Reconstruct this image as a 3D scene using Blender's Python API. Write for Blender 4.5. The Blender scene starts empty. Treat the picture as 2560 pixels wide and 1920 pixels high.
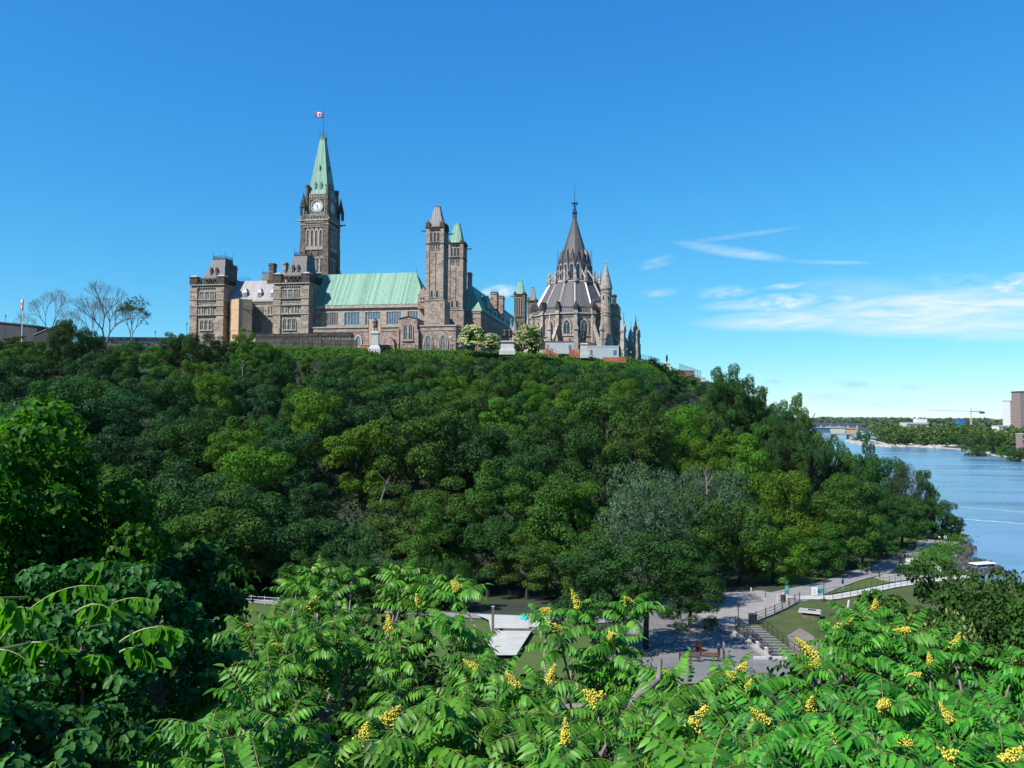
import bpy, math, random
import numpy as np
from mathutils import Vector, Matrix
R = math.radians
sc = bpy.context.scene
col = sc.collection
FOC = 1971.0; PITCH = math.atan(83/1971.0); ROLL = R(0.4); TH = R(10.0)
CT, ST = math.cos(TH), math.sin(TH)

# ---------------------------------------------------------------- measuring helpers
def ray(px, py):
    a = (px-1280)/FOC; b = (960-py)/FOC
    a0 = a*math.cos(ROLL)-b*math.sin(ROLL); b0 = a*math.sin(ROLL)+b*math.cos(ROLL)
    return (a0, math.cos(PITCH)-b0*math.sin(PITCH), math.sin(PITCH)+b0*math.cos(PITCH))
def at(px, py, y):
    d = ray(px, py); t = y/d[1]; return (d[0]*t, y, d[2]*t)
def F(px, py, v):
    "point of the building frame (u along the east front, v away from it, z up)"
    d = ray(px, py); du = d[0]*CT-d[1]*ST; dv = d[0]*ST+d[1]*CT
    t = v/dv; return (du*t, d[2]*t)
def U(px, v, py=800): return F(px, py, v)[0]
def Z(py, v, px): return F(px, py, v)[1]
def uv2w(u, v): return (u*CT+v*ST, -u*ST+v*CT)
def zvalley(x, y):
    z = -19.1-0.072*max(y, 20)
    return max(z, -31.8)
def G(px, py):
    "pixel to valley ground"
    d = ray(px, py)
    k = d[2]/d[1]
    y = 19.1/(-k-0.072) if -k > 0.073 else 900
    if y > 176: y = 31.8/(-k)
    return (d[0]/d[1]*y, y, zvalley(0, y))

# ---------------------------------------------------------------- scene objects
def empty(name, loc=(0,0,0), rz=0.0):
    o = bpy.data.objects.new(name, None); o.empty_display_size = 0.5
    o.location = loc; o.rotation_euler = (0,0,rz); col.objects.link(o); return o
def tag(o, label=None, cat=None, group=None, kind=None):
    if label: o['label'] = label
    if cat: o['category'] = cat
    if group: o['group'] = group
    if kind: o['kind'] = kind
    return o
def link_mesh(name, me, parent=None):
    o = bpy.data.objects.new(name, me); col.objects.link(o)
    if parent: o.parent = parent
    return o
def np_mesh(name, verts, faces, mats, midx=None, smooth=False):
    """verts (N,3); faces list of arrays (M,k)"""
    me = bpy.data.meshes.new(name)
    verts = np.asarray(verts, dtype=np.float32)
    me.vertices.add(len(verts)); me.vertices.foreach_set('co', verts.ravel())
    faces = [np.asarray(f, dtype=np.int32) for f in faces if len(f)]
    tot = sum(f.size for f in faces); n = sum(len(f) for f in faces)
    me.loops.add(tot); me.loops.foreach_set('vertex_index', np.concatenate([f.ravel() for f in faces]))
    me.polygons.add(n)
    sizes = np.concatenate([np.full(len(f), f.shape[1], np.int32) for f in faces])
    starts = np.concatenate([[0], np.cumsum(sizes)[:-1]]).astype(np.int32)
    me.polygons.foreach_set('loop_start', starts); me.polygons.foreach_set('loop_total', sizes)
    for m in mats: me.materials.append(m)
    if midx is not None: me.polygons.foreach_set('material_index', np.asarray(midx, np.int32))
    if smooth: me.polygons.foreach_set('use_smooth', np.ones(n, bool))
    me.update(calc_edges=True); return me

class MB:
    "collects shapes in the frame of `root` = (u0, v0, z0); build() links ONE mesh object"
    def __init__(s, org=(0,0,0)): s.v = []; s.f = []; s.m = []; s.o = org; s.mi = 0
    def add(s, vs, fs):
        n = len(s.v); s.v += [tuple(p) for p in vs]
        for f in fs: s.f.append([n+i for i in f]); s.m.append(s.mi)
    def box(s, x0, x1, y0, y1, z0, z1):
        s.add([(x0,y0,z0),(x1,y0,z0),(x1,y1,z0),(x0,y1,z0),(x0,y0,z1),(x1,y0,z1),(x1,y1,z1),(x0,y1,z1)],
              [(3,2,1,0),(4,5,6,7),(0,1,5,4),(1,2,6,5),(2,3,7,6),(3,0,4,7)])
    def hexa(s, A, B):
        "bottom ring A, top ring B (same length)"
        n = len(A); s.add(list(A)+list(B), [tuple(reversed(range(n))), tuple(range(n,2*n))]+[(i,(i+1)%n,n+(i+1)%n,n+i) for i in range(n)])
    def frus(s, x0,x1,y0,y1,z0, X0,X1,Y0,Y1,z1):
        s.hexa([(x0,y0,z0),(x1,y0,z0),(x1,y1,z0),(x0,y1,z0)], [(X0,Y0,z1),(X1,Y0,z1),(X1,Y1,z1),(X0,Y1,z1)])
    def lathe(s, cx, cy, prof, n=12, ph=0.0):
        rings = [[(cx+r*math.cos(ph+2*math.pi*i/n), cy+r*math.sin(ph+2*math.pi*i/n), z) for i in range(n)] for r, z in prof]
        vs = [p for r in rings for p in r]; fs = []
        for k in range(len(prof)-1):
            for i in range(n): j = (i+1)%n; fs.append((k*n+i, k*n+j, (k+1)*n+j, (k+1)*n+i))
        fs.append(tuple(reversed(range(n)))); fs.append(tuple(range((len(prof)-1)*n, len(prof)*n)))
        s.add(vs, fs)
    def tube(s, a, b, r0, r1=None, n=6):
        r1 = r0 if r1 is None else r1
        a = Vector(a); b = Vector(b); d = (b-a)
        if d.length < 1e-6: return
        d.normalize(); t = Vector((0,0,1)) if abs(d.z) < .9 else Vector((1,0,0))
        p = d.cross(t).normalized(); q = d.cross(p)
        A = [a+(p*math.cos(2*math.pi*i/n)+q*math.sin(2*math.pi*i/n))*r0 for i in range(n)]
        B = [b+(p*math.cos(2*math.pi*i/n)+q*math.sin(2*math.pi*i/n))*r1 for i in range(n)]
        s.add([tuple(x) for x in A+B], [tuple(range(n)), tuple(reversed(range(n,2*n)))]+[(i,n+i,n+(i+1)%n,(i+1)%n) for i in range(n)])
    def polyx(s, pts, y0, y1, axis='v'):
        "polygon (a,z) extruded: axis v -> a is u and extrudes along v; axis u -> a is v"
        n = len(pts)
        if axis == 'v': A = [(a,y0,z) for a,z in pts]; B = [(a,y1,z) for a,z in pts]
        else: A = [(y0,a,z) for a,z in pts]; B = [(y1,a,z) for a,z in pts]
        s.add(A+B, [tuple(range(n)), tuple(reversed(range(n,2*n)))]+[(i,n+i,n+(i+1)%n,(i+1)%n) for i in range(n)])
    def ring(s, outer, inner, y0, y1, axis='v'):
        n = len(outer)
        def P(pts, y): return [(a,y,z) for a,z in pts] if axis == 'v' else [(y,a,z) for a,z in pts]
        vs = P(outer,y0)+P(inner,y0)+P(outer,y1)+P(inner,y1); fs = []
        for i in range(n):
            j = (i+1)%n
            fs += [(i,j,n+j,n+i),(2*n+i,3*n+i,3*n+j,2*n+j),(i,2*n+i,2*n+j,j),(n+i,n+j,3*n+j,3*n+i)]
        s.add(vs, fs)
    def build(s, name, mats, parent=None, smooth=False):
        if not isinstance(mats, (list,tuple)): mats = [mats]
        me = bpy.data.meshes.new(name); o = s.o
        me.from_pydata([(x-o[0],y-o[1],z-o[2]) for x,y,z in s.v], [], s.f)
        for m in mats: me.materials.append(m)
        if len(mats) > 1: me.polygons.foreach_set('material_index', s.m)
        if smooth: me.polygons.foreach_set('use_smooth', [True]*len(me.polygons))
        me.validate(); me.update()
        import bmesh
        bm = bmesh.new(); bm.from_mesh(me); bmesh.ops.recalc_face_normals(bm, faces=bm.faces); bm.to_mesh(me); bm.free()
        return link_mesh(name, me, parent)

# ---------------------------------------------------------------- materials
class N:
    def __init__(s, m):
        m.use_nodes = True; s.t = m.node_tree; s.t.nodes.clear(); s.m = m
    def n(s, typ, **kw):
        x = s.t.nodes.new(typ)
        for k, v in kw.items():
            if k.startswith('i_'):
                x.inputs[k[2:].replace('_',' ')].default_value = v
            else: setattr(x, k, v)
        return x
    def l(s, a, b): s.t.links.new(a, b)
ALB = .64
def c4(c): return (c[0],c[1],c[2],1)
def ramp(nt, fac, stops):
    r = nt.n('ShaderNodeValToRGB'); e = r.color_ramp.elements
    while len(e) < len(stops): e.new(0.5)
    for k, (p, c) in enumerate(stops): e[k].position = p; e[k].color = c4(c)
    nt.l(fac, r.inputs[0]); return r.outputs[0]
def plain(name, c, rough=.7, var=.25, scale=2.0, metal=0.0, bump=0.0, spec=.5):
    c = [x*ALB for x in c]
    m = bpy.data.materials.new(name); t = N(m)
    tc = t.n('ShaderNodeTexCoord'); nz = t.n('ShaderNodeTexNoise', i_Scale=scale, i_Detail=6.0)
    t.l(tc.outputs['Object'], nz.inputs['Vector'])
    lo = [x*(1-var) for x in c]; hi = [min(1,x*(1+var)) for x in c]
    cc = ramp(t, nz.outputs['Fac'], [(.3,lo),(.7,hi)])
    b = t.n('ShaderNodeBsdfPrincipled', i_Roughness=rough, i_Metallic=metal)
    b.inputs['Specular IOR Level'].default_value = spec
    t.l(cc, b.inputs['Base Color'])
    if bump:
        bp = t.n('ShaderNodeBump', i_Strength=bump, i_Distance=.05); t.l(nz.outputs['Fac'], bp.inputs['Height']); t.l(bp.outputs[0], b.inputs['Normal'])
    o = t.n('ShaderNodeOutputMaterial'); t.l(b.outputs[0], o.inputs[0]); return m
def stone(name, cols, mortar, bw=.95, bh=.40, soot=.5, round_=False):
    "coursed masonry: brick pattern in (x+y, z) with every block its own tone, and weathering patches"
    cols = [(p,[x*ALB*f_ for x,f_ in zip(c,(1.36,1.29,1.23))]) for p,c in cols]; mortar = [x*ALB for x in mortar]
    m = bpy.data.materials.new(name); t = N(m)
    tc = t.n('ShaderNodeTexCoord'); sp = t.n('ShaderNodeSeparateXYZ'); t.l(tc.outputs['Object'], sp.inputs[0])
    ad = t.n('ShaderNodeMath', operation='ADD'); t.l(sp.outputs[0], ad.inputs[0]); t.l(sp.outputs[1], ad.inputs[1])
    if round_:
        at2 = t.n('ShaderNodeMath', operation='ARCTAN2'); t.l(sp.outputs[1], at2.inputs[0]); t.l(sp.outputs[0], at2.inputs[1])
        mm = t.n('ShaderNodeMath', operation='MULTIPLY'); mm.inputs[1].default_value = round_; t.l(at2.outputs[0], mm.inputs[0]); src = mm.outputs[0]
    else: src = ad.outputs[0]
    cb = t.n('ShaderNodeCombineXYZ'); t.l(src, cb.inputs[0]); t.l(sp.outputs[2], cb.inputs[1])
    br = t.n('ShaderNodeTexBrick', i_Scale=1.0); br.inputs['Brick Width'].default_value = bw; br.inputs['Row Height'].default_value = bh
    br.inputs['Mortar Size'].default_value = .03; br.inputs['Color1'].default_value = (0,0,0,1); br.inputs['Color2'].default_value = (1,1,1,1); br.inputs['Mortar'].default_value = (.5,.5,.5,1)
    t.l(cb.outputs[0], br.inputs['Vector'])
    cc = ramp(t, br.outputs['Color'], cols)
    mx = t.n('ShaderNodeMixRGB'); mx.inputs[2].default_value = c4(mortar); t.l(br.outputs['Fac'], mx.inputs[0]); t.l(cc, mx.inputs[1])
    nz = t.n('ShaderNodeTexNoise', i_Scale=.35, i_Detail=8.0, i_Roughness=.65); t.l(tc.outputs['Object'], nz.inputs['Vector'])
    st = ramp(t, nz.outputs['Fac'], [(.38,(1-soot,)*3),(.62,(1.0,)*3)])
    m2 = t.n('ShaderNodeMixRGB', blend_type='MULTIPLY'); m2.inputs[0].default_value = 1; t.l(mx.outputs[0], m2.inputs[1]); t.l(st, m2.inputs[2])
    b = t.n('ShaderNodeBsdfPrincipled', i_Roughness=.9); b.inputs['Specular IOR Level'].default_value = .2
    t.l(m2.outputs[0], b.inputs['Base Color'])
    bp = t.n('ShaderNodeBump', i_Strength=.7, i_Distance=.12); t.l(br.outputs['Color'], bp.inputs['Height']); t.l(bp.outputs[0], b.inputs['Normal'])
    o = t.n('ShaderNodeOutputMaterial'); t.l(b.outputs[0], o.inputs[0]); return m
def seamed(name, c, c2, rough=.45, spacing=.8, metal=.0, streak=.3, round_=False):
    "standing-seam metal roofing, seams running up the slope"
    c = [x*ALB for x in c]; c2 = [x*ALB for x in c2]
    m = bpy.data.materials.new(name); t = N(m)
    tc = t.n('ShaderNodeTexCoord'); sp = t.n('ShaderNodeSeparateXYZ'); t.l(tc.outputs['Object'], sp.inputs[0])
    ge = t.n('ShaderNodeNewGeometry'); sn = t.n('ShaderNodeVectorTransform', vector_type='NORMAL', convert_from='WORLD', convert_to='OBJECT'); t.l(ge.outputs['True Normal'], sn.inputs[0])
    s2 = t.n('ShaderNodeSeparateXYZ'); t.l(sn.outputs[0], s2.inputs[0])
    ax = t.n('ShaderNodeMath', operation='ABSOLUTE'); ay = t.n('ShaderNodeMath', operation='ABSOLUTE'); t.l(s2.outputs[0], ax.inputs[0]); t.l(s2.outputs[1], ay.inputs[0])
    gt = t.n('ShaderNodeMath', operation='GREATER_THAN'); t.l(ax.outputs[0], gt.inputs[0]); t.l(ay.outputs[0], gt.inputs[1])
    mx = t.n('ShaderNodeMix'); t.l(gt.outputs[0], mx.inputs[0]); t.l(sp.outputs[0], mx.inputs[2]); t.l(sp.outputs[1], mx.inputs[3])
    src = mx.outputs[0]
    if round_:
        at2 = t.n('ShaderNodeMath', operation='ARCTAN2'); t.l(sp.outputs[1], at2.inputs[0]); t.l(sp.outputs[0], at2.inputs[1])
        mm = t.n('ShaderNodeMath', operation='MULTIPLY'); mm.inputs[1].default_value = round_; t.l(at2.outputs[0], mm.inputs[0]); src = mm.outputs[0]
    dv = t.n('ShaderNodeMath', operation='DIVIDE'); dv.inputs[1].default_value = spacing; t.l(src, dv.inputs[0])
    fr = t.n('ShaderNodeMath', operation='FRACT'); t.l(dv.outputs[0], fr.inputs[0])
    pp = t.n('ShaderNodeMath', operation='PINGPONG'); pp.inputs[1].default_value = .5; t.l(fr.outputs[0], pp.inputs[0])
    seam = ramp(t, pp.outputs[0], [(.0,(1,1,1)),(.14,(0,0,0))])
    nz = t.n('ShaderNodeTexNoise', i_Scale=1.1, i_Detail=8.0, i_Roughness=.7)
    mp = t.n('ShaderNodeMapping'); mp.inputs['Scale'].default_value = (1,1,.25); t.l(tc.outputs['Object'], mp.inputs[0]); t.l(mp.outputs[0], nz.inputs['Vector'])
    fl = t.n('ShaderNodeMath', operation='FLOOR'); t.l(dv.outputs[0], fl.inputs[0])
    wn = t.n('ShaderNodeTexWhiteNoise', noise_dimensions='1D'); t.l(fl.outputs[0], wn.inputs['W'])
    av = t.n('ShaderNodeMix'); av.inputs[0].default_value = .35; t.l(nz.outputs['Fac'], av.inputs[2]); t.l(wn.outputs[0], av.inputs[3])
    cc = ramp(t, av.outputs[0], [(.3,c2),(.6,c)])
    m2 = t.n('ShaderNodeMixRGB', blend_type='MULTIPLY'); t.l(cc, m2.inputs[1]); m2.inputs[2].default_value = (.55,.55,.55,1); t.l(seam, m2.inputs[0])
    b = t.n('ShaderNodeBsdfPrincipled', i_Roughness=rough, i_Metallic=metal); t.l(m2.outputs[0], b.inputs['Base Color'])
    bp = t.n('ShaderNodeBump', i_Strength=.8, i_Distance=.08); t.l(seam, bp.inputs['Height']); t.l(bp.outputs[0], b.inputs['Normal'])
    o = t.n('ShaderNodeOutputMaterial'); t.l(b.outputs[0], o.inputs[0]); return m
def leafmat(name, c, c2, trans=.3, rough=.6, obj_var=.3, back=None, spec=.07, ns=.35):
    c = [c[0]*.54,c[1]*.58,c[2]*.48]; c2 = [c2[0]*.68,c2[1]*.73,c2[2]*.57]
    m = bpy.data.materials.new(name); t = N(m)
    ge = t.n('ShaderNodeNewGeometry'); oi = t.n('ShaderNodeObjectInfo')
    cc = ramp(t, ge.outputs['Random Per Island'], [(.0,c),(1.0,c2)])
    tc = t.n('ShaderNodeTexCoord'); nz = t.n('ShaderNodeTexNoise', i_Scale=ns, i_Detail=3.0); t.l(tc.outputs['Object'], nz.inputs['Vector'])
    ml = t.n('ShaderNodeMath', operation='MULTIPLY_ADD'); ml.inputs[1].default_value = obj_var; ml.inputs[2].default_value = 1-obj_var/2; t.l(oi.outputs['Random'], ml.inputs[0])
    m3 = t.n('ShaderNodeMath', operation='MULTIPLY_ADD'); m3.inputs[1].default_value = 1.5; m3.inputs[2].default_value = .25; t.l(nz.outputs['Fac'], m3.inputs[0])
    m4 = t.n('ShaderNodeMath', operation='MULTIPLY'); t.l(ml.outputs[0], m4.inputs[0]); t.l(m3.outputs[0], m4.inputs[1])
    hs = t.n('ShaderNodeHueSaturation'); hs.inputs['Saturation'].default_value = 1.0; t.l(cc, hs.inputs['Color']); t.l(m4.outputs[0], hs.inputs['Value'])
    m5 = t.n('ShaderNodeMath', operation='MULTIPLY_ADD'); m5.inputs[1].default_value = .03; m5.inputs[2].default_value = .49; t.l(oi.outputs['Random'], m5.inputs[0]); t.l(m5.outputs[0], hs.inputs['Hue'])
    b = t.n('ShaderNodeBsdfPrincipled', i_Roughness=rough); b.inputs['Specular IOR Level'].default_value = spec; t.l(hs.outputs[0], b.inputs['Base Color'])
    tr = t.n('ShaderNodeBsdfTranslucent'); ty = t.n('ShaderNodeMixRGB', blend_type='MULTIPLY'); ty.inputs[0].default_value = 1; ty.inputs[2].default_value = (1.7,1.8,.4,1); t.l(hs.outputs[0], ty.inputs[1]); t.l(ty.outputs[0], tr.inputs[0])
    mx = t.n('ShaderNodeMixShader'); mx.inputs[0].default_value = trans; t.l(b.outputs[0], mx.inputs[1]); t.l(tr.outputs[0], mx.inputs[2])
    o = t.n('ShaderNodeOutputMaterial'); t.l(mx.outputs[0], o.inputs[0]); return m

M = {}
ST_COLS = [(0,(.21,.175,.145)),(.25,(.34,.285,.24)),(.5,(.40,.34,.29)),(.75,(.48,.41,.355)),(1,(.31,.245,.205))]
M['stone'] = stone('masonry', ST_COLS, (.22,.19,.16), soot=.35)
M['stone_pink'] = stone('pink_masonry', [(0,(.22,.15,.13)),(.3,(.36,.275,.24)),(.6,(.47,.375,.33)),(1,(.30,.21,.18))], (.24,.19,.16), soot=.35)
M['stone_dark'] = stone('sooty_masonry', [(0,(.09,.075,.06)),(.4,(.19,.16,.13)),(.7,(.26,.22,.18)),(1,(.14,.115,.095))], (.13,.11,.09), soot=.45)
M['stone_lib'] = stone('library_masonry', [(0,(.26,.18,.15)),(.4,(.42,.33,.28)),(.7,(.50,.41,.35)),(1,(.34,.25,.21))], (.3,.25,.22), soot=.35, bw=.8, bh=.38)
M['dress'] = plain('dressed_sandstone', (.42,.37,.32), .85, .3, .8, spec=.2)
M['dress_dark'] = plain('sooty_dressed_stone', (.075,.065,.055), .85, .5, .9, spec=.2)
M['red_sand'] = plain('red_sandstone', (.30,.15,.13), .85, .25, 1.5, spec=.2)
M['copper'] = seamed('green_copper', (.235,.45,.33), (.12,.28,.20), .65, .85)
M['copper_spire'] = seamed('spire_copper', (.17,.40,.29), (.10,.26,.185), .6, .8)
M['lead_mid'] = seamed('mid_grey_roof', (.20,.185,.20), (.12,.11,.12), .5, .7)
M['cabin'] = plain('pale_cabin_paint', (.50,.54,.58), .6, .08, .4)
M['copper_dark'] = seamed('weathered_green_copper', (.13,.31,.23), (.07,.18,.135), .55, .8)
M['lead'] = seamed('grey_seamed_roof', (.40,.375,.39), (.25,.235,.25), .45, .7)
M['slate'] = seamed('dark_seamed_roof', (.055,.053,.062), (.03,.028,.034), .55, .6)
M['lib_roof'] = seamed('library_roofing', (.105,.092,.098), (.062,.055,.058), .5, .75, round_=14.0)
M['lead_light'] = plain('pale_lead', (.50,.47,.46), .45, .2, 1.0)
M['iron'] = plain('black_iron', (.02,.02,.022), .5, .3, 3)
M['iron_blue'] = plain('blue_painted_iron', (.03,.06,.14), .5, .3, 3)
M['bronze'] = plain('dark_bronze', (.014,.015,.014), .55, .4, 2)
M['navy_block'] = plain('dark_cladding', (.028,.032,.045), .7, .2, .3)
M['glass'] = plain('dark_window_glass', (.03,.035,.045), .12, .5, .6, spec=.8)
M['glass_pale'] = plain('pale_window_glass', (.16,.19,.22), .15, .4, .8, spec=.8)
M['glass_blue'] = plain('blue_window_glass', (.07,.16,.26), .12, .35, 1.2, spec=.9)
M['dial'] = plain('white_clock_dial', (.8,.8,.78), .5, .05)
M['granite'] = plain('pale_granite', (.52,.52,.52), .7, .12, 3)
M['tan_wrap'] = plain('tan_netting', (.60,.40,.25), .9, .14, .9, bump=.5, spec=.1)
M['ply'] = plain('plywood', (.62,.42,.30), .8, .12, .7)
M['orange'] = plain('orange_plywood', (.42,.13,.06), .8, .25, .7)
M['white'] = plain('white_paint', (.78,.80,.82), .6, .06, .5)
M['white_post'] = plain('weathered_white_wood', (.6,.58,.53), .8, .2, 2)
M['wood'] = plain('grey_wood', (.14,.12,.10), .85, .3, 3)
M['bench_wood'] = plain('brown_bench_wood', (.22,.09,.05), .7, .25, 5)
M['concrete'] = plain('concrete', (.42,.40,.37), .9, .15, .8, bump=.2)
M['shore_rock'] = plain('shore_rock', (.42,.38,.33), .9, .25, .15)
M['conc_light'] = plain('pale_concrete', (.56,.55,.52), .85, .10, .6)
M['red'] = plain('red_paint', (.55,.02,.03), .5, .08)
M['bark'] = plain('bark', (.040,.032,.026), .95, .4, 6, bump=.6)
M['bark_grey'] = plain('grey_bark', (.22,.195,.175), .9, .3, 8, bump=.5)
M['twig'] = plain('bare_twigs', (.16,.125,.12), .9, .3, 4)
M['panicle'] = plain('yellow_blossom', (.74,.63,.09), .85, .4, 70, spec=.2)
M['rachis'] = plain('leaf_stalk', (.28,.22,.06), .7, .4, 9)
M['stem_green'] = plain('green_stem', (.22,.30,.07), .6, .2, 9)
L_ = {}
L_['deep'] = leafmat('deep_green_leaves', (.024,.070,.020), (.052,.125,.032), .16)
L_['mid'] = leafmat('green_leaves', (.042,.108,.020), (.080,.170,.032), .16)
L_['bright'] = leafmat('yellow_green_leaves', (.065,.155,.014), (.115,.225,.024), .2)
L_['olive'] = leafmat('olive_leaves', (.050,.108,.024), (.088,.155,.034), .16)
L_['grey'] = leafmat('grey_green_leaves', (.062,.105,.070), (.10,.150,.10), .12, rough=.55)
L_['blue'] = leafmat('blue_green_leaves', (.026,.080,.030), (.052,.130,.046), .15)
L_['under'] = leafmat('shade_painted_undergrowth_leaves', (.010,.028,.008), (.022,.052,.014), .1)  # near-black green paints the shade between the crowns into the leaves
L_['under2'] = leafmat('shade_painted_shrub_leaves', (.016,.050,.014), (.040,.10,.024), .15)  # dark leaf colour with the gloom behind the sumac painted in
L_['sumac'] = leafmat('sumac_leaflets', (.040,.175,.018), (.135,.37,.037), .30, rough=.45, obj_var=.1, spec=.26, ns=4.5)
L_['linden'] = leafmat('linden_leaves', (.038,.120,.015), (.095,.215,.028), .42, rough=.45, obj_var=.1, ns=1.2)
L_['honey'] = leafmat('oval_shrub_leaves', (.036,.115,.036), (.080,.20,.060), .25, rough=.4, obj_var=.1, ns=2.5)
L_['spray'] = leafmat('dogwood_leaves', (.08,.21,.018), (.13,.28,.030), .45, rough=.38, obj_var=.1)
L_['basswood'] = leafmat('basswood_leaves', (.030,.085,.022), (.058,.135,.030), .25, obj_var=.1)
L_['bract'] = leafmat('seed_bracts', (.30,.36,.14), (.42,.46,.22), .35, obj_var=.1)
L_['flower'] = leafmat('cream_blossom', (.62,.60,.40), (.75,.72,.52), .2, obj_var=.05)
L_['hedge'] = leafmat('hedge_leaves', (.075,.17,.020), (.12,.235,.030), .25)
L_['far'] = leafmat('far_wood_leaves', (.050,.095,.035), (.085,.140,.050), .1)
L_['isle'] = leafmat('island_wood_leaves', (.070,.135,.035), (.120,.195,.050), .15)
# ================================================================ camera, sun, sky
cam = bpy.data.cameras.new('camera'); co = link_mesh('camera', cam)
cam.sensor_width = 36; cam.lens = 36*FOC/2560; cam.clip_start = .2; cam.clip_end = 30000
co.matrix_world = Matrix.Rotation(R(90)+PITCH, 4, 'X') @ Matrix.Rotation(ROLL, 4, 'Z')
sc.camera = co
SUN_EL = R(45); SD = Vector((.79*math.cos(SUN_EL), .613*math.cos(SUN_EL), -math.sin(SUN_EL)))
sl = bpy.data.lights.new('sun', 'SUN'); sl.energy = 5.0; sl.angle = R(.5); sl.color = (1,.96,.89)
so = link_mesh('sun', sl); so.rotation_euler = SD.to_track_quat('-Z','Y').to_euler(); so.location = (-50,-50,90)
w = bpy.data.worlds.new('World'); sc.world = w; w.use_nodes = True
t = N.__new__(N); t.t = w.node_tree; t.t.nodes.clear()
sk = t.n('ShaderNodeTexSky', sky_type='NISHITA'); sk.sun_disc = False; sk.sun_elevation = SUN_EL; sk.sun_rotation = math.atan2(-.79,-.613)
sk.air_density = 1.0; sk.dust_density = 0.0; sk.ozone_density = 10.0
BS = .15
def mth(op, a, b=None, cl=False):
    x = t.n('ShaderNodeMath', operation=op); x.use_clamp = cl
    for i, q in enumerate((a,b)):
        if q is None: continue
        if isinstance(q,(int,float)): x.inputs[i].default_value = q
        else: t.l(q, x.inputs[i])
    return x.outputs[0]
# the camera's colour response: deeper blue overhead, cyan towards the horizon
ssp = t.n('ShaderNodeSeparateColor'); t.l(sk.outputs[0], ssp.inputs[0]); scb = t.n('ShaderNodeCombineColor')
for ci, (pw, k) in enumerate(((1.36,.465),(.85,.535),(.45,.545))):
    t.l(mth('MULTIPLY', mth('POWER', mth('MULTIPLY', ssp.outputs[ci], BS), pw), k/BS), scb.inputs[ci])
tc = t.n('ShaderNodeTexCoord'); sp = t.n('ShaderNodeSeparateXYZ'); t.l(tc.outputs['Generated'], sp.inputs[0])
az = t.n('ShaderNodeMath', operation='ARCTAN2'); t.l(sp.outputs[0], az.inputs[0]); t.l(sp.outputs[1], az.inputs[1])
el = t.n('ShaderNodeMath', operation='ARCSINE'); t.l(sp.outputs[2], el.inputs[0])
def azel(px, py):
    d = Vector(ray(px,py)).normalized(); return math.atan2(d.x,d.y), math.asin(d.z)
cv = t.n('ShaderNodeCombineXYZ'); t.l(az.outputs[0], cv.inputs[0]); t.l(el.outputs[0], cv.inputs[1])
mp = t.n('ShaderNodeMapping'); mp.inputs['Scale'].default_value = (9,60,1); mp.inputs['Rotation'].default_value = (0,0,R(-4)); t.l(cv.outputs[0], mp.inputs[0])
nz = t.n('ShaderNodeTexNoise', i_Scale=1.6, i_Detail=9.0, i_Roughness=.62, i_Distortion=.5); t.l(mp.outputs[0], nz.inputs['Vector'])
mp2 = t.n('ShaderNodeMapping'); mp2.inputs['Scale'].default_value = (34,90,1); t.l(cv.outputs[0], mp2.inputs[0])
nz2 = t.n('ShaderNodeTexNoise', i_Scale=1.5, i_Detail=8.0, i_Roughness=.6); t.l(mp2.outputs[0], nz2.inputs['Vector'])
def patch(px0, py0, px1, py1, thick, amt, fine=False):
    "soft streak of cirrus between two directions of the sky"
    a0,e0 = azel(px0,py0); a1,e1 = azel(px1,py1); L = math.hypot(a1-a0,e1-e0)/2; an = math.atan2(e1-e0,a1-a0)
    ca, sa = math.cos(an), math.sin(an); cx, cy = (a0+a1)/2, (e0+e1)/2; T = thick/FOC
    dx = mth('SUBTRACT', az.outputs[0], cx); dy = mth('SUBTRACT', el.outputs[0], cy)
    p = mth('DIVIDE', mth('ADD', mth('MULTIPLY',dx,ca), mth('MULTIPLY',dy,sa)), L)
    q = mth('DIVIDE', mth('SUBTRACT', mth('MULTIPLY',dy,ca), mth('MULTIPLY',dx,sa)), T)
    r = mth('ADD', mth('MULTIPLY',p,p), mth('MULTIPLY',q,q))
    f = mth('SUBTRACT', 1.0, r, True)
    nn = (nz2 if fine else nz).outputs['Fac']
    g = mth('MULTIPLY', f, mth('MULTIPLY', mth('SUBTRACT', nn, .33 if fine else .20), 3.2 if fine else 2.2), True)
    return mth('MULTIPLY', g, amt, True)
acc = None
for a in [(1670,604,1990,652,15,.5),(1700,608,2010,566,7,.25),(1960,653,2190,657,6,.4),(1590,672,1700,640,16,.3,True),(1735,768,1990,755,16,.6),(1835,765,2080,748,26,1.0,True),(1730,738,1900,722,18,.5,True),
          (1900,722,2030,708,9,.6,True),(2040,752,2180,744,16,.6,True),(1720,808,2330,784,30,1.0),(1950,800,2800,738,52,1.25),(2040,824,2800,800,28,1.0),(2300,838,2800,822,22,.6),(2455,722,2640,704,30,1.0,True),
          (1190,738,1300,722,20,1.0,True),(1590,735,1700,728,12,.4,True),(1960,716,2400,740,40,.3),(2250,705,2560,715,30,.25,True)]:
    v = patch(*a); acc = v if acc is None else mth('MAXIMUM', acc, v)
gacc = None
for a in [(1900,958,1960,956,10,.5,True),(2070,960,2190,962,12,.6,True),(2240,968,2310,968,9,.6,True),(2000,990,2160,996,14,.4,True),(2060,1012,2420,1010,16,.3,True)]:
    v = patch(*a); gacc = v if gacc is None else mth('MAXIMUM', gacc, v)
m1 = t.n('ShaderNodeMixRGB'); m1.inputs[2].default_value = (2.95,3.5,3.6,1); t.l(acc, m1.inputs[0]); t.l(scb.outputs[0], m1.inputs[1])
m2 = t.n('ShaderNodeMixRGB'); m2.inputs[2].default_value = (1.55,2.3,2.8,1); t.l(gacc, m2.inputs[0]); t.l(m1.outputs[0], m2.inputs[1])
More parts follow.
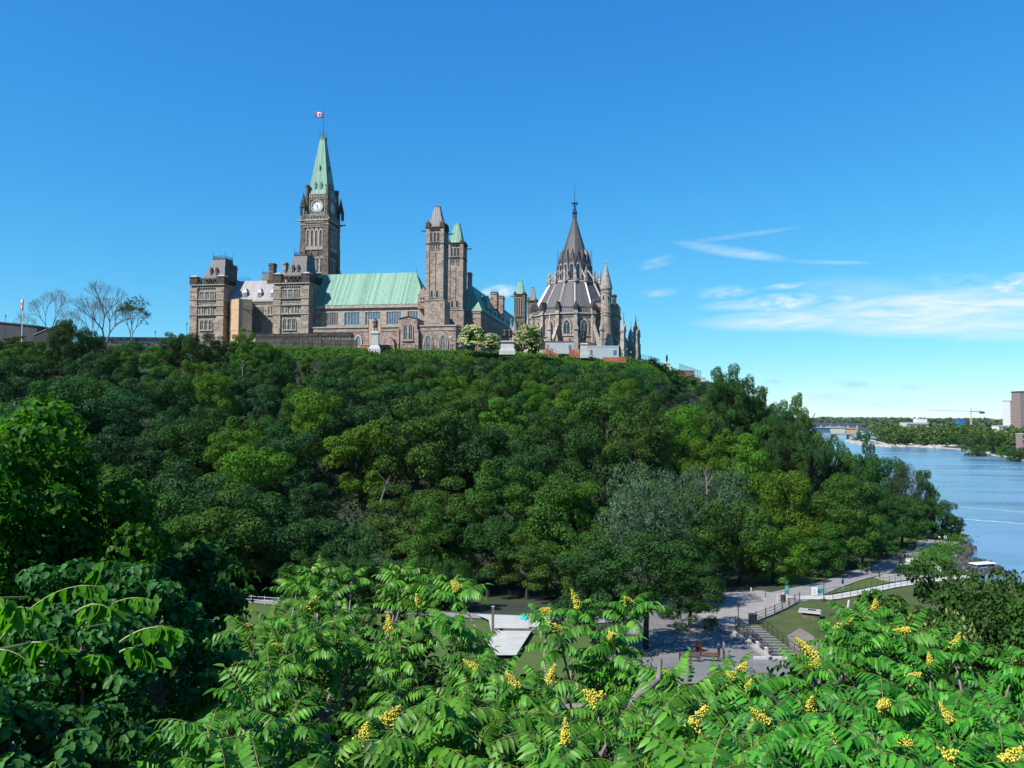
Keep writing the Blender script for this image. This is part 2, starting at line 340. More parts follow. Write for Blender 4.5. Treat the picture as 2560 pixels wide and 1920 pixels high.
bg = t.n('ShaderNodeBackground'); bg.inputs[1].default_value = BS; t.l(m2.outputs[0], bg.inputs[0])
ow = t.n('ShaderNodeOutputWorld'); t.l(bg.outputs[0], ow.inputs[0])
w.cycles.sampling_method = 'MANUAL'; w.cycles.sample_map_resolution = 256
sc.view_settings.view_transform = 'Standard'; sc.view_settings.look = 'None'; sc.view_settings.exposure = 0.86; sc.view_settings.gamma = 1
sc.cycles.max_bounces = 6; sc.cycles.diffuse_bounces = 1; sc.cycles.glossy_bounces = 2; sc.cycles.transmission_bounces = 3; sc.cycles.transparent_max_bounces = 6
sc.cycles.use_denoising = True; sc.cycles.sample_clamp_indirect = 3

# ================================================================ terrain
DCX = [-900, 0, 700, 1000, 1364, 1455, 1568, 1625, 1668, 1700, 1760, 1830, 1900, 2060, 2200]
DCY = [248, 255, 262, 270, 285, 292, 302, 318, 345, 385, 400, 390, 360, 330, 320]
ZCX = [-900, 1700, 1760, 1830, 1900, 1980, 2060, 2120]
ZCY = [23, 23, 20, 14, 6, -4, -18, -31.8]
DFX = [-900, -100, 560, 1200, 1600, 1750, 1900, 2050, 2200]
DFY = [116, 120, 126, 127, 133, 150, 170, 190, 210]
RIVER = [(92,-200),(92,-40),(92,100),(90,150),(99,172),(107,190),(121,212),(126,236),(134,290),(165,400),(330,860),(500,1250),(640,1800),(760,2600),(1100,2600),(900,1900),(560,1260),(470,1000),(500,935),(530,925),(492,862),(437,694),(428,660),(700,590),(2500,500),(2500,-200)]
RA = np.array(RIVER)
def in_river(x, y):
    x = np.asarray(x); y = np.asarray(y); c = np.zeros(x.shape, bool); n = len(RIVER)
    for i in range(n):
        x0,y0 = RIVER[i]; x1,y1 = RIVER[(i+1)%n]
        k = ((y0 > y) != (y1 > y)) & (x < (x1-x0)*(y-y0)/((y1-y0) if y1 != y0 else 1e-9)+x0)
        c ^= k
    return c
def river_dist(x, y):
    best = np.full(np.asarray(x).shape, 1e9); n = len(RIVER)
    for i in range(n):
        p = RA[i]; q = RA[(i+1)%n]; d = q-p; L = (d*d).sum()
        s = np.clip(((x-p[0])*d[0]+(y-p[1])*d[1])/L, 0, 1)
        best = np.minimum(best, np.hypot(x-p[0]-s*d[0], y-p[1]-s*d[1]))
    return best
def terrain(x, y):
    x = np.asarray(x, float); y = np.asarray(y, float)
    px = 1280+1971*x/np.maximum(y, 1)
    near = -1.8-.45*np.maximum(y, -4)
    val = np.maximum(-19.1-.072*np.maximum(y,20), -31.8)
    z = np.maximum(near, val)
    dc = np.interp(px, DCX, DCY); df = np.interp(px, DFX, DFY); zc = np.interp(px, ZCX, ZCY)
    vf = np.maximum(-19.1-.072*df, -31.8)
    tt = np.clip((y-df)/(dc-df), 0, 1); hill = vf+(np.maximum(zc,vf)-vf)*tt
    back = np.clip((y-650)/500, 0, 1); hill = hill*(1-back)+(-31.0)*back
    z = np.where(y > df, np.maximum(hill, val), z)
    z = np.where(y > 1500, -31+(y-1500)/6000*22, z)
    r = in_river(x, y); d = river_dist(x, y)
    z = np.where(r, np.minimum(z, -32.6-np.minimum(d*.5, 5)), z)
    z = np.where((~r) & (d < 7) & (z > -32), np.minimum(z, -32.6+d*.75), z)
    return z
def tz(x, y): return float(terrain(np.array([x]), np.array([y]))[0])
def geo(a, b, n): return list(np.geomspace(a, b, n))
ys = list(np.arange(-40, 70, 2.5))+list(np.arange(70, 250, 2.5))+list(np.arange(250, 420, 5))+[420+q for q in geo(8, 9000, 60)]
xs = [-q for q in geo(166, 9000, 30)[::-1]]+list(np.arange(-160, 160, 3.2))+geo(160, 9000, 70)
X, Y = np.meshgrid(xs, ys); Zt = terrain(X, Y)
V = np.stack([X.ravel(), Y.ravel(), Zt.ravel()], 1); nx, ny = len(xs), len(ys)
I = (np.arange(ny-1)[:,None]*nx+np.arange(nx-1)[None,:]).ravel()
m = bpy.data.materials.new('ground'); t2 = N(m)
tcc = t2.n('ShaderNodeTexCoord'); n1 = t2.n('ShaderNodeTexNoise', i_Scale=.12, i_Detail=9.0, i_Roughness=.7); t2.l(tcc.outputs['Object'], n1.inputs['Vector'])
cc = ramp(t2, n1.outputs['Fac'], [(.35,(.012,.011,.008)),(.5,(.014,.024,.008)),(.65,(.022,.038,.012))])
sx = t2.n('ShaderNodeSeparateXYZ'); t2.l(tcc.outputs['Object'], sx.inputs[0])
mr = t2.n('ShaderNodeMapRange'); mr.inputs[1].default_value = -32.2; mr.inputs[2].default_value = -32.0; t2.l(sx.outputs[2], mr.inputs[0])
mxx = t2.n('ShaderNodeMixRGB'); t2.l(mr.outputs[0], mxx.inputs[0]); mxx.inputs[1].default_value = (.33,.30,.25,1); t2.l(cc, mxx.inputs[2])
bb = t2.n('ShaderNodeBsdfPrincipled', i_Roughness=.95); t2.l(mxx.outputs[0], bb.inputs['Base Color']); oo = t2.n('ShaderNodeOutputMaterial'); t2.l(bb.outputs[0], oo.inputs[0])
me = np_mesh('ground', V, [np.stack([I, I+1, I+nx+1, I+nx], 1)], [m], smooth=False)
tag(link_mesh('ground', me), kind='structure')
# water
m = bpy.data.materials.new('river_water'); t2 = N(m)
tcc = t2.n('ShaderNodeTexCoord'); mpp = t2.n('ShaderNodeMapping'); mpp.inputs['Scale'].default_value = (.35,1,1); t2.l(tcc.outputs['Object'], mpp.inputs[0])
n1 = t2.n('ShaderNodeTexNoise', i_Scale=1.1, i_Detail=6.0, i_Roughness=.65); t2.l(mpp.outputs[0], n1.inputs['Vector'])
n2 = t2.n('ShaderNodeTexNoise', i_Scale=.03, i_Detail=4.0); t2.l(mpp.outputs[0], n2.inputs['Vector'])
cc = ramp(t2, n2.outputs['Fac'], [(.32,(.045,.12,.20)),(.68,(.12,.22,.32))])
rr = ramp(t2, n2.outputs['Fac'], [(.4,(.10,)*3),(.6,(.28,)*3)])
bb = t2.n('ShaderNodeBsdfPrincipled', i_Roughness=.2); t2.l(cc, bb.inputs['Base Color']); t2.l(rr, bb.inputs['Roughness'])
bp = t2.n('ShaderNodeBump', i_Strength=.55, i_Distance=.35); t2.l(n1.outputs['Fac'], bp.inputs['Height']); t2.l(bp.outputs[0], bb.inputs['Normal'])
oo = t2.n('ShaderNodeOutputMaterial'); t2.l(bb.outputs[0], oo.inputs[0])
me = np_mesh('river_water', [(70,-150,-33),(3500,-150,-33),(3500,3000,-33),(70,3000,-33)], [[(0,1,2,3)]], [m])
tag(link_mesh('river_water', me), kind='structure')
def Wp(px, py):
    d = ray(px,py); k = -33/d[2]; return (d[0]*k, d[1]*k)
def strip(name, pts, w0, z, mat, kind, label=None, cat=None):
    vs = []; n = len(pts)
    for i, (x,y) in enumerate(pts):
        a = pts[max(0,i-1)]; b = pts[min(n-1,i+1)]; d = Vector((b[0]-a[0], b[1]-a[1])).normalized(); wd = w0 if not callable(w0) else w0(i/(n-1))
        vs += [(x-d.y*wd, y+d.x*wd, z if z is not None else 0),(x+d.y*wd, y-d.x*wd, z if z is not None else 0)]
    me = np_mesh(name, vs, [[(2*i,2*i+1,2*i+3,2*i+2) for i in range(n-1)]], [mat]); o = link_mesh(name, me); tag(o, label, cat, kind=kind); return o
foam = plain('wake_foam', (.62,.72,.80), .5, .25, .4)
rg = random.Random(4)
for k, (P0, P1, ww) in enumerate([((2330,1262),(2700,1292),1.0),((2385,1297),(2720,1322),1.3),((2290,1166),(2420,1168),.9),((2500,1168),(2640,1172),1.6)]):
    pts = [Wp(P0[0]+(P1[0]-P0[0])*i/30, P0[1]+(P1[1]-P0[1])*i/30+rg.uniform(-.7,.7)) for i in range(31)]
    tag(strip('water_wake', pts, (lambda s, ww=ww: ww*(.25+math.sin(math.pi*min(1,s*1.2+.05))**.5*.6*rg.uniform(.5,1))), -32.95, foam, 'stuff'), ['long thin foam streak on the blue river right of the big hill trees','thicker foam streak on the blue river, nearest to the shore','short faint foam streak in the middle of the blue river','faint wide foam streak near the river sandspit'][k], 'wake')

# ================================================================ valley floor: paving, lawns
def gm(name, base, c2, scale, rough=.95, bump=.3):
    base = [x*ALB for x in base]; c2 = [x*ALB for x in c2]
    m = bpy.data.materials.new(name); q = N(m); tcc = q.n('ShaderNodeTexCoord')
    a = q.n('ShaderNodeTexNoise', i_Scale=scale, i_Detail=9.0, i_Roughness=.7); q.l(tcc.outputs['Object'], a.inputs['Vector'])
    b2 = q.n('ShaderNodeTexNoise', i_Scale=scale*14, i_Detail=4.0); q.l(tcc.outputs['Object'], b2.inputs['Vector'])
    mxx = q.n('ShaderNodeMix'); mxx.inputs[0].default_value = .35; q.l(a.outputs['Fac'], mxx.inputs[2]); q.l(b2.outputs['Fac'], mxx.inputs[3])
    cc = ramp(q, mxx.outputs[0], [(.38,base),(.62,c2)])
    bb = q.n('ShaderNodeBsdfPrincipled', i_Roughness=rough); bb.inputs['Specular IOR Level'].default_value = .2; q.l(cc, bb.inputs['Base Color'])
    bp = q.n('ShaderNodeBump', i_Strength=bump, i_Distance=.05); q.l(b2.outputs['Fac'], bp.inputs['Height']); q.l(bp.outputs[0], bb.inputs['Normal'])
    oo = q.n('ShaderNodeOutputMaterial'); q.l(bb.outputs[0], oo.inputs[0]); return m
M['asphalt'] = gm('asphalt', (.17,.165,.17), (.27,.26,.26), .35)
M['gravel'] = gm('packed_gravel', (.26,.255,.255), (.35,.34,.335), .4)
M['sett'] = gm('stone_dust', (.29,.275,.26), (.42,.39,.37), .6)
M['lawn'] = gm('lawn_grass', (.050,.085,.022), (.105,.135,.040), .22)
M['lawn2'] = gm('greener_lawn_grass', (.075,.125,.028), (.105,.165,.04), .3)  # greener grass tone for verge, banks and valley lawn
M['earth'] = gm('bare_earth', (.20,.17,.14), (.30,.26,.22), .8)
M['riprap'] = gm('dark_rock', (.045,.045,.048), (.13,.125,.125), 1.2, bump=1)
def sheet(name, pix, mat, dz, kind='structure', label=None, cat=None, sub=True):
    import bmesh
    P = [G(*p) for p in pix]
    bm = bmesh.new(); vs = [bm.verts.new((x,y,0)) for x,y,z in P]; bm.faces.new(vs)
    bmesh.ops.triangulate(bm, faces=bm.faces[:])
    # cut at the kink of the valley so that the sheet follows it
    bmesh.ops.bisect_plane(bm, geom=bm.verts[:]+bm.edges[:]+bm.faces[:], plane_co=(0,176.39,0), plane_no=(0,1,0))
    for v in bm.verts: v.co.z = zvalley(v.co.x, v.co.y)+dz
    me = bpy.data.meshes.new(name); bm.to_mesh(me); bm.free(); me.materials.append(mat)
    o = link_mesh(name, me); tag(o, label, cat, kind=kind); return o
sheet('plaza', [(1560,1600),(1600,1520),(1690,1490),(1780,1484),(1905,1476),(1985,1500),(2000,1506),(1890,1556),(1850,1572),(1830,1585),(1885,1625),(1955,1648),(1990,1690),(1600,1720),(1450,1720)], M['asphalt'], .06)
sheet('path', [(1880,1492),(1985,1470),(2045,1457),(2110,1436),(2200,1405),(2260,1372),(2310,1346),(2345,1330),(2372,1322),(2425,1338),(2420,1350),(2370,1368),(2330,1384),(2300,1402),(2262,1412),(2225,1432),(2180,1444),(2150,1452),(2100,1470),(2050,1492),(1985,1512)], M['gravel'], .10)
sheet('side_path', [(1960,1494),(2040,1490),(2075,1490),(2150,1476),(2240,1458),(2330,1446),(2420,1436),(2430,1446),(2330,1457),(2240,1470),(2160,1488),(2085,1501),(2000,1500)], M['conc_light'], .14)
sheet('plaza_apron', [(1885,1478),(1962,1486),(2000,1497),(1985,1512),(1890,1556),(1838,1572),(1772,1556),(1745,1540),(1700,1500),(1780,1486)], M['sett'], .13)
sheet('lawn', [(1838,1572),(1890,1556),(2004,1506),(2020,1500),(2085,1503),(2160,1490),(2240,1472),(2330,1459),(2430,1448),(2560,1460),(2560,1660),(1990,1690),(1945,1640)], M['lawn'], .09)
sheet('verge', [(2066,1489),(2100,1474),(2150,1455),(2185,1447),(2215,1455),(2240,1456),(2150,1474)], M['lawn2'], .16)
sheet('footway_slab', [(2185,1446),(2215,1436),(2250,1438),(2330,1442),(2240,1456),(2212,1455)], M['sett'], .17)
sheet('hillside_lawn', [(1950,1470),(1985,1468),(2045,1455),(2110,1434),(2110,1420),(2020,1425),(1960,1440)], M['lawn2'], .12)
sheet('grass_bank', [(2190,1400),(2225,1386),(2265,1366),(2300,1345),(2310,1336),(2250,1335),(2200,1345),(2175,1375)], M['lawn2'], .12)
sheet('upper_path', [(440,1482),(560,1486),(735,1502),(1200,1536),(1460,1546),(1600,1530),(1620,1555),(1460,1560),(1200,1548),(900,1530),(735,1518),(560,1503),(440,1496)], M['gravel'], .10)
sheet('valley_lawn', [(380,1500),(560,1504),(735,1519),(900,1531),(1180,1549),(1450,1561),(1560,1600),(1420,1780),(1000,1900),(300,1900),(200,1600)], M['lawn2'], .06)
sheet('lock_wall', [(1190,1545),(1400,1552),(1330,1585),(1290,1650),(1215,1650),(1228,1590),(1222,1560)], M['conc_light'], .5)
sheet('earth_patch', [(1968,1592),(2000,1572),(2030,1590),(2060,1625),(2040,1650),(1990,1640),(1972,1615)], M['earth'], .13)
# ================================================================ the parliament
def arch(a0, a1, z0, z1, k=4):
    w = a1-a0; zs = max(z0+.15*(z1-z0), z1-.95*w); c = (a0+a1)/2; pts = [(a0,z0),(a1,z0)]
    for i in range(k+1):
        s = i/k; pts.append((a1-(w/2)*(1-math.cos(s*math.pi/2)), zs+(z1-zs)*math.sin(s*math.pi/2)))
    for i in range(k-1,-1,-1):
        s = i/k; pts.append((a0+(w/2)*(1-math.cos(s*math.pi/2)), zs+(z1-zs)*math.sin(s*math.pi/2)))
    return pts
def rect(a0, a1, z0, z1): return [(a0,z0),(a1,z0),(a1,z1),(a0,z1)]
def window(root, org, a0, a1, z0, z1, p, axis='v', n=1, kind='arch', out=-1, fr='dress', gl='glass', proud=.35, t=.28, bars=True, sill=True, hood=None):
    """n lights side by side in the plane p; frame standing proud of the wall, pane behind it"""
    fm = MB(org); pm = MB(org); W = (a1-a0)/n; f = p+out*proud
    lo, hi = min(p-out*.05, f), max(p-out*.05, f)
    for i in range(n):
        b0, b1 = a0+W*i+(.03 if i else 0), a0+W*(i+1); tt = min(t, W*.22)
        sh = arch if kind == 'arch' else rect
        fm.ring(sh(b0, b1, z0, z1), sh(b0+tt, b1-tt, z0+tt*.8, z1-tt*1.1), lo, hi, axis)
        c = (b0+b1)/2; l2, h2 = sorted((p-out*.03, p+out*.14))
        if bars and W > 1.2:
            bl, bh = sorted((p+out*.06, p+out*.2))
            fm.polyx(rect(c-.07, c+.07, z0+tt, z1-tt*1.2), bl, bh, axis)
            fm.polyx(rect(b0+tt, b1-tt, z0+(z1-z0)*.5-.06, z0+(z1-z0)*.5+.06), bl, bh-.01, axis)
        e = .03; pm.polyx(sh(b0+tt-e, b1-tt+e, z0+tt*.8-e, z1-tt*1.1+e), *sorted((p-out*.04, p+out*.07)), axis)
    if sill: fm.polyx(rect(a0-.15, a1+.15, z0-.3, z0), *sorted((p-out*.05, p+out*(proud+.15))), axis)
    w_ = fm.build('window', M[fr], root); pm.build('pane', M[gl], w_); return w_

UC, VC = U(900, 300), 300
ORG = (UC, VC, 23.0)
pb = empty('parliament_building', (*uv2w(UC,VC), 23.0), -TH)
tag(pb, 'sprawling gothic revival parliament block with long green copper roof and twin square shafts', 'building')
ZG = 21.5
def corbels(mb, a0, a1, z, p, n, out=-1, axis='v', h=.9, d=.5):
    for i in range(n):
        c = a0+(a1-a0)*(i+.5)/n; w = (a1-a0)/n*.28; mb.polyx(rect(c-w, c+w, z-h, z), *sorted((p-out*.05, p+out*d)), axis)
def crest(mb, x0,x1,y0,y1,z,h=.9):
    "iron cresting round a flat roof top"
    for a,b in (((x0,y0),(x1,y0)),((x1,y0),(x1,y1)),((x1,y1),(x0,y1)),((x0,y1),(x0,y0))):
        mb.tube((*a,z+h*.35),(*b,z+h*.35),.05,n=4); mb.tube((*a,z+h*.75),(*b,z+h*.75),.05,n=4)
        L = math.dist(a,b); n = max(2,int(L/.45))
        for i in range(n+1):
            s = i/n; mb.tube((a[0]+(b[0]-a[0])*s, a[1]+(b[1]-a[1])*s, z),(a[0]+(b[0]-a[0])*s, a[1]+(b[1]-a[1])*s, z+h),.045,.02,n=4)

def pavilion(pxl, pxr, v, dep, ycor, ytur, mans, label, root):
    u0, u1 = U(pxl, v), U(pxr, v); zc = Z(ycor, v, pxl); zt = Z(ytur, v, pxl)
    b = MB(ORG); tw = (u1-u0)*.2
    b.box(u0, u1, v, v+dep, ZG, zc)
    for a,c in ((u0-.25,u0+tw),(u1-tw,u1+.25)):         # corner piers that become turrets
        b.box(a, c, v-.55, v+tw, ZG, zc-3)
        b.box(a-.12, c+.12, v-.7, v+tw, zc-3, zc-1.2)
    b.box(u1-tw, u1+.3, v+dep-tw, v+dep+.3, ZG, zc-1.2); b.box(u0-.3, u0+tw, v+dep-tw, v+dep+.3, ZG, zc-1.2)
    b.box(u1-.1, u1+.22, v+tw, v+dep-tw, zc-6.3, zc-5.9)
    pav = b.build('pavilion', M['stone'], root); tag(pav, label)
    d = MB(ORG)
    for yy, hh, pr in ((.0,.35,.45),(-8.9,.28,.2),(-12.6,.28,.25),(-6.2,.25,.2)):
        d.box(u0-pr-.3, u1+pr+.3, v-pr-.6, v+dep+pr+.3, zc+yy-hh, zc+yy)
    corbels(d, u0+tw, u1-tw, zc-.4, v, 9, h=1.1, d=.5); corbels(d, v+tw, v+dep-tw, zc-.4, u1, 9, out=1, axis='u', h=1.1, d=.5)
    corbels(d, u0+tw, u1-tw, zc-6.5, v, 12, h=1.4, d=.16)
    d.build('cornice', M['dress'], pav)
    t_ = MB(ORG)
    for (a,c,e,f) in ((u0-.5,u0+tw,v-.8,v+tw),(u1-tw,u1+.5,v-.8,v+tw),(u1-tw,u1+.5,v+dep-tw,v+dep+.5),(u0-.5,u0+tw,v+dep-tw,v+dep+.5)):
        t_.box(a,c,e,f,zc,zt-.5); t_.box(a-.15,c+.15,e-.15,f+.15,zt-.5,zt)
    # pierced parapet: rails and slanting bars between the turrets
    for (A,B,axis,p,o) in ((u0+tw,u1-tw,'v',v-.5,1),(v+tw,v+dep-tw,'u',u1+.3,-1)):
        t_.polyx(rect(A,B,zc,zc+.45), *sorted((p,p+o*.4)), axis); t_.polyx(rect(A,B,zt-1.3,zt-.95), *sorted((p,p+o*.4)), axis)
        n = 5
        for i in range(n):
            c0 = A+(B-A)*i/n; c1 = A+(B-A)*(i+1)/n; cm = (c0+c1)/2
            for q0,q1 in ((c0,cm),(c1,cm)): t_.polyx([(q0-.2,zt-1.3),(q0+.2,zt-1.3),(q1+.2,zc+.45),(q1-.2,zc+.45)], *sorted((p+o*.02,p+o*.34)), axis)
    tag(t_.build('parapet', M['dress_dark'], pav), 'soot-blackened pierced parapet')
    for (a,c,e,f) in ((u0-.6,u0+tw+.1,v-.9,v+tw+.1),(u1-tw-.1,u1+.6,v-.9,v+tw+.1)):
        cp = MB(ORG); m_, n_ = (a+c)/2,(e+f)/2; cp.frus(a,c,e,f,zt, m_-.5,m_+.5,n_-.5,n_+.5,zt+.8); cp.build('turret_cap', M['lead_light'], pav)
    # flared mansard
    (pl,pr_,yb),(ql,qr,yt),yc,yf = mans
    x0,x1,z1 = U(pl,v),U(pr_,v),Z(yb,v,pl); X0,X1,z2 = U(ql,v),U(qr,v),Z(yt,v,ql); zz = Z(yc,v,ql); zf = Z(yf,v,ql)
    r = MB(ORG); off = [(0,0),(.10,.3),(.27,.62),(1,1)]; prof = []
    ins = (X0-x0)
    for (hz, fr_) in ((0,0),(.08,.22),(.2,.40),(1,1)):
        i_ = ins*fr_; j_ = (x1-X1)*fr_; prof.append((x0+i_, x1-j_, v+.4+i_*.9, v+dep-.4-i_*.9, z1+(z2-z1)*hz))
    for p,q in zip(prof, prof[1:]): r.frus(p[0],p[1],p[2],p[3],p[4], q[0],q[1],q[2],q[3],q[4])
    q = prof[-1]; r.box(q[0]-.15,q[1]+.15,q[2]-.15,q[3]+.15,z2,z2+.4)
    rf = r.build('roof', M['slate'], pav)
    ir = MB(ORG); crest(ir, q[0],q[1],q[2],q[3], z2+.4, zz-z2-.4)
    for a in (q[0],q[1]):
        for b_ in (q[2],q[3]): ir.tube((a,b_,z2),(a,b_,zf),.09,.04); ir.lathe(a,b_,[(.02,zf-.5),(.16,zf-.35),(.02,zf-.2)],6)
    tag(ir.build('roof_cresting', M['iron'], pav), 'black iron cresting with corner finials')
    for s in (.36,.66):
        dm = MB(ORG); c = x0+ins*.4+(x1-x0-ins*.8)*s; zb = z1+(z2-z1)*.24; y0 = v+.4+ins*.38
        dm.box(c-.5,c+.5,y0-.2,y0+1.6,zb,zb+1.5); dm.hexa([(c-.6,y0-.35,zb+1.5),(c+.6,y0-.35,zb+1.5),(c+.6,y0+2.2,zb+1.5),(c-.6,y0+2.2,zb+1.5)],[(c-.05,y0-.35,zb+3),(c+.05,y0-.35,zb+3),(c+.05,y0+2.4,zb+3.0),(c-.05,y0+2.4,zb+3.0)])
        tag(dm.build('dormer', M['slate'], pav))
    return pav, u0, u1, zc

P1 = pavilion(477, 558, 300, 14, 713, 693, ((494,557,698),(516,547,644),634,624), 'left pavilion with steep dark mansard roof', pb)
P2 = pavilion(685, 771, 300, 14, 709, 686, ((701,762,692),(722.5,755,635),625.5,616), 'right pavilion with steep dark mansard roof', pb)
def wpix(root, v, l, r, t_, b_, n, **k):
    return window(root, ORG, U(l,v,t_), U(r,v,t_), Z(b_,v,l), Z(t_,v,l), v, 'v', n, **k)
for pav, wins in ((P1, [(499,538,729,752,3,'rect'),(497,511.5,767,788,2,'arch'),(520,534.5,767,788,2,'arch'),(500,532,799,826,3,'arch')]),
                  (P2, [(706,748,723,747,3,'rect'),(705,721,762,784,2,'arch'),(728.5,745,762,784,2,'arch'),(707,741,795,825,3,'arch')])):
    for l,r,tp,bt,n,kd in wins: wpix(pav[0], 300, l,r,tp,bt,n, kind=kd, gl='glass' if kd == 'arch' else 'glass')
    if True:   # traceried heads inside the square window
        l,r,tp,bt = wins[0][:4]; tr = MB(ORG); a0,a1,z0,z1 = U(l,300,tp),U(r,300,tp),Z(bt,300,l),Z(tp,300,l)
        for i in range(9):
            c0 = a0+(a1-a0)*i/9; c1 = a0+(a1-a0)*(i+1)/9
            tr.ring(arch(c0+.03,c1-.03,z0+.1,z1-1.0), arch(c0+.16,c1-.16,z0+.2,z1-1.25), 299.72, 299.9)
        tr.build('tracery', M['dress'], pav[0])
    u1 = pav[2]; zc = pav[3]                       # shaded flank facing right
    for k,(za,zb,n) in enumerate(((zc-6,zc-2.2,3),(zc-12,zc-8.9,4),(zc-18.2,zc-13.6,3))):
        window(pav[0], ORG, 304, 310.5, za, zb, u1, 'u', n, out=1, kind='arch' if k else 'rect', gl='glass')
# link block between the pavilions with grey seamed roof
v = 304; b = MB(ORG); uL, uR = P1[2]-1, P2[1]+1; ze = Z(752, v, 640)
b.box(uL, uR, v, v+13, ZG, ze)
wl = b.build('wall', M['stone'], pb); tag(wl, 'set back wall between the two mansard pavilions')
d = MB(ORG); d.box(uL,uR,v-.6,v,ze-.5,ze+.05); corbels(d,uL,uR,ze-.5,v,44,h=.8,d=.3); d.box(uL,uR,v-.2,v,Z(790,v,640),Z(790,v,640)+.25)
d.box(U(686,303),U(690,303),v-1,v,ZG,ze+3)
d.build('cornice', M['dress'], wl)
r = MB(ORG); zr = Z(704, v+8, 640)
r.hexa([(uL,v-.5,ze),(uR,v-.5,ze),(uR,v+13,ze),(uL,v+13,ze)],[(U(590,v+8),v+6.2,zr),(uR,v+6.2,zr),(uR,v+6.8,zr),(U(590,v+8),v+6.8,zr)])
tag(r.build('roof', M['lead'], pb), 'pale grey seamed roof between the pavilions')
for c in (612, 648.5, 681):
    dm = MB(ORG); uc = U(c,305); zb = Z(749,305,c); zt_ = Z(732,305,c); za = Z(721,305,c)
    dm.box(uc-.9,uc+.9,304.6,309,zb,zt_); dm.hexa([(uc-1.15,304.3,zt_),(uc+1.15,304.3,zt_),(uc+1.15,309.5,zt_),(uc-1.15,309.5,zt_)],[(uc-.05,305,za),(uc+.05,305,za),(uc+.05,310,za),(uc-.05,310,za)])
    do = dm.build('dormer', M['lead'], pb); window(do, ORG, uc-.65, uc+.65, zb+.3, zt_-.2, 304.6, 'v', 1, kind='rect', proud=.12, t=.15, gl='glass_pale', sill=False, fr='lead_light')
for l,r_,tp,bt,n in ((571,576,768,788,1),(636,657,766,786,3),(669,683,763,787,2),(634,641,799,826,1),(644.5,655.5,797,832,1),(669,677,797,838,1),(566,573,800,826,1)):
    window(pb, ORG, U(l,v), U(r_,v), Z(bt,v,l), Z(tp,v,l), v, 'v', n, gl='glass_pale' if bt > 790 else 'glass')
# chimneys
def chimney(l, r_, yt, yb, v, dep, mat='stone_dark', root=pb):
    c = MB(ORG); a,b_ = U(l,v,yt),U(r_,v,yt); z1 = Z(yt,v,l); z0 = Z(yb,v,l); h = z1-z0
    c.box(a,b_,v,v+dep,z0,z1-h*.12); c.box(a-.25,b_+.25,v-.25,v+dep+.25,z1-h*.14,z1-h*.09); c.box(a+.1,b_-.1,v+.1,v+dep-.1,z1-h*.09,z1); c.box(a-.12,b_+.12,v-.12,v+dep+.12,z1-.3,z1+.05)
    return c.build('chimney', M[mat], root)
chimney(572,580,662,715,308,4.5); chimney(672,684,658,705,310,3); chimney(668,683,700,722,309,3); chimney(707,714,656,690,322,3,'stone')
# small grey mansard behind the ridge
v2 = 330; b = MB(ORG); a,b_ = U(640,v2),U(674,v2); X0,X1 = U(647,v2),U(672,v2); z0,z1 = Z(708,v2,640),Z(683,v2,640)
b.frus(a,b_,v2,v2+10,z0-6, X0,X1,v2+2.5,v2+7.5,z1)
ro = b.build('roof', M['slate'], pb); tag(ro, 'small dark mansard top rising behind the grey roof')
ir = MB(ORG); crest(ir,X0,X1,v2+2.5,v2+7.5,z1,1.2)
for q in (X0,X1): ir.tube((q,v2+2.5,z1),(q,v2+2.5,z1+3),.08,.04)
ir.build('roof_cresting', M['iron'], ro)
# roof-edge guard rail seen against the sky
ir = MB(ORG); a0,a1 = U(596,313),U(625,313); zz = Z(703,313,600)
for s in np.linspace(0,1,6): ir.tube((a0+(a1-a0)*s,313,zz-1),(a0+(a1-a0)*s,313,zz+1.5),.05,n=4)
for h in (.6,1.5): ir.tube((a0,313,zz+h),(a1,313,zz+h),.045,n=4)
tag(ir.build('guard_rail', M['iron'], pb), 'thin grey guard rail on the ridge')

# long green copper roof over the chamber
vE, vR = 304.5, 314; b = MB(ORG)
uA, uB = U(798,vR,688), U(1041,vR,683); zE = Z(760,vE,1000); zR = Z(684.5,vR,930); eA, eB = U(770,vE), U(1062,vE)
b.hexa([(eA,vE,zE),(eB,vE,zE),(eB,vR*2-vE,zE),(eA,vR*2-vE,zE)],[(uA-2,vR-.15,zR),(uB,vR-.15,zR),(uB,vR+.15,zR),(uA-2,vR+.15,zR)])
b.tube((uA-2,vR,zR),(uB,vR,zR),.18); 
rf = b.build('roof', M['copper'], pb); tag(rf, 'long bright green copper roof over the chamber')
b = MB(ORG); b.tube((uB,vR,zR),(uB,vR,Z(664,vR,1041)),.12,.04); b.build('finial', M['copper_dark'], pb)
v = 305.5; b = MB(ORG); b.box(eA, eB+1, v, v+16, ZG, zE-.25); wl = b.build('wall', M['stone_pink'], pb); tag(wl, 'upper chamber wall under the green eaves')
d = MB(ORG); d.box(eA,eB+1,v-.9,v,zE-1.3,zE-.1); zb1 = Z(779,v,1000); d.box(eA,eB+1,v-.35,v,zb1,zb1+.5); zb2 = Z(811,v,1000); d.box(eA,eB+1,v-.35,v,zb2-.6,zb2)
for l,r_ in ((848,860),(901.5,912),(953,965),(1005,1018),(1047,1062),(805,812)):
    for q in np.linspace(l,r_,4): d.box(U(q,v)-.35,U(q,v)+.35,v-.45,v,zb2,zb1)
d.build('cornice', M['dress'], wl)
for l,r_,n,g in ((812,847,8,'glass'),(862,900,5,'glass_blue'),(913,952,6,'glass_blue'),(966,1004,6,'glass_blue'),(1019,1046,4,'glass_blue')):  # blue panes paint in reflected sky, the dark group paints in shade
    window(wl, ORG, U(l,v), U(r_,v), zb2, zb1, v, 'v', n, kind='rect', gl=g, bars=False, sill=False, proud=.22, t=.12)
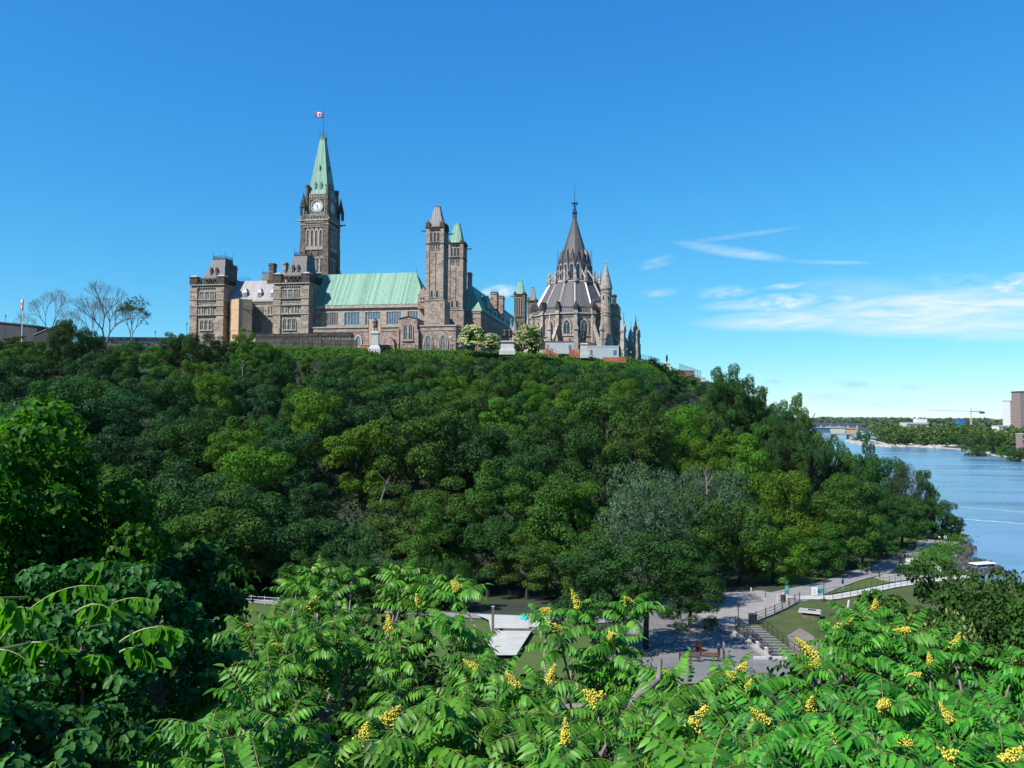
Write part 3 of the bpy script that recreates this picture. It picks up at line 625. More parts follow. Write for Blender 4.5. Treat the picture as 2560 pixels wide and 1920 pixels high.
# corner gable next to the shaft
b = MB(ORG); v3 = 303; a0,a1 = U(1044,v3),U(1064,v3); z0 = Z(759,v3,1050); z1 = Z(736,v3,1050); za = Z(716,v3,1058); am = U(1058,v3)
b.polyx([(a0,z0-2),(a1,z0-2),(a1,z1),(am,za),(a0,z1)], v3, v3+9); gb = b.build('gable', M['stone_pink'], pb)
window(gb, ORG, U(1049,v3), U(1061,v3), Z(752,v3,1050), Z(741,v3,1050), v3, 'v', 2, kind='rect', proud=.2, gl='glass')
# lower wing in front: flat roofed, gothic openings
v = 288.0; b = MB(ORG); a0, a1 = U(784,v), U(1063,v); zt = Z(817,v,900); b.box(a0,a1,v,v+17,ZG,zt)
v4 = 284.0; a2, a3 = U(1050,v4), U(1140,v4); zt2 = Z(813,v4,1100); b.box(a2,a3,v4,v4+20,ZG,zt2)
lw = b.build('wall', M['stone_pink'], pb); tag(lw, 'long low flat-topped wing in pinkish stone')
d = MB(ORG); zq = Z(829,v,900)
d.box(a0-.2,a1,v-.35,v,zt-.4,zt+.1); d.box(a0-.1,a1,v-.2,v,zq,zq+.3); d.box(a2-.2,a3+.3,v4-.35,v4,zt2-.4,zt2+.1); d.box(a3,a3+.3,v4,v4+20,zt2-.4,zt2+.1)
zq = Z(826,v4,1100); d.box(a2,a3+.2,v4-.2,v4,zq,zq+.3)
for l,r_ in ((1060,1083),(1097,1121)):
    A = arch(U(l,v4),U(r_,v4),Z(876,v4,l),Z(833,v4,l)); B = arch(U(l,v4)+.35,U(r_,v4)-.35,Z(876,v4,l),Z(833,v4,l)-.5); d.ring(A,B,v4-.35,v4+.05)
d.build('cornice', M['dress'], lw)
window(lw, ORG, U(888,v),U(906,v),Z(868,v,890),Z(837,v,890),v,'v',1,fr='granite',gl='glass_pale',t=.45)
for l,r_ in ((1063.5,1079.5),(1101,1117)): window(lw, ORG, U(l,v4),U(r_,v4),Z(874,v4,l),Z(837,v4,l),v4,'v',1,gl='glass_pale',t=.3)
for q in (1130,1160): pass
# projecting gabled bay
v5 = 283.0; b = MB(ORG); a0,a1 = U(994,v5),U(1047,v5); zb = Z(830,v5,1000)
b.polyx([(U(998,v5),ZG),(U(1043,v5),ZG),(U(1043,v5),Z(797,v5,1040)),(U(1021,v5),Z(791,v5,1020)),(U(998,v5),Z(797,v5,1000))], v5, v5+9)
b.box(a0,U(999,v5),v5-.4,v5+3,ZG,Z(824,v5,996)); b.box(U(1041,v5),a1,v5-.4,v5+3,ZG,Z(824,v5,1044))
by = b.build('bay', M['stone_pink'], pb); tag(by, 'gabled bay with two tall lancet windows')
d = MB(ORG); d.polyx([(U(997,v5),Z(797.5,v5,1000)),(U(1021,v5),Z(791.3,v5,1020)),(U(1044,v5),Z(797.5,v5,1040)),(U(1044,v5),Z(796,v5,1040)),(U(1021,v5),Z(789.5,v5,1020)),(U(997,v5),Z(796,v5,1000))],v5-.3,v5+9); d.build('coping', M['dress_dark'], by)
window(by, ORG, U(1007.5,v5),U(1033.5,v5),Z(851,v5,1010),Z(809,v5,1010),v5,'v',2,gl='glass',t=.35)
window(by, ORG, 284.5, 289, Z(853,v5,1043), Z(830,v5,1043), U(1043,v5), 'u', 1, out=1)
b = MB(ORG); v6 = 285.0; b.polyx([(U(974,v6),ZG),(U(986,v6),ZG),(U(986,v6),Z(858,v6,980)),(U(980,v6),Z(846,v6,980)),(U(974,v6),Z(858,v6,980))],v6,v6+4); tag(b.build('porch', M['stone_pink'], pb), 'little gabled doorway')
# terrace wall below the pavilions with dark cornice
v7 = 292; b = MB(ORG); a0,a1 = U(655,v7),U(890,v7); b.box(U(600,v7+2),a0,v7+2,v7+9,ZG-2,Z(843,v7,640)); b.box(a0,a1,v7-4.3,v7+12,ZG-2,Z(839,v7,750)); tw_ = b.build('terrace', M['stone_pink'], pb)
d = MB(ORG); zt = Z(838.5,v7,750); d.box(a0-.2,a1+.2,v7-4.7,v7-4.2,zt-.8,zt+.1); d.box(a0-.2,a1+.2,v7-4.8,v7+12,zt+.1,zt+.3); corbels(d,a0,a1,zt-.8,v7-4.3,30,h=.7,d=.3)
tag(d.build('cornice', M['dress_dark'], tw_), 'sooty dentilled cornice')
for q in (700,735,768,802,836): window(tw_, ORG, U(q,v7-4.3), U(q+14,v7-4.3), Z(874,v7,q), Z(852,v7,q), v7-4.3,'v',1,gl='glass',sill=False)

# ---------------------------------------------------------------- square ventilation shafts
def shaft(l, r_, v, dep, ybase, ycor, yrt, apex, roofmat, label, root, full=True, base=None):
    a0,a1 = U(l,v,ycor+60),U(r_,v,ycor+60); w = a1-a0; zc = Z(ycor,v,l); z0 = Z(ybase,v,l); zt = Z(yrt,v,l); H = zc-z0
    b = MB(ORG); 
    if base: b.box(U(base[0],v-.5),U(base[1],v-.5),v-.6,v+dep+.6,ZG,z0); b.box(U(base[0],v)-.15,U(base[1],v)+.15,v-.8,v+dep+.8,z0-.25,z0+.15)
    zl = zc-3.9*w/7  # louvre level
    b.box(a0+.25,a1-.25,v+.25,v+dep-.25,ZG if not base else z0,zc)
    pw = w*.2
    for (x0,x1,y0,y1) in ((a0,a0+pw,v,v+pw),(a1-pw,a1,v,v+pw),(a1-pw,a1,v+dep-pw,v+dep),(a0,a0+pw,v+dep-pw,v+dep)): b.box(x0,x1,y0,y1,z0,zc)
    cc_ = (a0+a1)/2; b.box(cc_-w*.05,cc_+w*.05,v+.02,v+.3,z0+1,zc-.36*H if full else z0+2); cv_ = v+dep/2
    b.box(a1-.3,a1-.02,cv_-w*.05,cv_+w*.05,z0+1,zc-.36*H if full else z0+2)
    tw = b.build('tower', M['stone'] if full else M['stone_dark'], root); tag(tw, label)
    d = MB(ORG); zb = zc-(.225*H if full else .5*H)
    for z_,pr in ((zc,.35),(zb,.15)):
        d.box(a0-pr,a1+pr,v-pr,v+dep+pr,z_-.35,z_)
    corbels(d,a0+pw,a1-pw,zc-.5,v+.25,6,h=.9,d=.45); corbels(d,v+pw,v+dep-pw,zc-.5,a1-.25,6,out=1,axis='u',h=.9,d=.45)
    d.build('cornice', M['dress_dark'], tw)
    fm = MB(ORG); pm = MB(ORG); zl0, zl1 = zb+.4, zc-1.9
    for axis,A,B,p,o in (('v',a0+pw,a1-pw,v+.25,-1),('u',v+pw,v+dep-pw,a1-.25,1)):
        Wd = (B-A)/3
        for i in range(3):
            fm.ring(arch(A+Wd*i+.02,A+Wd*(i+1)-.02,zl0,zl1), arch(A+Wd*i+.3*Wd*.5,A+Wd*(i+1)-.3*Wd*.5,zl0+.2,zl1-.35), *sorted((p,p+o*.3)), axis)
            pm.polyx(arch(A+Wd*i+.12*Wd,A+Wd*(i+1)-.12*Wd,zl0+.1,zl1-.3), *sorted((p,p+o*.06)), axis)
        if full:
            for s in (.25,.75):
                c = A+(B-A)*s; pm.polyx(rect(c-.55,c+.55,zb-2.5,zb-.6), *sorted((p,p+o*.05)), axis); fm.ring(rect(c-.75,c+.75,zb-2.7,zb-.5), rect(c-.6,c+.6,zb-2.5,zb-.7), *sorted((p,p+o*.2)), axis); fm.polyx(rect(c-.1,c+.1,zb-2.5,zb-.6), *sorted((p+o*.06,p+o*.2)), axis)
    wf = fm.build('louvre_window', M['dress'], tw); pm.build('louvres', M['iron'], wf)
    if full:
        for s in (.25,.75):
            c = a0+pw+(a1-a0-2*pw)*s; window(tw,ORG,c-.75,c+.75,z0+.9,z0+4.2,v+.25,'v',1,proud=.2,t=.25,sill=False,bars=False)
    t_ = MB(ORG); pl,pr_,ya = apex; zr = Z(ya,v+dep/2,(pl+pr_)/2); rw = (U(pr_,v+dep/2,ya)-U(pl,v+dep/2,ya))/2
    for (x0,y0) in ((a0,v),(a1-pw,v),(a1-pw,v+dep-pw),(a0,v+dep-pw)):
        t_.box(x0-.15,x0+pw+.15,y0-.15,y0+pw+.15,zc,zt-1.0); t_.frus(x0-.15,x0+pw+.15,y0-.15,y0+pw+.15,zt-1.0,x0+pw/2-.1,x0+pw/2+.1,y0+pw/2-.1,y0+pw/2+.1,zt+.2)
    tag(t_.build('corner_turret', M['dress_dark'], tw))
    rm = MB(ORG); i1 = w*.13
    rm.frus(a0+.2,a1-.2,v+.2,v+dep-.2,zc+.1, a0+i1,a1-i1,v+i1,v+dep-i1,zc+1.4)
    rm.frus(a0+i1,a1-i1,v+i1,v+dep-i1,zc+1.4, cc_-rw,cc_+rw,cv_-rw,cv_+rw,zr-.6); rm.box(cc_-rw-.12,cc_+rw+.12,cv_-rw-.12,cv_+rw+.12,zr-.6,zr-.3)
    rm.frus(cc_-rw,cc_+rw,cv_-rw,cv_+rw,zr-.3,cc_-.1,cc_+.1,cv_-.1,cv_+.1,zr+.3)
    rm.build('roof', M[roofmat], tw)
    g = MB(ORG)
    for (x0,y0,dx) in ((a0,v+.4,-1),(a1,v+dep-.4,1)):
        g.tube((x0,y0,zc-1.5),(x0+dx*1.8,y0,zc-1.4),.28,.2); g.lathe(x0+dx*1.95,y0,[(.05,zc-1.75),(.3,zc-1.5),(.05,zc-1.2)],6)
    g.build('gargoyle', M['dress_dark'], tw)
    return tw
shaft(1064.8,1109,298,7.4,751,567.5,551,(1089.5,1102.5,515),'lead_mid','nearer square ventilation shaft with grey pyramid roof',pb,base=(1061,1111))
shaft(1117,1157.5,328,7.4,775,607,598,(1138,1150,558),'copper','farther square ventilation shaft with green pyramid roof',pb,base=(1114,1159))
shaft(1284.5,1312,460,7.4,850,735,728,(1300,1307.5,700),'copper','distant square shaft with green pyramid roof',pb,full=False)
shaft(1318,1341,500,7.4,850,751,745,(1325,1331,718),'lead_mid','distant square shaft with grey pyramid roof',pb,full=False)

# ---------------------------------------------------------------- rear wing running away to the right
v = 332; b = MB(ORG); a0,a1 = U(1126,v),U(1202,v); ze = Z(775,v,1180); b.box(a0,a1,v,455,ZG,ze-.3); wg = b.build('wall', M['stone_pink'], pb); tag(wg, 'rear wing running away beside the library')
d = MB(ORG); d.box(a0-.3,a1+.5,v-.5,455,ze-.6,ze-.15); corbels(d,U(1159,v),a1,ze-.7,v,9,h=.8,d=.3)
for zz in (ze-3.1,ze-8): d.box(a0,a1+.15,v-.2,455,zz-.3,zz)
d.build('cornice', M['dress'], wg)
for k in range(9):
    c = 338+k*9; window(wg,ORG,c,c+5,ze-7.4,ze-3.6,a1,'u',3,out=1,kind='rect',gl='glass',proud=.25)
    window(wg,ORG,c+.5,c+4.5,ze-13,ze-8.8,a1,'u',2,out=1,gl='glass',proud=.25)
for l,r_ in ((1128,1134),(1137,1142)): window(wg,ORG,U(l,v),U(r_,v),Z(812,v,l),Z(786,v,l),v,'v',1,gl='glass',proud=.2)
b = MB(ORG); vr0 = v+7.5; zr = Z(712,vr0,1177); um = U(1177,vr0,712)
b.hexa([(a0-.4,v-.5,ze-.2),(a1+.6,v-.5,ze-.2),(a1+.6,455,ze-.2),(a0-.4,455,ze-.2)],[(um-.1,vr0,zr),(um+.1,vr0,zr),(um+.1,454,zr),(um-.1,454,zr)])
rw_ = b.build('roof', M['copper'], pb); tag(rw_, 'steep green hipped roof of the rear wing')
sl_ = (zr-ze)/(a1+.6-um)
for k,c in enumerate((347,357,367,377,387,402,420,438)):
    dm = MB(ORG); us = a1-.4; zb = ze+.8
    dm.box(us-2.2,us,c-1,c+1,zb-.5,zb+2.6); dm.box(us-3.2,us+.4,c-1.3,c+1.3,zb+2.6,zb+2.85)
    do = dm.build('dormer', M['copper'], pb); window(do,ORG,c-.8,c+.8,zb+.4,zb+2.4,us,'u',1,out=1,kind='rect',proud=.1,t=.12,sill=False,fr='copper_dark')
dm = MB(ORG); c = 352; us = um+(a1-um)*.42; dm.polyx([(c-2.6,zr-9),(c+2.6,zr-9),(c+1.9,zr-4),(c+.6,zr-3.2),(c-.6,zr-3.2),(c-1.9,zr-4)], um, us+2.8,'u'); tag(dm.build('dormer', M['copper'], pb), 'larger hipped dormer high on the green roof')
chimney(1168,1177,681,722,342,3,'stone_pink'); chimney(1226,1242,729,772,372,4.5,'stone_pink'); chimney(1243,1257.5,739,785,384,4.5,'stone_pink')
# ================================================================ clock tower
VT = 362.0; TORG = (U(785,VT+7), VT+7, 23.0)
ct = empty('clock_tower', (*uv2w(TORG[0],TORG[1]), 23.0), -TH)
tag(ct, 'tall gothic clock tower with green copper spire, tallest thing on the skyline', 'tower')
D = 15.0; a0, a1 = U(750.5,VT,600), U(820,VT,600); v0, v1 = VT, VT+D; cu, cv_ = (a0+a1)/2, VT+D/2; w = a1-a0
zb = Z(543,VT,785); z575 = Z(572,VT,785); z624 = Z(624,VT,785); zk0 = Z(535,VT,785)
pw = w*.17
b = MB(TORG); b.box(a0+.5,a1-.5,v0+.5,v1-.5,ZG,zb-2)
for (x,y) in ((a0,v0),(a1-pw,v0),(a1-pw,v1-pw),(a0,v1-pw)):
    b.box(x-.5,x+pw+.5,y-.5,y+pw+.5,ZG,z624-8); b.box(x-.2,x+pw+.2,y-.2,y+pw+.2,z624-8,z624+3); b.box(x,x+pw,y,y+pw,z624+3,zb+1.2)
for s in (1/3.,2/3.):
    c = a0+pw+(w-2*pw)*s; b.box(c-.22,c+.22,v0+.1,v0+.6,z624-4,z575+2); c = v0+pw+(D-2*pw)*s; b.box(a1-.6,a1-.1,c-.22,c+.22,z624-4,z575+2)
body = b.build('tower_shaft', M['stone_dark'], ct); tag(body, 'square buttressed stone shaft')
d = MB(TORG)
for z_,pr,h in ((zb-1.2,.35,.5),(zb-3.4,.25,.35),(z624-4,.1,.4),(zb+.9,.2,.35)):
    d.box(a0-pr,a1+pr,v0-pr,v1+pr,z_-h,z_) if z_ < zb else None
corbels(d,a0+pw,a1-pw,zb-3.7,v0+.5,12,h=1.3,d=.5); corbels(d,v0+pw,v1-pw,zb-3.7,a1-.5,12,out=1,axis='u',h=1.3,d=.5)
corbels(d,a0+pw,a1-pw,zb-1.7,v0+.3,16,h=1.1,d=.4)
for (A,B,axis,p,o) in ((a0+pw,a1-pw,'v',v0,1),(v0+pw,v1-pw,'u',a1,-1)):     # pierced balustrade
    d.polyx(rect(A,B,zb-1.2,zb-.7), *sorted((p,p+o*.4)), axis); d.polyx(rect(A,B,zb+1.2,zb+1.5), *sorted((p,p+o*.4)), axis)
    for i in range(6):
        c0 = A+(B-A)*i/6; c1 = A+(B-A)*(i+1)/6; cm = (c0+c1)/2
        for q0,q1 in ((c0,cm),(c1,cm)): d.polyx([(q0-.14,zb+1.2),(q0+.14,zb+1.2),(q1+.14,zb-.7),(q1-.14,zb-.7)], *sorted((p+o*.03,p+o*.3)), axis)
d.build('cornice', M['dress'], body)
fm = MB(TORG); pm = MB(TORG)
for axis,A,B,p,o in (('v',a0+pw+.3,a1-pw-.3,v0+.5,-1),('u',v0+pw+.3,v1-pw-.3,a1-.5,1)):
    Wd = (B-A)/4
    for i in range(4):
        fm.ring(arch(A+Wd*i,A+Wd*(i+1),z624,z575+.4), arch(A+Wd*i+.5,A+Wd*(i+1)-.5,z624+1.6,z575-.6), *sorted((p,p+o*.45)), axis)
        pm.polyx(arch(A+Wd*i+.45,A+Wd*(i+1)-.45,z624+1.5,z575-.55), *sorted((p,p+o*.08)), axis)
        for k in range(12):
            zz = z624+1.9+k*.62; fm.polyx(rect(A+Wd*i+.5,A+Wd*(i+1)-.5,zz,zz+.14), *sorted((p+o*.09,p+o*.2)), axis)
wf = fm.build('belfry_louvres', M['dress'], ct); tag(wf, 'four tall louvred lancets on each side'); pm.build('louvres', M['iron'], wf)
zq0, zq1 = Z(682,VT,785), Z(640,VT,785)
window(ct,TORG,U(789,VT,655),U(808,VT,655),zq0,zq1,v0+.5,'v',2,gl='glass',proud=.5,t=.5); window(ct,TORG,v0+4.4,v0+D-4.4,zq0,zq1,a1-.5,'u',2,out=1,gl='glass',proud=.5,t=.5)
# clock stage
VK = VT+2.0; k0,k1 = U(768,VK,520),U(818.5,VK,520); kv1 = VK+(k1-k0)*1.08; ze = Z(484,VK,795); kc, kvc = (k0+k1)/2,(VK+kv1)/2
b = MB(TORG); b.box(k0,k1,VK,kv1,zb-2,ze); kp = 1.5
for (x,y) in ((k0,VK),(k1,VK),(k1,kv1),(k0,kv1)):
    b.lathe(x,y,[(1.05,zb-1),(1.05,ze+.5),(.95,ze+.6),(.95,ze+3.6),(1.15,ze+3.7),(1.15,ze+4.3)],8,ph=math.pi/8)
st = b.build('clock_stage', M['stone_dark'], ct)
d = MB(TORG); d.box(k0-.3,k1+.3,VK-.3,kv1+.3,ze-.4,ze); corbels(d,k0+1,k1-1,ze-.6,VK,10,h=1.6,d=.35); corbels(d,VK+1,kv1-1,ze-.6,k1,10,out=1,axis='u',h=1.6,d=.35)
d.ring(rect(k0+1.2,k1-1.2,ze-12.2,ze-2.6),rect(k0+1.5,k1-1.5,ze-11.9,ze-2.9),VK-.3,VK+.02); d.ring(rect(VK+1.2,kv1-1.2,ze-12.2,ze-2.6),rect(VK+1.5,kv1-1.5,ze-11.9,ze-2.9),k1-.02,k1+.3,'u')
d.build('cornice', M['dress'], st)
zcl = Z(515.5,VK,796); Rr = 14*(VK/ .945)/FOC
def circ(c, z, r, n=32): return [(c+r*math.cos(2*math.pi*i/n), z+r*math.sin(2*math.pi*i/n)) for i in range(n)]
for axis,c,p,o in (('v',kc,VK,-1),('u',kvc,k1,1)):
    s = 1 if axis == 'v' else 1
    f = MB(TORG); f.polyx(circ(c,zcl,Rr), *sorted((p,p+o*.12)), axis); fo = f.build('clock_face', M['dial'], ct)
    f = MB(TORG); f.ring(circ(c,zcl,Rr*1.2),circ(c,zcl,Rr*1.0),*sorted((p,p+o*.45)),axis); f.build('clock_surround', M['dress'], fo)
    f = MB(TORG); f.ring(circ(c,zcl,Rr*.72),circ(c,zcl,Rr*.69),*sorted((p+o*.12,p+o*.16)),axis); f.ring(circ(c,zcl,Rr*.995),circ(c,zcl,Rr*.96),*sorted((p+o*.12,p+o*.16)),axis)
    for k in range(12):
        an = k*math.pi/6; ca,sa = math.cos(an),math.sin(an); wd = .13
        f.polyx([(c+ca*Rr*.74-sa*wd,zcl+sa*Rr*.74+ca*wd),(c+ca*Rr*.74+sa*wd,zcl+sa*Rr*.74-ca*wd),(c+ca*Rr*.94+sa*wd,zcl+sa*Rr*.94-ca*wd),(c+ca*Rr*.94-sa*wd,zcl+sa*Rr*.94+ca*wd)],*sorted((p+o*.12,p+o*.17)),axis)
    f.build('numerals', M['iron'], fo)
    for nm,an,ln,wd in (('hour_hand',-45.5,.58,.24),('minute_hand',165,.88,.17)):   # about half past ten
        h = MB(TORG); q = R(90-an); ca,sa = math.cos(q),math.sin(q); L = Rr*ln
        h.polyx([(c-ca*.5-sa*wd,zcl-sa*.5+ca*wd),(c-ca*.5+sa*wd,zcl-sa*.5-ca*wd),(c+ca*L,zcl+sa*L-.02),(c+ca*L-sa*.05,zcl+sa*L+.05)],*sorted((p+o*(.18 if nm[0]=='h' else .23),p+o*(.22 if nm[0]=='h' else .27))),axis); h.build(nm, M['iron'], fo)
b = MB(TORG); zc0,zc1 = Z(541,VK,790),Z(531.5,VK,790)
for i in range(12):
    A = U(772.5,VK)+(U(811,VK)-U(772.5,VK))*i/12; b.box(A,A+.55,VK-1.0,VK-.8,zc0,zc1)
b.box(U(772,VK),U(811.5,VK),VK-1.1,VK,zc1,zc1+.25); b.box(U(772,VK),U(811.5,VK),VK-1.05,VK,zc0-.1,zc0+.15); b.box(U(773,VK),U(810,VK),VK-.7,VK-.3,zc0,zc1)
b.build('balcony', M['copper_dark'], ct)
# spire
V_ = (VK+kv1)/2; ya = 351; zt = Z(ya,V_,808); hw = (U(815,V_,ya)-U(803,V_,ya))/2
b = MB(TORG)
pr = [(0,0),(.06,.10),(.16,.2),(1,1)]; ww = (k1-k0)/2
for (h0,s0),(h1,s1) in zip(pr,pr[1:]):
    q0 = ww+(hw-ww)*s0; q1 = ww+(hw-ww)*s1; b.frus(kc-q0,kc+q0,kvc-q0*1.05,kvc+q0*1.05,ze+(zt-ze)*h0,kc-q1,kc+q1,kvc-q1*1.05,kvc+q1*1.05,ze+(zt-ze)*h1)
sp_ = b.build('spire', M['copper_spire'], ct); tag(sp_, 'tall green copper spire')
b = MB(TORG); b.box(kc-hw-.15,kc+hw+.15,kvc-hw-.15,kvc+hw+.15,zt,zt+1.3); b.box(kc-hw-.3,kc+hw+.3,kvc-hw-.3,kvc+hw+.3,zt+.9,zt+1.15)
for x in (-1,1):
    for y in (-1,1): b.tube((kc+x*hw,kvc+y*hw,zt+1),(kc+x*hw,kvc+y*hw,zt+4.4),.2,.1); b.lathe(kc+x*hw,kvc+y*hw,[(.05,zt+3.4),(.28,zt+3.7),(.05,zt+4)],6)
b.build('crown_gallery', M['copper_dark'], sp_)
for sx,hz in ((-.27,.1),(.27,.1),(0,.43)):
    for axis in ('v','u'):
        dm = MB(TORG); zz = ze+(zt-ze)*hz; q = ww+(hw-ww)*(.15+.85*(hz-.06)/.94); c = kc+sx*ww if axis=='v' else kvc+sx*ww
        h = 1.7 if hz < .2 else 1.0; W2 = .5 if hz < .2 else .28
        lo,hi = (kvc-q*1.05-.5,kvc-q*1.05+1.4) if axis=='v' else (kc+q-1.4,kc+q+.5)
        dm.polyx(rect(c-W2,c+W2,zz,zz+h),lo,hi,axis); dm.polyx([(c-W2-.15,zz+h),(c+W2+.15,zz+h),(c,zz+h+1.8)],lo-.1,hi+.1,axis); do = dm.build('dormer', M['copper_dark'], sp_)
        g = MB(TORG); g.polyx(rect(c-W2*.6,c+W2*.6,zz+.2,zz+h-.2),*((lo-.03,lo+.02) if axis=='v' else (hi-.02,hi+.03)),axis)
b = MB(TORG); ztop = Z(280,V_,810); b.tube((kc,kvc,zt+1),(kc,kvc,ztop),.17,.09,8); b.lathe(kc,kvc,[(.02,ztop-.1),(.3,ztop+.2),(.02,ztop+.5)],8); b.build('flagpole', M['iron_blue'], ct)
# open corner pinnacles
for (x,y) in ((U(758.5,v0+1.2,540),v0+1.2),(U(851.5,v1-1.2,550),v1-1.2),(a0+pw*.5,v1-pw*.5)):
    b = MB(TORG); z0 = zb+1.2; hh = Z(518,VT,759)-z0; q = 1.12
    for i in (-1,0,1):
        for j in (-1,0,1):
            if i or j: b.box(x+i*q-.16,x+i*q+.16,y+j*q-.16,y+j*q+.16,z0,z0+hh)
    b.box(x-q-.3,x+q+.3,y-q-.3,y+q+.3,z0+hh,z0+hh+.5); zt2 = Z(487,VT,759); H = zt2-z0-hh-.5
    b.frus(x-q-.1,x+q+.1,y-q-.1,y+q+.1,z0+hh+.5,x-.15,x+.15,y-.15,y+.15,zt2)
    for k in range(7):
        s = (k+.5)/7; e = (q+.1)*(1-s)+.15*s
        for i in (-1,1):
            for j in (-1,1): b.box(x+i*e-.16,x+i*e+.16,y+j*e-.16,y+j*e+.16,z0+hh+.5+H*s,z0+hh+.85+H*s)
        if k < 3:
            for i,j in ((0,-1),(1,0),(-1,0),(0,1)): b.box(x+i*e-.1,x+i*e+.1,y+j*e-.1,y+j*e+.1,z0+hh+.5+H*s,z0+hh+1.3+H*s)
    b.lathe(x,y,[(.08,zt2),(.42,zt2+.5),(.1,zt2+.9),(.25,zt2+1.1),(.02,zt2+1.6)],6)
    b.build('pinnacle', M['dress_dark'], ct)
for (x,y,dx,dy,mt) in ((a0-.2,v0+1,-1,0,'dress'),(a1,v0,.5,-.8,'granite'),(a1+.2,v1-1,1,0,'dress_dark')):
    g = MB(TORG); L = 2.6 if dy == 0 else 2.0; z_ = zb-1.2
    g.tube((x,y,z_),(x+dx*L,y+dy*L,z_+.15),.42,.26); g.lathe(x+dx*(L+.1),y+dy*(L+.1),[(.05,z_-.35),(.42,z_),(.36,z_+.35),(.05,z_+.6)],6); g.tube((x+dx*L*.6,y+dy*L*.6,z_),(x+dx*L*.65,y+dy*L*.65,z_+.75),.16,.05)
    g.build('gargoyle', M[mt], ct)
# flag
def maple():
    pts = [(0,1.0),(.17,.68),(.36,.78),(.27,.32),(.52,.56),(.58,.40),(.90,.46),(.78,.18),(.90,.10),(.42,-.28),(.48,-.46),(.04,-.38),(.04,-.85)]
    return pts+[(-x,y) for x,y in reversed(pts[1:])]
def flag(name, base, L, H, dirx, droop, label):
    n = 18; o = empty(name, base); tag(o, label, 'flag')
    def pos(s, t_):
        x = s*L; sag = droop*s*s*H; return (dirx[0]*x, dirx[1]*x+.22*math.sin(s*9)*s*L*.2, -H*(1-t_)*(1-.35*s*(droop>.2))-sag*(.2 if t_ > .5 else .2)+(.25*s*H if droop <= .5 else 0))
    for nm, s0, s1, mt in (('red_band',0,.25,'red'),('white_field',.25,.75,'white'),('red_band',.75,1,'red')):
        vs = []; fs = []; m_ = 8
        for i in range(m_+1):
            for j in range(5): vs.append(pos(s0+(s1-s0)*i/m_, j/4))
        for i in range(m_):
            for j in range(4): k = i*5+j; fs.append((k,k+5,k+6,k+1))
        ob = link_mesh(nm, np_mesh(nm, vs, [fs], [M[mt]], smooth=True), o); sd = ob.modifiers.new('thickness','SOLIDIFY'); sd.thickness = .03
    P = maple(); vs = []; 
    for side in (-1,1):
        vs += [tuple(Vector(pos(.5+x*.17, .5+y*.36))+Vector((0,side*.05,0))) for x,y in P]
    n = len(P); ob = link_mesh('maple_leaf', bpy.data.meshes.new('maple_leaf'), o)
    ob.data.from_pydata(vs, [], [tuple(range(n)), tuple(reversed(range(n,2*n)))]); ob.data.materials.append(M['red'])
    return o
pw_ = uv2w(kc, kvc); flag('flag', (pw_[0]-.1, pw_[1], ztop-.6), 4.0, 2.6, (-1,-.1), .1, 'red and white maple leaf flag flying from the clock tower spire')

# ================================================================ library
LV = 322.0; LU = U(1436, LV, 720); LO = (LU, LV, 21.0)
lb = empty('library_building', (*uv2w(LU,LV), 21.0), -TH)
tag(lb, 'round gothic library with tiered grey conical roof and ring of flying buttresses', 'building')
def lz(py, r): return Z(py, LV-r, 1438)
PH = R(-90+2+10-10)  # a pier faces the viewer
def ang(k): return R(-90+7)+k*R(22.5)
def ringp(r, z, n=16, ph=None): return [(LU+r*math.cos(ang(i)), LV+r*math.sin(ang(i)), z) for i in range(n)]
Z0 = 19.0; RW = 17.6; ze = lz(781,18); zk = lz(767.5,16.9); zt = lz(702.5,10.2)
b = MB(LO); b.hexa(ringp(RW,Z0), ringp(RW,ze)); wl = b.build('wall', M['stone_lib'], lb); tag(wl, 'sixteen-sided wall of pale pinkish stone')
b = MB(LO); rr = [18.3,16.8,10.3]; zz = [ze,zk,zt]
for i in range(2): b.hexa(ringp(rr[i],zz[i]),ringp(rr[i+1],zz[i+1]))
lr = b.build('roof', M['lib_roof'], lb); tag(lr, 'lower dark grey sloping roof in sixteen panels')
b = MB(LO)
for i in range(16):
    c,s = math.cos(ang(i)),math.sin(ang(i))
    b.tube((LU+16.9*c,LV+16.9*s,zk+.1),(LU+10.4*c,LV+10.4*s,zt+.15),.42,.36,4)
for r_,z_,h in ((10.5,zt-.1,.5),(18.4,ze-.35,.35)):
    P = ringp(r_,z_); Q = ringp(r_,z_+h); b.hexa(P,Q)
b.build('roof_rib', M['lead_light'], lr)
b = MB(LO)
for i in range(16):
    A = Vector(ringp(17.05,zk)[i]); B = Vector(ringp(17.05,zk)[(i+1)%16])
    for k in range(14): p = A.lerp(B,(k+.5)/14); b.lathe(p.x,p.y,[(.12,p.z-.1),(.12,p.z+.35),(.02,p.z+.5)],4)
b.build('snow_guard', M['slate'], lr)
b = MB(LO)
for i in range(16):
    A = Vector(ringp(RW+.15,ze-.6)[i]); B = Vector(ringp(RW+.15,ze-.6)[(i+1)%16])
    for k in range(14): p = A.lerp(B,(k+.5)/14); b.box(p.x-.13,p.x+.13,p.y-.13,p.y+.13,ze-1.5,ze-.4)
b.build('cornice', M['dress'], wl)
def loc_mesh(mb, name, mat, parent, phi, ):  # mb built round the axis with +x outward; turn it by phi
    c,s = math.cos(phi),math.sin(phi); mb.v = [(LU+x*c-y*s, LV+x*s+y*c, z) for x,y,z in mb.v]; mb.o = LO; return mb.build(name, M[mat], parent)
ap = RW*math.cos(R(11.25)); zs0, zs1 = lz(837,ap), lz(797,ap)
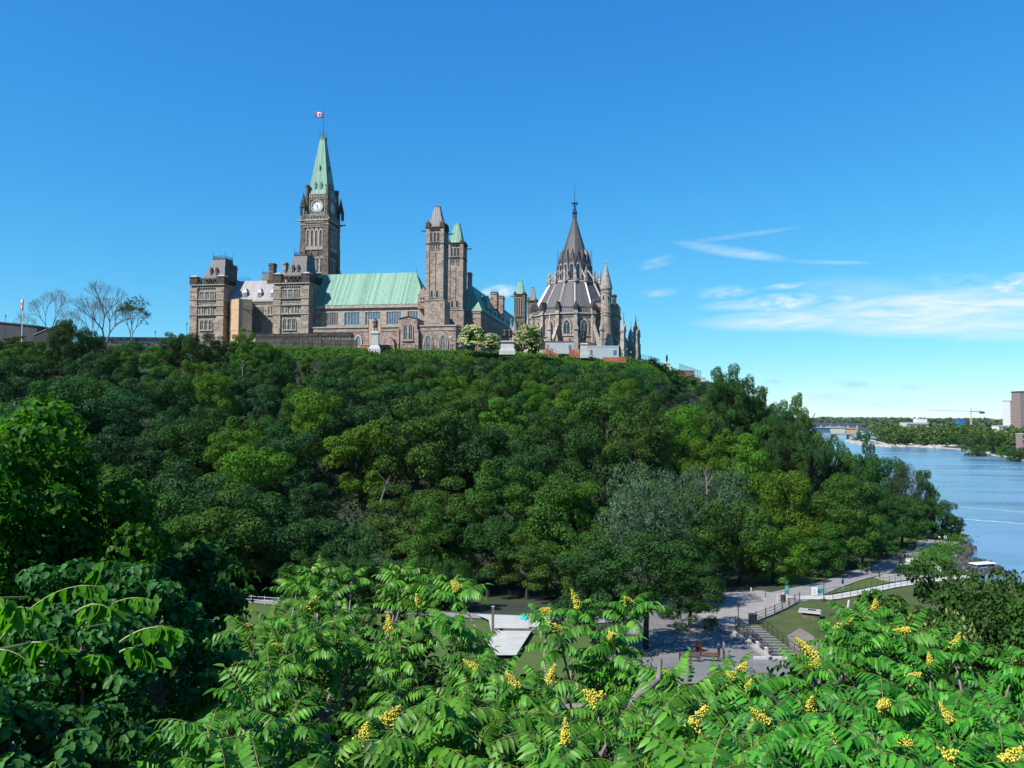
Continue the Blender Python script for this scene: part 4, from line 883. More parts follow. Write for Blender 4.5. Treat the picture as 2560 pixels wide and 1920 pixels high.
for i in range(16):
    phi = ang(i)+R(11.25)
    if -R(190) < phi-R(0) or True:
        f = MB(); f.ring(arch(-1.75,1.75,zs0,zs1+.3), arch(-1.25,1.25,zs0+.4,zs1-.5), ap-.05, ap+.3, 'u')
        f.polyx(rect(-.08,.08,zs0+.4,zs1-2.4), ap+.1, ap+.24, 'u')
        for q in (-1,1): f.polyx([(q*.08,zs1-2.5),(q*.62,zs1-1.2),(q*.5,zs1-1.1),(0,zs1-2.3)], ap+.1, ap+.22,'u')
        f.polyx(rect(-3.3,3.3,zs0-.45,zs0), ap-.05, ap+.35,'u')
        wo = loc_mesh(f,'window','dress',wl,phi)
        f = MB(); f.polyx(arch(-1.3,1.3,zs0+.3,zs1-.45), ap-.02, ap+.08,'u'); loc_mesh(f,'pane','glass',wo,phi)
        f = MB(); f.ring(arch(-2.2,2.2,zs0+3,zs1+.9), arch(-1.8,1.8,zs0+3,zs1+.35), ap-.05, ap+.2,'u'); loc_mesh(f,'arch_band','red_sand',wo,phi)
    # wall pier, pinnacled gablet, flying buttress and outer pier on each corner
for i in range(16):
    phi = ang(i); f = MB(); f.polyx(rect(-.65,.65,Z0,ze+.3), 17.1, 18.7,'u'); f.polyx(rect(-.95,.95,ze-.5,ze+.3), 17.6, 19.1,'u')
    f.polyx([(-.8,ze+.3),(.8,ze+.3),(.75,ze+2.0),(0,ze+4.6),(-.75,ze+2.0)], 17.0, 18.6,'u'); f.lathe(18.3,0,[(.1,ze+4.4),(.25,ze+4.8),(.02,ze+5.2)],6)
    bo = loc_mesh(f,'pinnacle','dress',lb,phi)
    f = MB(); f.polyx(rect(-.75,.75,ze+1.2,ze+2.0),15.9,18.75,'u'); f.hexa([(15.2,-.95,ze+2.0),(18.9,-.95,ze+2.0),(18.9,.95,ze+2.0),(15.2,.95,ze+2.0)],[(14.9,-.05,ze+4.7),(18.9,-.05,ze+4.7),(18.9,.05,ze+4.7),(14.9,.05,ze+4.7)]); loc_mesh(f,'gablet_roof','slate',bo,phi)
    hid = math.sin(phi) > .75
    if hid: continue
    f = MB(); R2 = 26.0; zp = lz(822,R2)
    f.polyx(rect(-.95,.95,Z0-4,lz(872,R2)), R2-1.2, R2+1.2,'u'); f.polyx(rect(-.8,.8,lz(872,R2),lz(845,R2)), R2-1.0, R2+1.0,'u'); f.polyx(rect(-.62,.62,lz(845,R2),zp), R2-.8, R2+.75,'u')
    f.polyx([(-.8,zp),(.8,zp),(.7,zp+.8),(0,zp+2.8),(-.7,zp+.8)], R2-.9,R2+.9,'u'); f.frus(R2-.75,R2+.75,-.75,.75,zp,R2-.05,R2+.05,-.05,.05,zp+6.2)
    for z_ in (lz(845,R2),lz(872,R2),zp): f.box(R2-1.1,R2+1.1,-.95,.95,z_-.25,z_)
    f.lathe(R2,0,[(.06,zp+6),(.3,zp+6.4),(.06,zp+6.8)],6); f.box(R2-.35,R2+.35,-.1,.1,zp+6.85,zp+7.1); f.box(R2-.1,R2+.1,-.35,.35,zp+6.86,zp+7.09)
    fo = loc_mesh(f,'buttress','dress',lb,phi)
    f = MB(); z1_,z2_ = lz(806,19),lz(866,R2)+1.0
    n = 7; top = []; bot = []
    for k in range(n+1):
        s = k/n; x = 18.4+(R2-1.4-18.4)*s; zt_ = z1_+(z2_-z1_)*s; top.append((x,zt_)); bot.append((x,zt_-1.5-(3.5*(s-.0)**2+0.0) if s > 0 else zt_-1.5))
    vs = []
    for yy in (-.5,.5): vs += [(x,yy,z) for x,z in top]+[(x,yy,z) for x,z in bot]
    m_ = n+1; fs = []
    for k in range(n): fs += [(k,k+1,m_+k+1,m_+k),(2*m_+k,3*m_+k,3*m_+k+1,2*m_+k+1),(k,2*m_+k,2*m_+k+1,k+1),(m_+k,m_+k+1,3*m_+k+1,3*m_+k)]
    f.add(vs, fs+[(0,m_,3*m_,2*m_),(n,2*m_+n,3*m_+n,m_+n)]); loc_mesh(f,'flying_buttress','dress',fo,phi)
# low ring of ground floor between the piers
b = MB(LO); b.hexa(ringp(22.5,Z0-3),ringp(22.5,lz(868,22))); b.build('ground_floor', M['stone_lib'], lb)
b = MB(LO); b.hexa(ringp(23,lz(868,22)),ringp(18,lz(853,20))); b.build('ground_floor_roof', M['slate'], lb)
# gallery pinnacles
for i in range(16):
    f = MB(); q = 10.9; z_ = zt; f.box(q-.5,q+.5,-.5,.5,z_-.2,z_+1.3); f.frus(q-.6,q+.6,-.6,.6,z_+1.3,q-.3,q+.3,-.3,.3,z_+2.1); f.box(q-.32,q+.32,-.32,.32,z_+2.1,z_+3.3); f.frus(q-.42,q+.42,-.42,.42,z_+3.3,q-.03,q+.03,-.03,.03,z_+5.2); f.lathe(q,0,[(.03,z_+5.1),(.16,z_+5.4),(.02,z_+5.7)],5)
    po = loc_mesh(f,'gallery_pinnacle','dress',lb,ang(i))
    f = MB(); f.tube((q-.3,0,z_+1.2),(7.3,0,z_+5.2),.3,.28,4); loc_mesh(f,'flying_buttress','dress',po,ang(i))
# lantern
RL = 7.0; zl = lz(652,RL)
b = MB(LO); b.hexa(ringp(RL-.3,zt-.2),ringp(RL-.3,zl+1)); ln = b.build('lantern', M['slate'], lb); tag(ln, 'upper lantern ringed by steep gables')
apL = (RL-.3)*math.cos(R(11.25)); za = lz(622,RL); zw0,zw1 = lz(698,RL),lz(656,RL)
for i in range(16):
    phi = ang(i)+R(11.25)
    f = MB(); f.ring(arch(-1.0,1.0,zw0,zw1+.2), arch(-.68,.68,zw0+.3,zw1-.4), apL-.02, apL+.3,'u'); f.polyx(rect(-1.3,-1.05,zw0,zw1-1.5),apL-.02,apL+.45,'u'); f.polyx(rect(1.05,1.3,zw0,zw1-1.5),apL-.02,apL+.45,'u')
    wo = loc_mesh(f,'window','dress',ln,phi); f = MB(); f.polyx(arch(-.7,.7,zw0+.2,zw1-.35), apL-.02, apL+.08,'u'); loc_mesh(f,'pane','glass',wo,phi)
    f = MB(); xo, xi = apL+.5, apL-.75
    def gp(y, z, o=0): s_ = max(0,(z-zw1+1.8)/(za-zw1+1.8)); return (xo+(xi-xo)*s_+o, y, z)
    pts = [(-1.4,zw1-1.8),(-1.1,zw1-1.6),(0,zw1+1.0),(1.1,zw1-1.6),(1.4,zw1-1.8),(0,za)]
    f.add([gp(y,z) for y,z in pts]+[gp(y,z,-.35) for y,z in pts],[(0,1,2,5),(2,3,4,5),(6,11,8,7),(8,11,10,9),(0,5,11,6),(4,10,11,5),(0,6,7,1),(1,7,8,2),(2,8,9,3),(3,9,10,4)]); loc_mesh(f,'gable','slate',ln,phi)
    f = MB(); f.add([(apL-.35,-1.05,zw1-1.9),(apL-.35,1.05,zw1-1.9),(apL-.75,0,zw1+1.2),(apL-.3,-1.05,zw1-1.9),(apL-.3,1.05,zw1-1.9),(apL-.7,0,zw1+1.2)],[(0,2,1),(3,4,5)]); loc_mesh(f,'gable_face','dress',ln,phi)
    f = MB(); zg0 = zw1-1.4; f.add([(xo-.05,-1.42,zw1-1.85),(xo-.05,1.42,zw1-1.85),(xi-.1,0,za-.05),(4.3,-.9,zg0+5.5),(4.3,.9,zg0+5.5),(3.6,0,za+1.8)],[(0,2,5,3),(2,1,4,5),(3,5,4)]); loc_mesh(f,'gable_roof','lib_roof',ln,phi)
    f = MB(); f.tube((RL+.15,0,zw0),(RL+.15,0,za+.8),.16,.05,5); f.frus(RL-.2,RL+.45,-.3,.3,zw1-2.2,RL+.1,RL+.15,-.03,.03,zw1+.6); loc_mesh(f,'finial','slate',ln,ang(i))
b = MB(LO); z1,z2,z3 = lz(632,5.3),lz(585,3),lz(543,.6)
b.hexa(ringp(5.6,zl+.5),ringp(5.3,z1)); b.hexa(ringp(5.3,z1),ringp(2.7,z2)); b.hexa(ringp(2.7,z2),ringp(.6,z3))
cn = b.build('spire', M['lib_roof'], lb); tag(cn, 'dark pointed cone crowning the library')
b = MB(LO); z3b = lz(531,.5); zcr = lz(508,.5); ztp = lz(458,0)
for i in range(8):
    c,s = math.cos(i*math.pi/4),math.sin(i*math.pi/4); b.tube((LU+.75*c,LV+.75*s,z3-1),(LU+.95*c,LV+.95*s,z3b),.1,.07,4); b.tube((LU+.95*c,LV+.95*s,z3b),(LU+.15*c,LV+.15*s,z3b+2.6),.09,.06,4); b.tube((LU+.15*c,LV+.15*s,z3b+2.2),(LU+1.3*c,LV+1.3*s,zcr),.08,.06,4); b.tube((LU+1.3*c,LV+1.3*s,zcr),(LU+.2*c,LV+.2*s,zcr-.2),.07,.05,4); b.lathe(LU+1.35*c,LV+1.35*s,[(.03,zcr),(.14,zcr+.3),(.02,zcr+.7)],4)
b.lathe(LU,LV,[(.8,z3-.6),(.35,z3+.4),(.25,z3b+2),(.16,zcr+.5),(.07,ztp-.5),(.03,ztp)],8)
for z_ in (z3b-.3,z3b,zcr): b.lathe(LU,LV,[(1.05,z_),(1.05,z_+.12)],12)
tag(b.build('finial', M['iron_blue'], lb), 'blue iron crown and needle on top of the cone')
# stair turret
TV = 305.0; TU = U(1515.5,TV,780); b = MB(LO); zt0 = Z(723,TV,1515); r_ = 2.05
b.lathe(TU,TV,[(r_+1.3,Z0-3),(r_+1.2,Z(866,TV,1515)),(r_+.15,Z(830,TV,1515)),(r_,Z(815,TV,1515)),(r_,zt0)],16)
tt = b.build('stair_turret', M['stone'], lb); tag(tt, 'round stair turret with conical stone cap')
b = MB(LO); za = Z(663,TV,1515); n = 11; pf = [(r_+.25,zt0-.2),(r_+.35,zt0+.3)]
for k in range(n):
    s = k/n; q = (r_+.3)*(1-s)+.12*s; pf += [(q,zt0+.35+(za-zt0)*s),((r_+.3)*(1-(k+1)/n)+.12+.1,zt0+.33+(za-zt0)*(k+1)/n)]
b.lathe(TU,TV,pf,16); b.box(TU-.55,TU+.55,TV-.12,TV+.12,za+.9,za+1.25); b.box(TU-.14,TU+.14,TV-.14,TV+.14,za,za+1.9); b.box(TU-.12,TU+.12,TV-.55,TV+.55,za+.92,za+1.23)
tag(b.build('turret_cap', M['dress'], tt), 'stepped pale stone cone')
b = MB(LO)
for z_,e in ((zt0-1.6,.2),(Z(783,TV,1515),.22),(Z(783,TV,1515)-1.1,.22)): b.lathe(TU,TV,[(r_+e,z_),(r_+e,z_+.4)],16)
b.build('string_course', M['dress'], tt)
b = MB(LO)
for px in (1508,1520): x = U(px,TV-2); b.box(x-.18,x+.18,TV-2.1,TV-1.7,Z(750,TV,px),Z(742,TV,px))
b.build('slit_window', M['glass'], tt)
# vestry block beyond the turret
v = 309.; b = MB(LO); a0,a1 = U(1524,v),U(1547,v); zt_ = Z(764,v,1535)
b.box(a0,a1,v,v+14,Z0-3,zt_); b.box(a0,a1+.5,v-.4,v+14.3,Z(786,v,1535)-.5,Z(786,v,1535)); b.box(U(1485,v),a0,v+1,v+13,Z0,Z(752,v,1500))
ap_ = b.build('vestry', M['stone'], lb); b = MB(LO); b.hexa([(U(1484,v),v+.6,Z(752,v,1500)),(a0,v+.6,Z(752,v,1500)),(a0,v+13,Z(752,v,1500)),(U(1484,v),v+13,Z(752,v,1500))],[(U(1490,v),v+5,Z(733,v,1500)),(a0,v+5,Z(733,v,1500)),(a0,v+7,Z(733,v,1500)),(U(1490,v),v+7,Z(733,v,1500))]); b.build('roof', M['slate'], ap_)
c = MB(LO); a,b_ = U(1530,v+3),U(1540,v+3); c.box(a,b_,v+3,v+6,zt_-1,Z(733,v,1535)); c.box(a-.25,b_+.25,v+2.8,v+6.2,Z(738,v,1535),Z(734,v,1535)); c.box(a-.2,b_+.2,v+2.85,v+6.15,Z(757,v,1535)-.3,Z(757,v,1535))
c.build('chimney', M['dress_dark'], ap_)
# ================================================================ foliage
def unit(v): return v/np.maximum(np.linalg.norm(v, axis=-1, keepdims=True), 1e-9)
def leaf_quads(pos, nrm, L, W, rng, hang=None):
    "one kite-shaped leaf per position, lying across nrm"
    n = len(pos); r = unit(rng.normal(size=(n,3)))
    t_ = unit(np.cross(nrm, r)) if hang is None else unit(hang-nrm*(hang*nrm).sum(1,keepdims=True)); b_ = np.cross(nrm, t_)
    L = np.asarray(L).reshape(-1,1); W = np.asarray(W).reshape(-1,1)
    v = np.stack([pos-t_*L*.5, pos+b_*W*.5-t_*L*.08, pos+t_*L*.5, pos-b_*W*.5-t_*L*.08], 1).reshape(-1,3)
    f = np.arange(n*4).reshape(-1,4); return v, f
def blobs(rng, K, rad=(1,1,1.05), lo=-.45, br=(.28,.46)):
    d = unit(rng.normal(size=(K*4,3))); d = d[d[:,2] > lo][:K]
    c = d*np.array(rad)*rng.uniform(.35,.88,(len(d),1)); r = rng.uniform(br[0],br[1],len(d)); return c, r
def blob_leaves(rng, c, r, n, up=.5, jit=.55, thick=(.7,1.08), squash=.8):
    k = rng.choice(len(c), n, p=r**2/(r**2).sum()); d = unit(rng.normal(size=(n,3))+np.array([0,0,.25]))
    p = c[k]+d*(r[k]*rng.uniform(thick[0],thick[1],n))[:,None]*np.array([1,1,squash])
    D = np.linalg.norm(p[:,None,:]-c[None],axis=2)/r[None]; inside = (D < .62).any(1); keep = ~inside
    p, d = p[keep], d[keep]; nr = unit(d*.8+np.array([0,0,up])+rng.normal(size=d.shape)*jit); return p, nr
def crown_mesh(name, seed, n=6500, K=30, rad=(1,1,1.05), ls=.075, mat='mid', lo=-.85, asp=.75, up=.35, jit=.42, br=(.28,.46), squash=.8):
    rng = np.random.default_rng(seed); c, r = blobs(rng, K, rad, lo, br); p, nr = blob_leaves(rng, c, r, n, up, jit, squash=squash)
    rr = np.quantile(np.hypot(p[:,0],p[:,1]),.985); za, zb = p[:,2].min(), p[:,2].max(); p = p*np.array([1/rr,1/rr,1/(zb-za)])-np.array([0,0,za/(zb-za)])
    L = ls*rng.uniform(.7,1.35,len(p)); v, f = leaf_quads(p, nr, L*1.25, L*asp, rng); v = v.reshape(-1,4,3); m_ = v.mean(1,keepdims=True); v = (m_+(v-m_)*np.array([1,1,.55])).reshape(-1,3); return np_mesh(name, v, [f], [L_[mat]])
def trunk_mesh(name, seed, mat='bark', h=1.0, r=.06):
    rg = random.Random(seed); b = MB(); p = Vector((0,0,-.35)); q = Vector((rg.uniform(-.06,.06),rg.uniform(-.06,.06),h*.8)); b.tube(p,q,r*1.35,r*.8,7)
    for i in range(5):
        a = i*1.26+rg.uniform(0,1); e = q+Vector((math.cos(a)*.55,math.sin(a)*.55,rg.uniform(.35,.8))); m_ = q.lerp(e,.5)+Vector((0,0,-.05)); b.tube(q-Vector((0,0,.1*i*.3)),m_,r*.6,r*.4,5); b.tube(m_,e,r*.4,r*.15,5)
    me = bpy.data.meshes.new(name); me.from_pydata(b.v,[],b.f); me.materials.append(M[mat]); return me
PROTO = {}
for k,(nm,mats,kw) in enumerate([('broad',['deep','mid','blue','olive','bright'],dict(n=21000,K=40,br=(.18,.30),ls=.040,squash=.62)),('tall',['deep','mid','bright','blue'],dict(n=17000,K=38,rad=(.8,.8,1.4),ls=.045,br=(.17,.29),squash=.7)),
        ('clumped',['mid','bright','blue','deep','olive'],dict(n=22000,K=58,br=(.14,.24),ls=.037,rad=(1.05,1.05,1.05),squash=.6)),('willowy',['grey'],dict(n=26000,K=60,ls=.040,asp=.4,jit=.7,br=(.18,.32)))]):
    for mt in mats:
        PROTO[nm,mt] = [crown_mesh(nm+'_'+mt+'_crown', 100*k+7*len(PROTO)+s, mat=mt, **kw) for s in range(2 if nm != 'willowy' else 2)]
TRUNKS = [trunk_mesh('tree_trunk', s) for s in range(3)]
TREES = []
def tree(px, y, H, Rr, shape, mt, rz, name='broadleaf_tree', zg=None, crownlow=.05, group='broadleaf trees on the wooded slope'):
    x = (px-1280)/FOC*y; z = tz(x, y) if zg is None else zg
    o = empty(name, (x,y,z), rz); lo = H*crownlow-.2
    pr = PROTO[shape,mt]; c = link_mesh('crown', pr[int(rz*7)%len(pr)], o); c.location = (0,0,lo); c.scale = (Rr,Rr,H-lo)
    t_ = link_mesh('trunk', TRUNKS[int(rz*5)%3], o); s = H*.5; t_.scale = (s*.8,s*.8,s)
    TREES.append((o, px, y, H, shape, mt, group, x, z)); return o
def top_tree(px, py, y, Rr, shape, mt, **k):
    x = (px-1280)/FOC*y; z = tz(x,y); zt = at(px,py,y)[2]; H = zt-z
    return tree(px, y, max(2.5,H), Rr, shape, mt, random_.uniform(0,6.2), **k)
random_ = random.Random(11)
SX = [-100,0,70,115,162,212,231,289,335,405,440,475,497,555,602,636,660,718,1270,1390,1620,1700,1782,1794,1840,1898,1967,2020,2031,2083,2129,2141,2199,2268,2314,2303,2384,2400]
SY = [850,827,856,845,799,810,862,875,850,862,828,862,828,830,819,839,862,880,880,890,900,920,943,914,908,960,978,1007,1047,1070,1094,1140,1140,1157,1174,1215,1285,1350]
ex = [ # trees that make the skyline: px, top, distance, radius, shape, leaf
 (-30,846,236,6,'broad','mid'),(35,838,240,6,'clumped','mid'),(108,852,232,5.5,'broad','mid'),(165,798,226,6.2,'clumped','deep'),(214,818,232,5,'broad','deep'),(285,862,238,5,'clumped','olive'),(338,852,225,6,'broad','mid'),(398,866,238,5,'broad','bright'),
 (440,830,236,5,'clumped','deep'),(492,828,232,6,'broad','deep'),(545,838,236,5.5,'clumped','blue'),(607,818,240,4.6,'clumped','bright'),(650,852,238,4.5,'broad','mid'),(688,868,243,4,'clumped','mid'),
 (1700,922,330,4,'clumped','mid'),(1655,912,322,3,'broad','mid'),(1632,902,318,2.4,'clumped','deep'),
 (1808,908,262,8,'clumped','deep'),(1848,935,262,6.5,'broad','deep'),(1755,985,225,6,'broad','olive'),(1900,962,270,7,'clumped','deep'),(1945,1004,262,6,'broad','blue'),(1990,980,262,6.5,'clumped','mid'),(2018,1016,256,5.5,'broad','mid'),
 (1965,1050,225,7,'clumped','deep'),(2030,1068,228,6,'broad','blue'),(2062,1085,235,5.5,'clumped','deep'),(2090,1100,238,5,'broad','mid'),(2120,1128,232,6,'broad','mid'),(2175,1078,246,3.4,'tall','deep'),(2160,1132,222,6,'clumped','deep'),
 (2215,1140,216,6.5,'broad','deep'),(2262,1156,214,6,'willowy','grey'),(2302,1172,218,4.2,'clumped','deep'),(2120,1180,192,8,'broad','mid'),(2185,1205,192,7,'clumped','deep'),(2250,1235,196,6,'broad','deep'),(2300,1240,212,5.5,'clumped','deep'),
 (2348,1250,214,5.2,'broad','deep'),(2376,1290,218,3.2,'clumped','deep'),
 (1975,1172,160,8,'broad','bright'),(2090,1205,163,9,'clumped','mid'),(2050,1300,152,6,'broad','mid'),(1930,1290,142,6.5,'clumped','bright'),(2150,1290,170,6,'broad','deep'),(2200,1300,180,5,'clumped','deep'),
 (1610,1148,113,7.2,'willowy','grey'),(1480,1300,116,5.5,'broad','mid'),(1722,1400,100,4.4,'clumped','deep'),(1745,1330,116,4.8,'broad','mid'),(1780,1160,150,8,'willowy','grey'),(1850,1250,140,7,'broad','mid'),
 (1580,1035,205,6,'willowy','grey'),(1120,1190,142,8,'broad','olive'),(1000,1205,138,7,'clumped','olive'),(1240,1150,140,8,'clumped','mid'),(1370,1180,136,8,'broad','mid'),(1180,1030,168,8,'clumped','bright'),(1290,1060,166,7,'broad','mid'),
 (1480,1330,124,6,'broad','mid'),(1320,1330,122,6,'clumped','olive'),(870,1300,124,6,'broad','blue'),(900,1000,175,8,'broad','blue'),(1700,1010,205,7,'broad','bright'),(1760,1060,190,6.5,'clumped','bright'),(1470,985,210,6,'broad','mid'),
 (740,1270,126,8,'broad','blue'),(640,1220,128,8,'broad','deep'),(540,1180,130,9,'clumped','blue'),(430,1150,130,8,'broad','blue'),(300,1060,150,9,'clumped','blue'),(600,1040,160,8,'clumped','mid'),(720,1060,158,8,'broad','blue')]
for e in ex: top_tree(*e)
top_tree(1612,1322,88,6.6,'clumped','deep',crownlow=.30); top_tree(1490,1380,86,5.4,'clumped','blue',crownlow=.2)
for q_ in ((790,1372,113,4.6,'clumped','deep'),(880,1392,112,4.6,'broad','deep'),(970,1378,112,4.8,'clumped','blue'),(1060,1392,112,4.6,'clumped','deep'),(1135,1400,111,3.8,'broad','deep')): top_tree(*q_,crownlow=.0)
NEX = len(TREES)
def near_ex(px, y): return any(abs(px-T[1])/FOC*y < 4.2 and abs(y-T[2]) < 7 for T in TREES)
kinds = [('broad','deep'),('broad','mid'),('clumped','mid'),('clumped','deep'),('broad','blue'),('clumped','blue'),('broad','olive'),('clumped','olive'),('tall','deep'),('tall','mid'),('clumped','bright'),('broad','bright'),('tall','bright')]
for t_, H in ((.955,3.4),(.88,5.2),(.79,7.5),(.69,9.5),(.57,12),(.45,14.5),(.33,16),(.21,17.5),(.09,18.5),(-.02,15)):
    px = -90.0
    while px < 2230:
        df = np.interp(px, DFX, DFY); dc = np.interp(px, DCX, DCY); y = df+(dc-df)*(t_+random_.uniform(-.03,.03)); x = (px-1280)/FOC*y
        sp = (H*.52+2.0)*random_.uniform(.85,1.2); px += sp/y*FOC
        if px > 1740 and (t_ > .8 and px < 1900): pass
        if t_ < 0 and px > 1690: continue
        if t_ > .85 and 640 < px < 1480 and (t_ > .9 or random_.random() < .35): continue
        if px > 1900 and (t_ < .25 or t_ > .75): continue
        zg = tz(x,y)
        if zg < -31.5 and y > 175: continue
        lim = at(px, np.interp(px,SX,SY)+6, y)[2]-zg
        h = min(H*random_.uniform(.62,1.32), lim)
        if h < 2 or near_ex(px,y): continue
        sh, mt = random_.choice(kinds if px > 450 else kinds[:2]+[('clumped','deep'),('broad','blue'),('clumped','blue'),('broad','mid')])
        r_ = h*(.32 if sh == 'tall' else .43)*random_.uniform(.85,1.2)+.4
        tree(px, y, h, max(1.6,r_), sh, mt, random_.uniform(0,6.2), name='bush' if h < 4.2 else 'broadleaf_tree', crownlow=.05 if t_ > .15 else .24, group='bushes along the brow of the hill' if h < 4.2 else 'broadleaf trees on the wooded slope')
print('TREES', len(TREES))
# labels: leaf colour, size, where on the slope, then order within look-alikes
LM = [(-200,'below the low fence at far left'),(190,'below the tall bare tree'),(330,'below the half-bare tree'),(470,'beneath the left pavilion'),(620,'beneath the tan wrapped turret'),(730,'beneath the clock tower'),(900,'beneath the long green roof'),(1040,'beneath the twin square shafts'),
      (1160,'beneath the cream flowering shrubs'),(1290,'beneath the paired bronze statue'),(1400,'beneath the round library'),(1520,'beneath the library stair turret'),(1640,'beneath the lone hilltop statue'),(1760,'left of the dark skyline tree'),(1850,'on the right shoulder of the hill'),(1970,'above the green banner by the plaza'),(2080,'above the sunlit path'),(2190,'beside the river path'),(2290,'at the river bend')]
CW = {'deep':'dark green','mid':'mid green','blue':'blue-green','olive':'olive green','bright':'yellow-green','grey':'grey-green willowy'}
SW = {'broad':'round-crowned','clumped':'lumpy-crowned','tall':'narrow','willowy':'feathery'}
from collections import defaultdict
cells = defaultdict(list)
def cell(T):
    o,px,y,H,sh,mt,g,x,z = T; lm = [w_ for p,w_ in LM if px >= p-60][-1] if px > -250 else LM[0][1]
    df = np.interp(px, DFX, DFY); dc = np.interp(px, DCX, DCY); t_ = (y-df)/(dc-df)
    row = 'at the slope foot' if t_ < .13 else 'low on the slope' if t_ < .32 else 'halfway up the slope' if t_ < .58 else 'high on the slope' if t_ < .82 else 'on the brow'
    return (CW[mt], SW[sh], 'bush' if H < 4.2 else 'tree', row, lm)
for T in TREES: cells[cell(T)].append(T)
for k, L in cells.items():
    L.sort(key=lambda T: T[1])
    for i, T in enumerate(L):
        pre = '' if len(L) == 1 else (['left','right'] if len(L) == 2 else ['leftmost','middle','rightmost'] if len(L) == 3 else ['leftmost','second','third','fourth','fifth','sixth','seventh','eighth'][:len(L)-1]+['rightmost'])[min(i,len(L)-1)]+' '
        k = tuple(q.replace('beneath the cream flowering shrubs','below the cream shrubs').replace('-crowned','') for q in k); s = f"{pre}{k[0]} {k[1] if k[1] != 'feathery' else 'feathery'} {k[2]} {k[3]} {k[4]}"
        tag(T[0], s, k[2], T[6])
# undergrowth on the slope, vines on the brow
rng = np.random.default_rng(5)
def slope_pts(n, t0, t1, p0=-100, p1=2200):
    px = rng.uniform(p0,p1,n); df = np.interp(px,DFX,DFY); dc = np.interp(px,DCX,DCY); y = df+(dc-df)*rng.uniform(t0,t1,n); x = (px-1280)/FOC*y; return x, y
def carpet(name, label, cat, x, y, hmax, ls, mat, seed=1, up=1.0):
    g = np.random.default_rng(seed); z = terrain(x,y); k = z > -31.6
    x,y,z = x[k],y[k],z[k]; hn = hmax*(.35+.65*(.5+.25*np.sin(x*.9+1.3*np.sin(y*.7))+.25*np.sin(y*.8+x*.37)))*g.uniform(.3,1,len(x))
    p = np.stack([x,y,z+hn],1); nr = unit(g.normal(size=p.shape)*.6+np.array([-.1,-.35,up])); L = ls*g.uniform(.7,1.3,len(p)); v,f = leaf_quads(p,nr,L*1.2,L*.8,g)
    return tag(link_mesh(name, np_mesh(name,v,[f],[L_[mat]])), label, cat, kind='stuff')
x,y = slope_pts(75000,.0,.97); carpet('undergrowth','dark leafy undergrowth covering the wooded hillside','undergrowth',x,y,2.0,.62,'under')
x,y = slope_pts(52000,.885,.995,600,1720); carpet('brow_vines','bright green creeper carpeting the brow of the hill','creeper',x,y,1.3,.36,'hedge',3)
x,y = slope_pts(9000,.80,.94,1400,1760); carpet('brow_vines','bright green creeper on the slope right of the library','creeper',x,y,1.5,.4,'hedge',4)
# ---------------------------------------------------------------- bare trees on the left skyline
def bare_tree(px, pyb, pyt, y, wid, seed, label, leafy=0, lean=0):
    rg = random.Random(seed); x,_,z0 = at(px,pyb,y); H = at(px,pyt,y)[2]-z0; b = MB(); tips = []
    def grow(p, d, L, r, dep):
        if dep == 0 or r < .008: tips.append(p); return
        q = p+d*L; b.tube(p,q,r,r*.72,5 if dep > 4 else 3)
        n = 2 if dep > 6 else rg.choice((2,3,3,3))
        az = rg.uniform(0,6.28); t0 = Vector((1,0,0)).cross(d) if abs(d.x) < .9 else Vector((0,1,0)).cross(d)
        for i in range(n):
            e = d.copy(); ax = t0.normalized(); ax.rotate(Matrix.Rotation(az+i*6.283/n+rg.uniform(-.4,.4),3,d)); e.rotate(Matrix.Rotation(R(rg.uniform(17,34)),3,ax)); e = (e+Vector((0,0,.13))).normalized()
            grow(q, e, L*rg.uniform(.68,.88), r*.68, dep-1)
    grow(Vector((0,0,-1)), Vector((lean,0,1)).normalized(), H*.27, H*.019, 8)
    zs = max(v[2] for v in b.v); k = H/zs; xs_ = max(abs(v[0]) for v in b.v); kx = wid/xs_
    b.v = [(v[0]*kx,v[1]*kx,v[2]*k) for v in b.v]; o = empty('bare_tree' if not leafy else 'sparse_tree', (x,y,z0)); tag(o, label, 'tree')
    b.build('branches', M['twig'], o)
    if leafy:
        g = np.random.default_rng(seed); T = np.array([(t.x*kx,t.y*kx,t.z*k) for t in tips]); T = T[g.choice(len(T), min(leafy,len(T)), False)]; T = T[T[:,0] > -2.5]; T = np.repeat(T,3,0)+g.normal(size=(len(T)*3,3))*.25
        v,f = leaf_quads(T, unit(g.normal(size=T.shape)), np.full(len(T),.5), np.full(len(T),.3), g); link_mesh('crown', np_mesh('sparse_crown',v,[f],[L_['deep']]), o)
bare_tree(262,905,704,252,9.5,3,'tall leafless tree, tallest and widest on the left skyline')
bare_tree(238,905,745,256,6.5,8,'leafless tree leaning left just behind the tallest bare tree',lean=-.25)
bare_tree(122,870,718,254,6.5,5,'leafless tree near the red flag on the left skyline')
bare_tree(60,870,775,262,4.0,21,'small pale leafless tree behind the red flag')
bare_tree(175,880,765,262,4.5,31,'low twiggy leafless tree between the two big bare ones')
bare_tree(327,890,742,250,6.0,13,'half-bare tree with few leaves right of the bare trees',leafy=420)
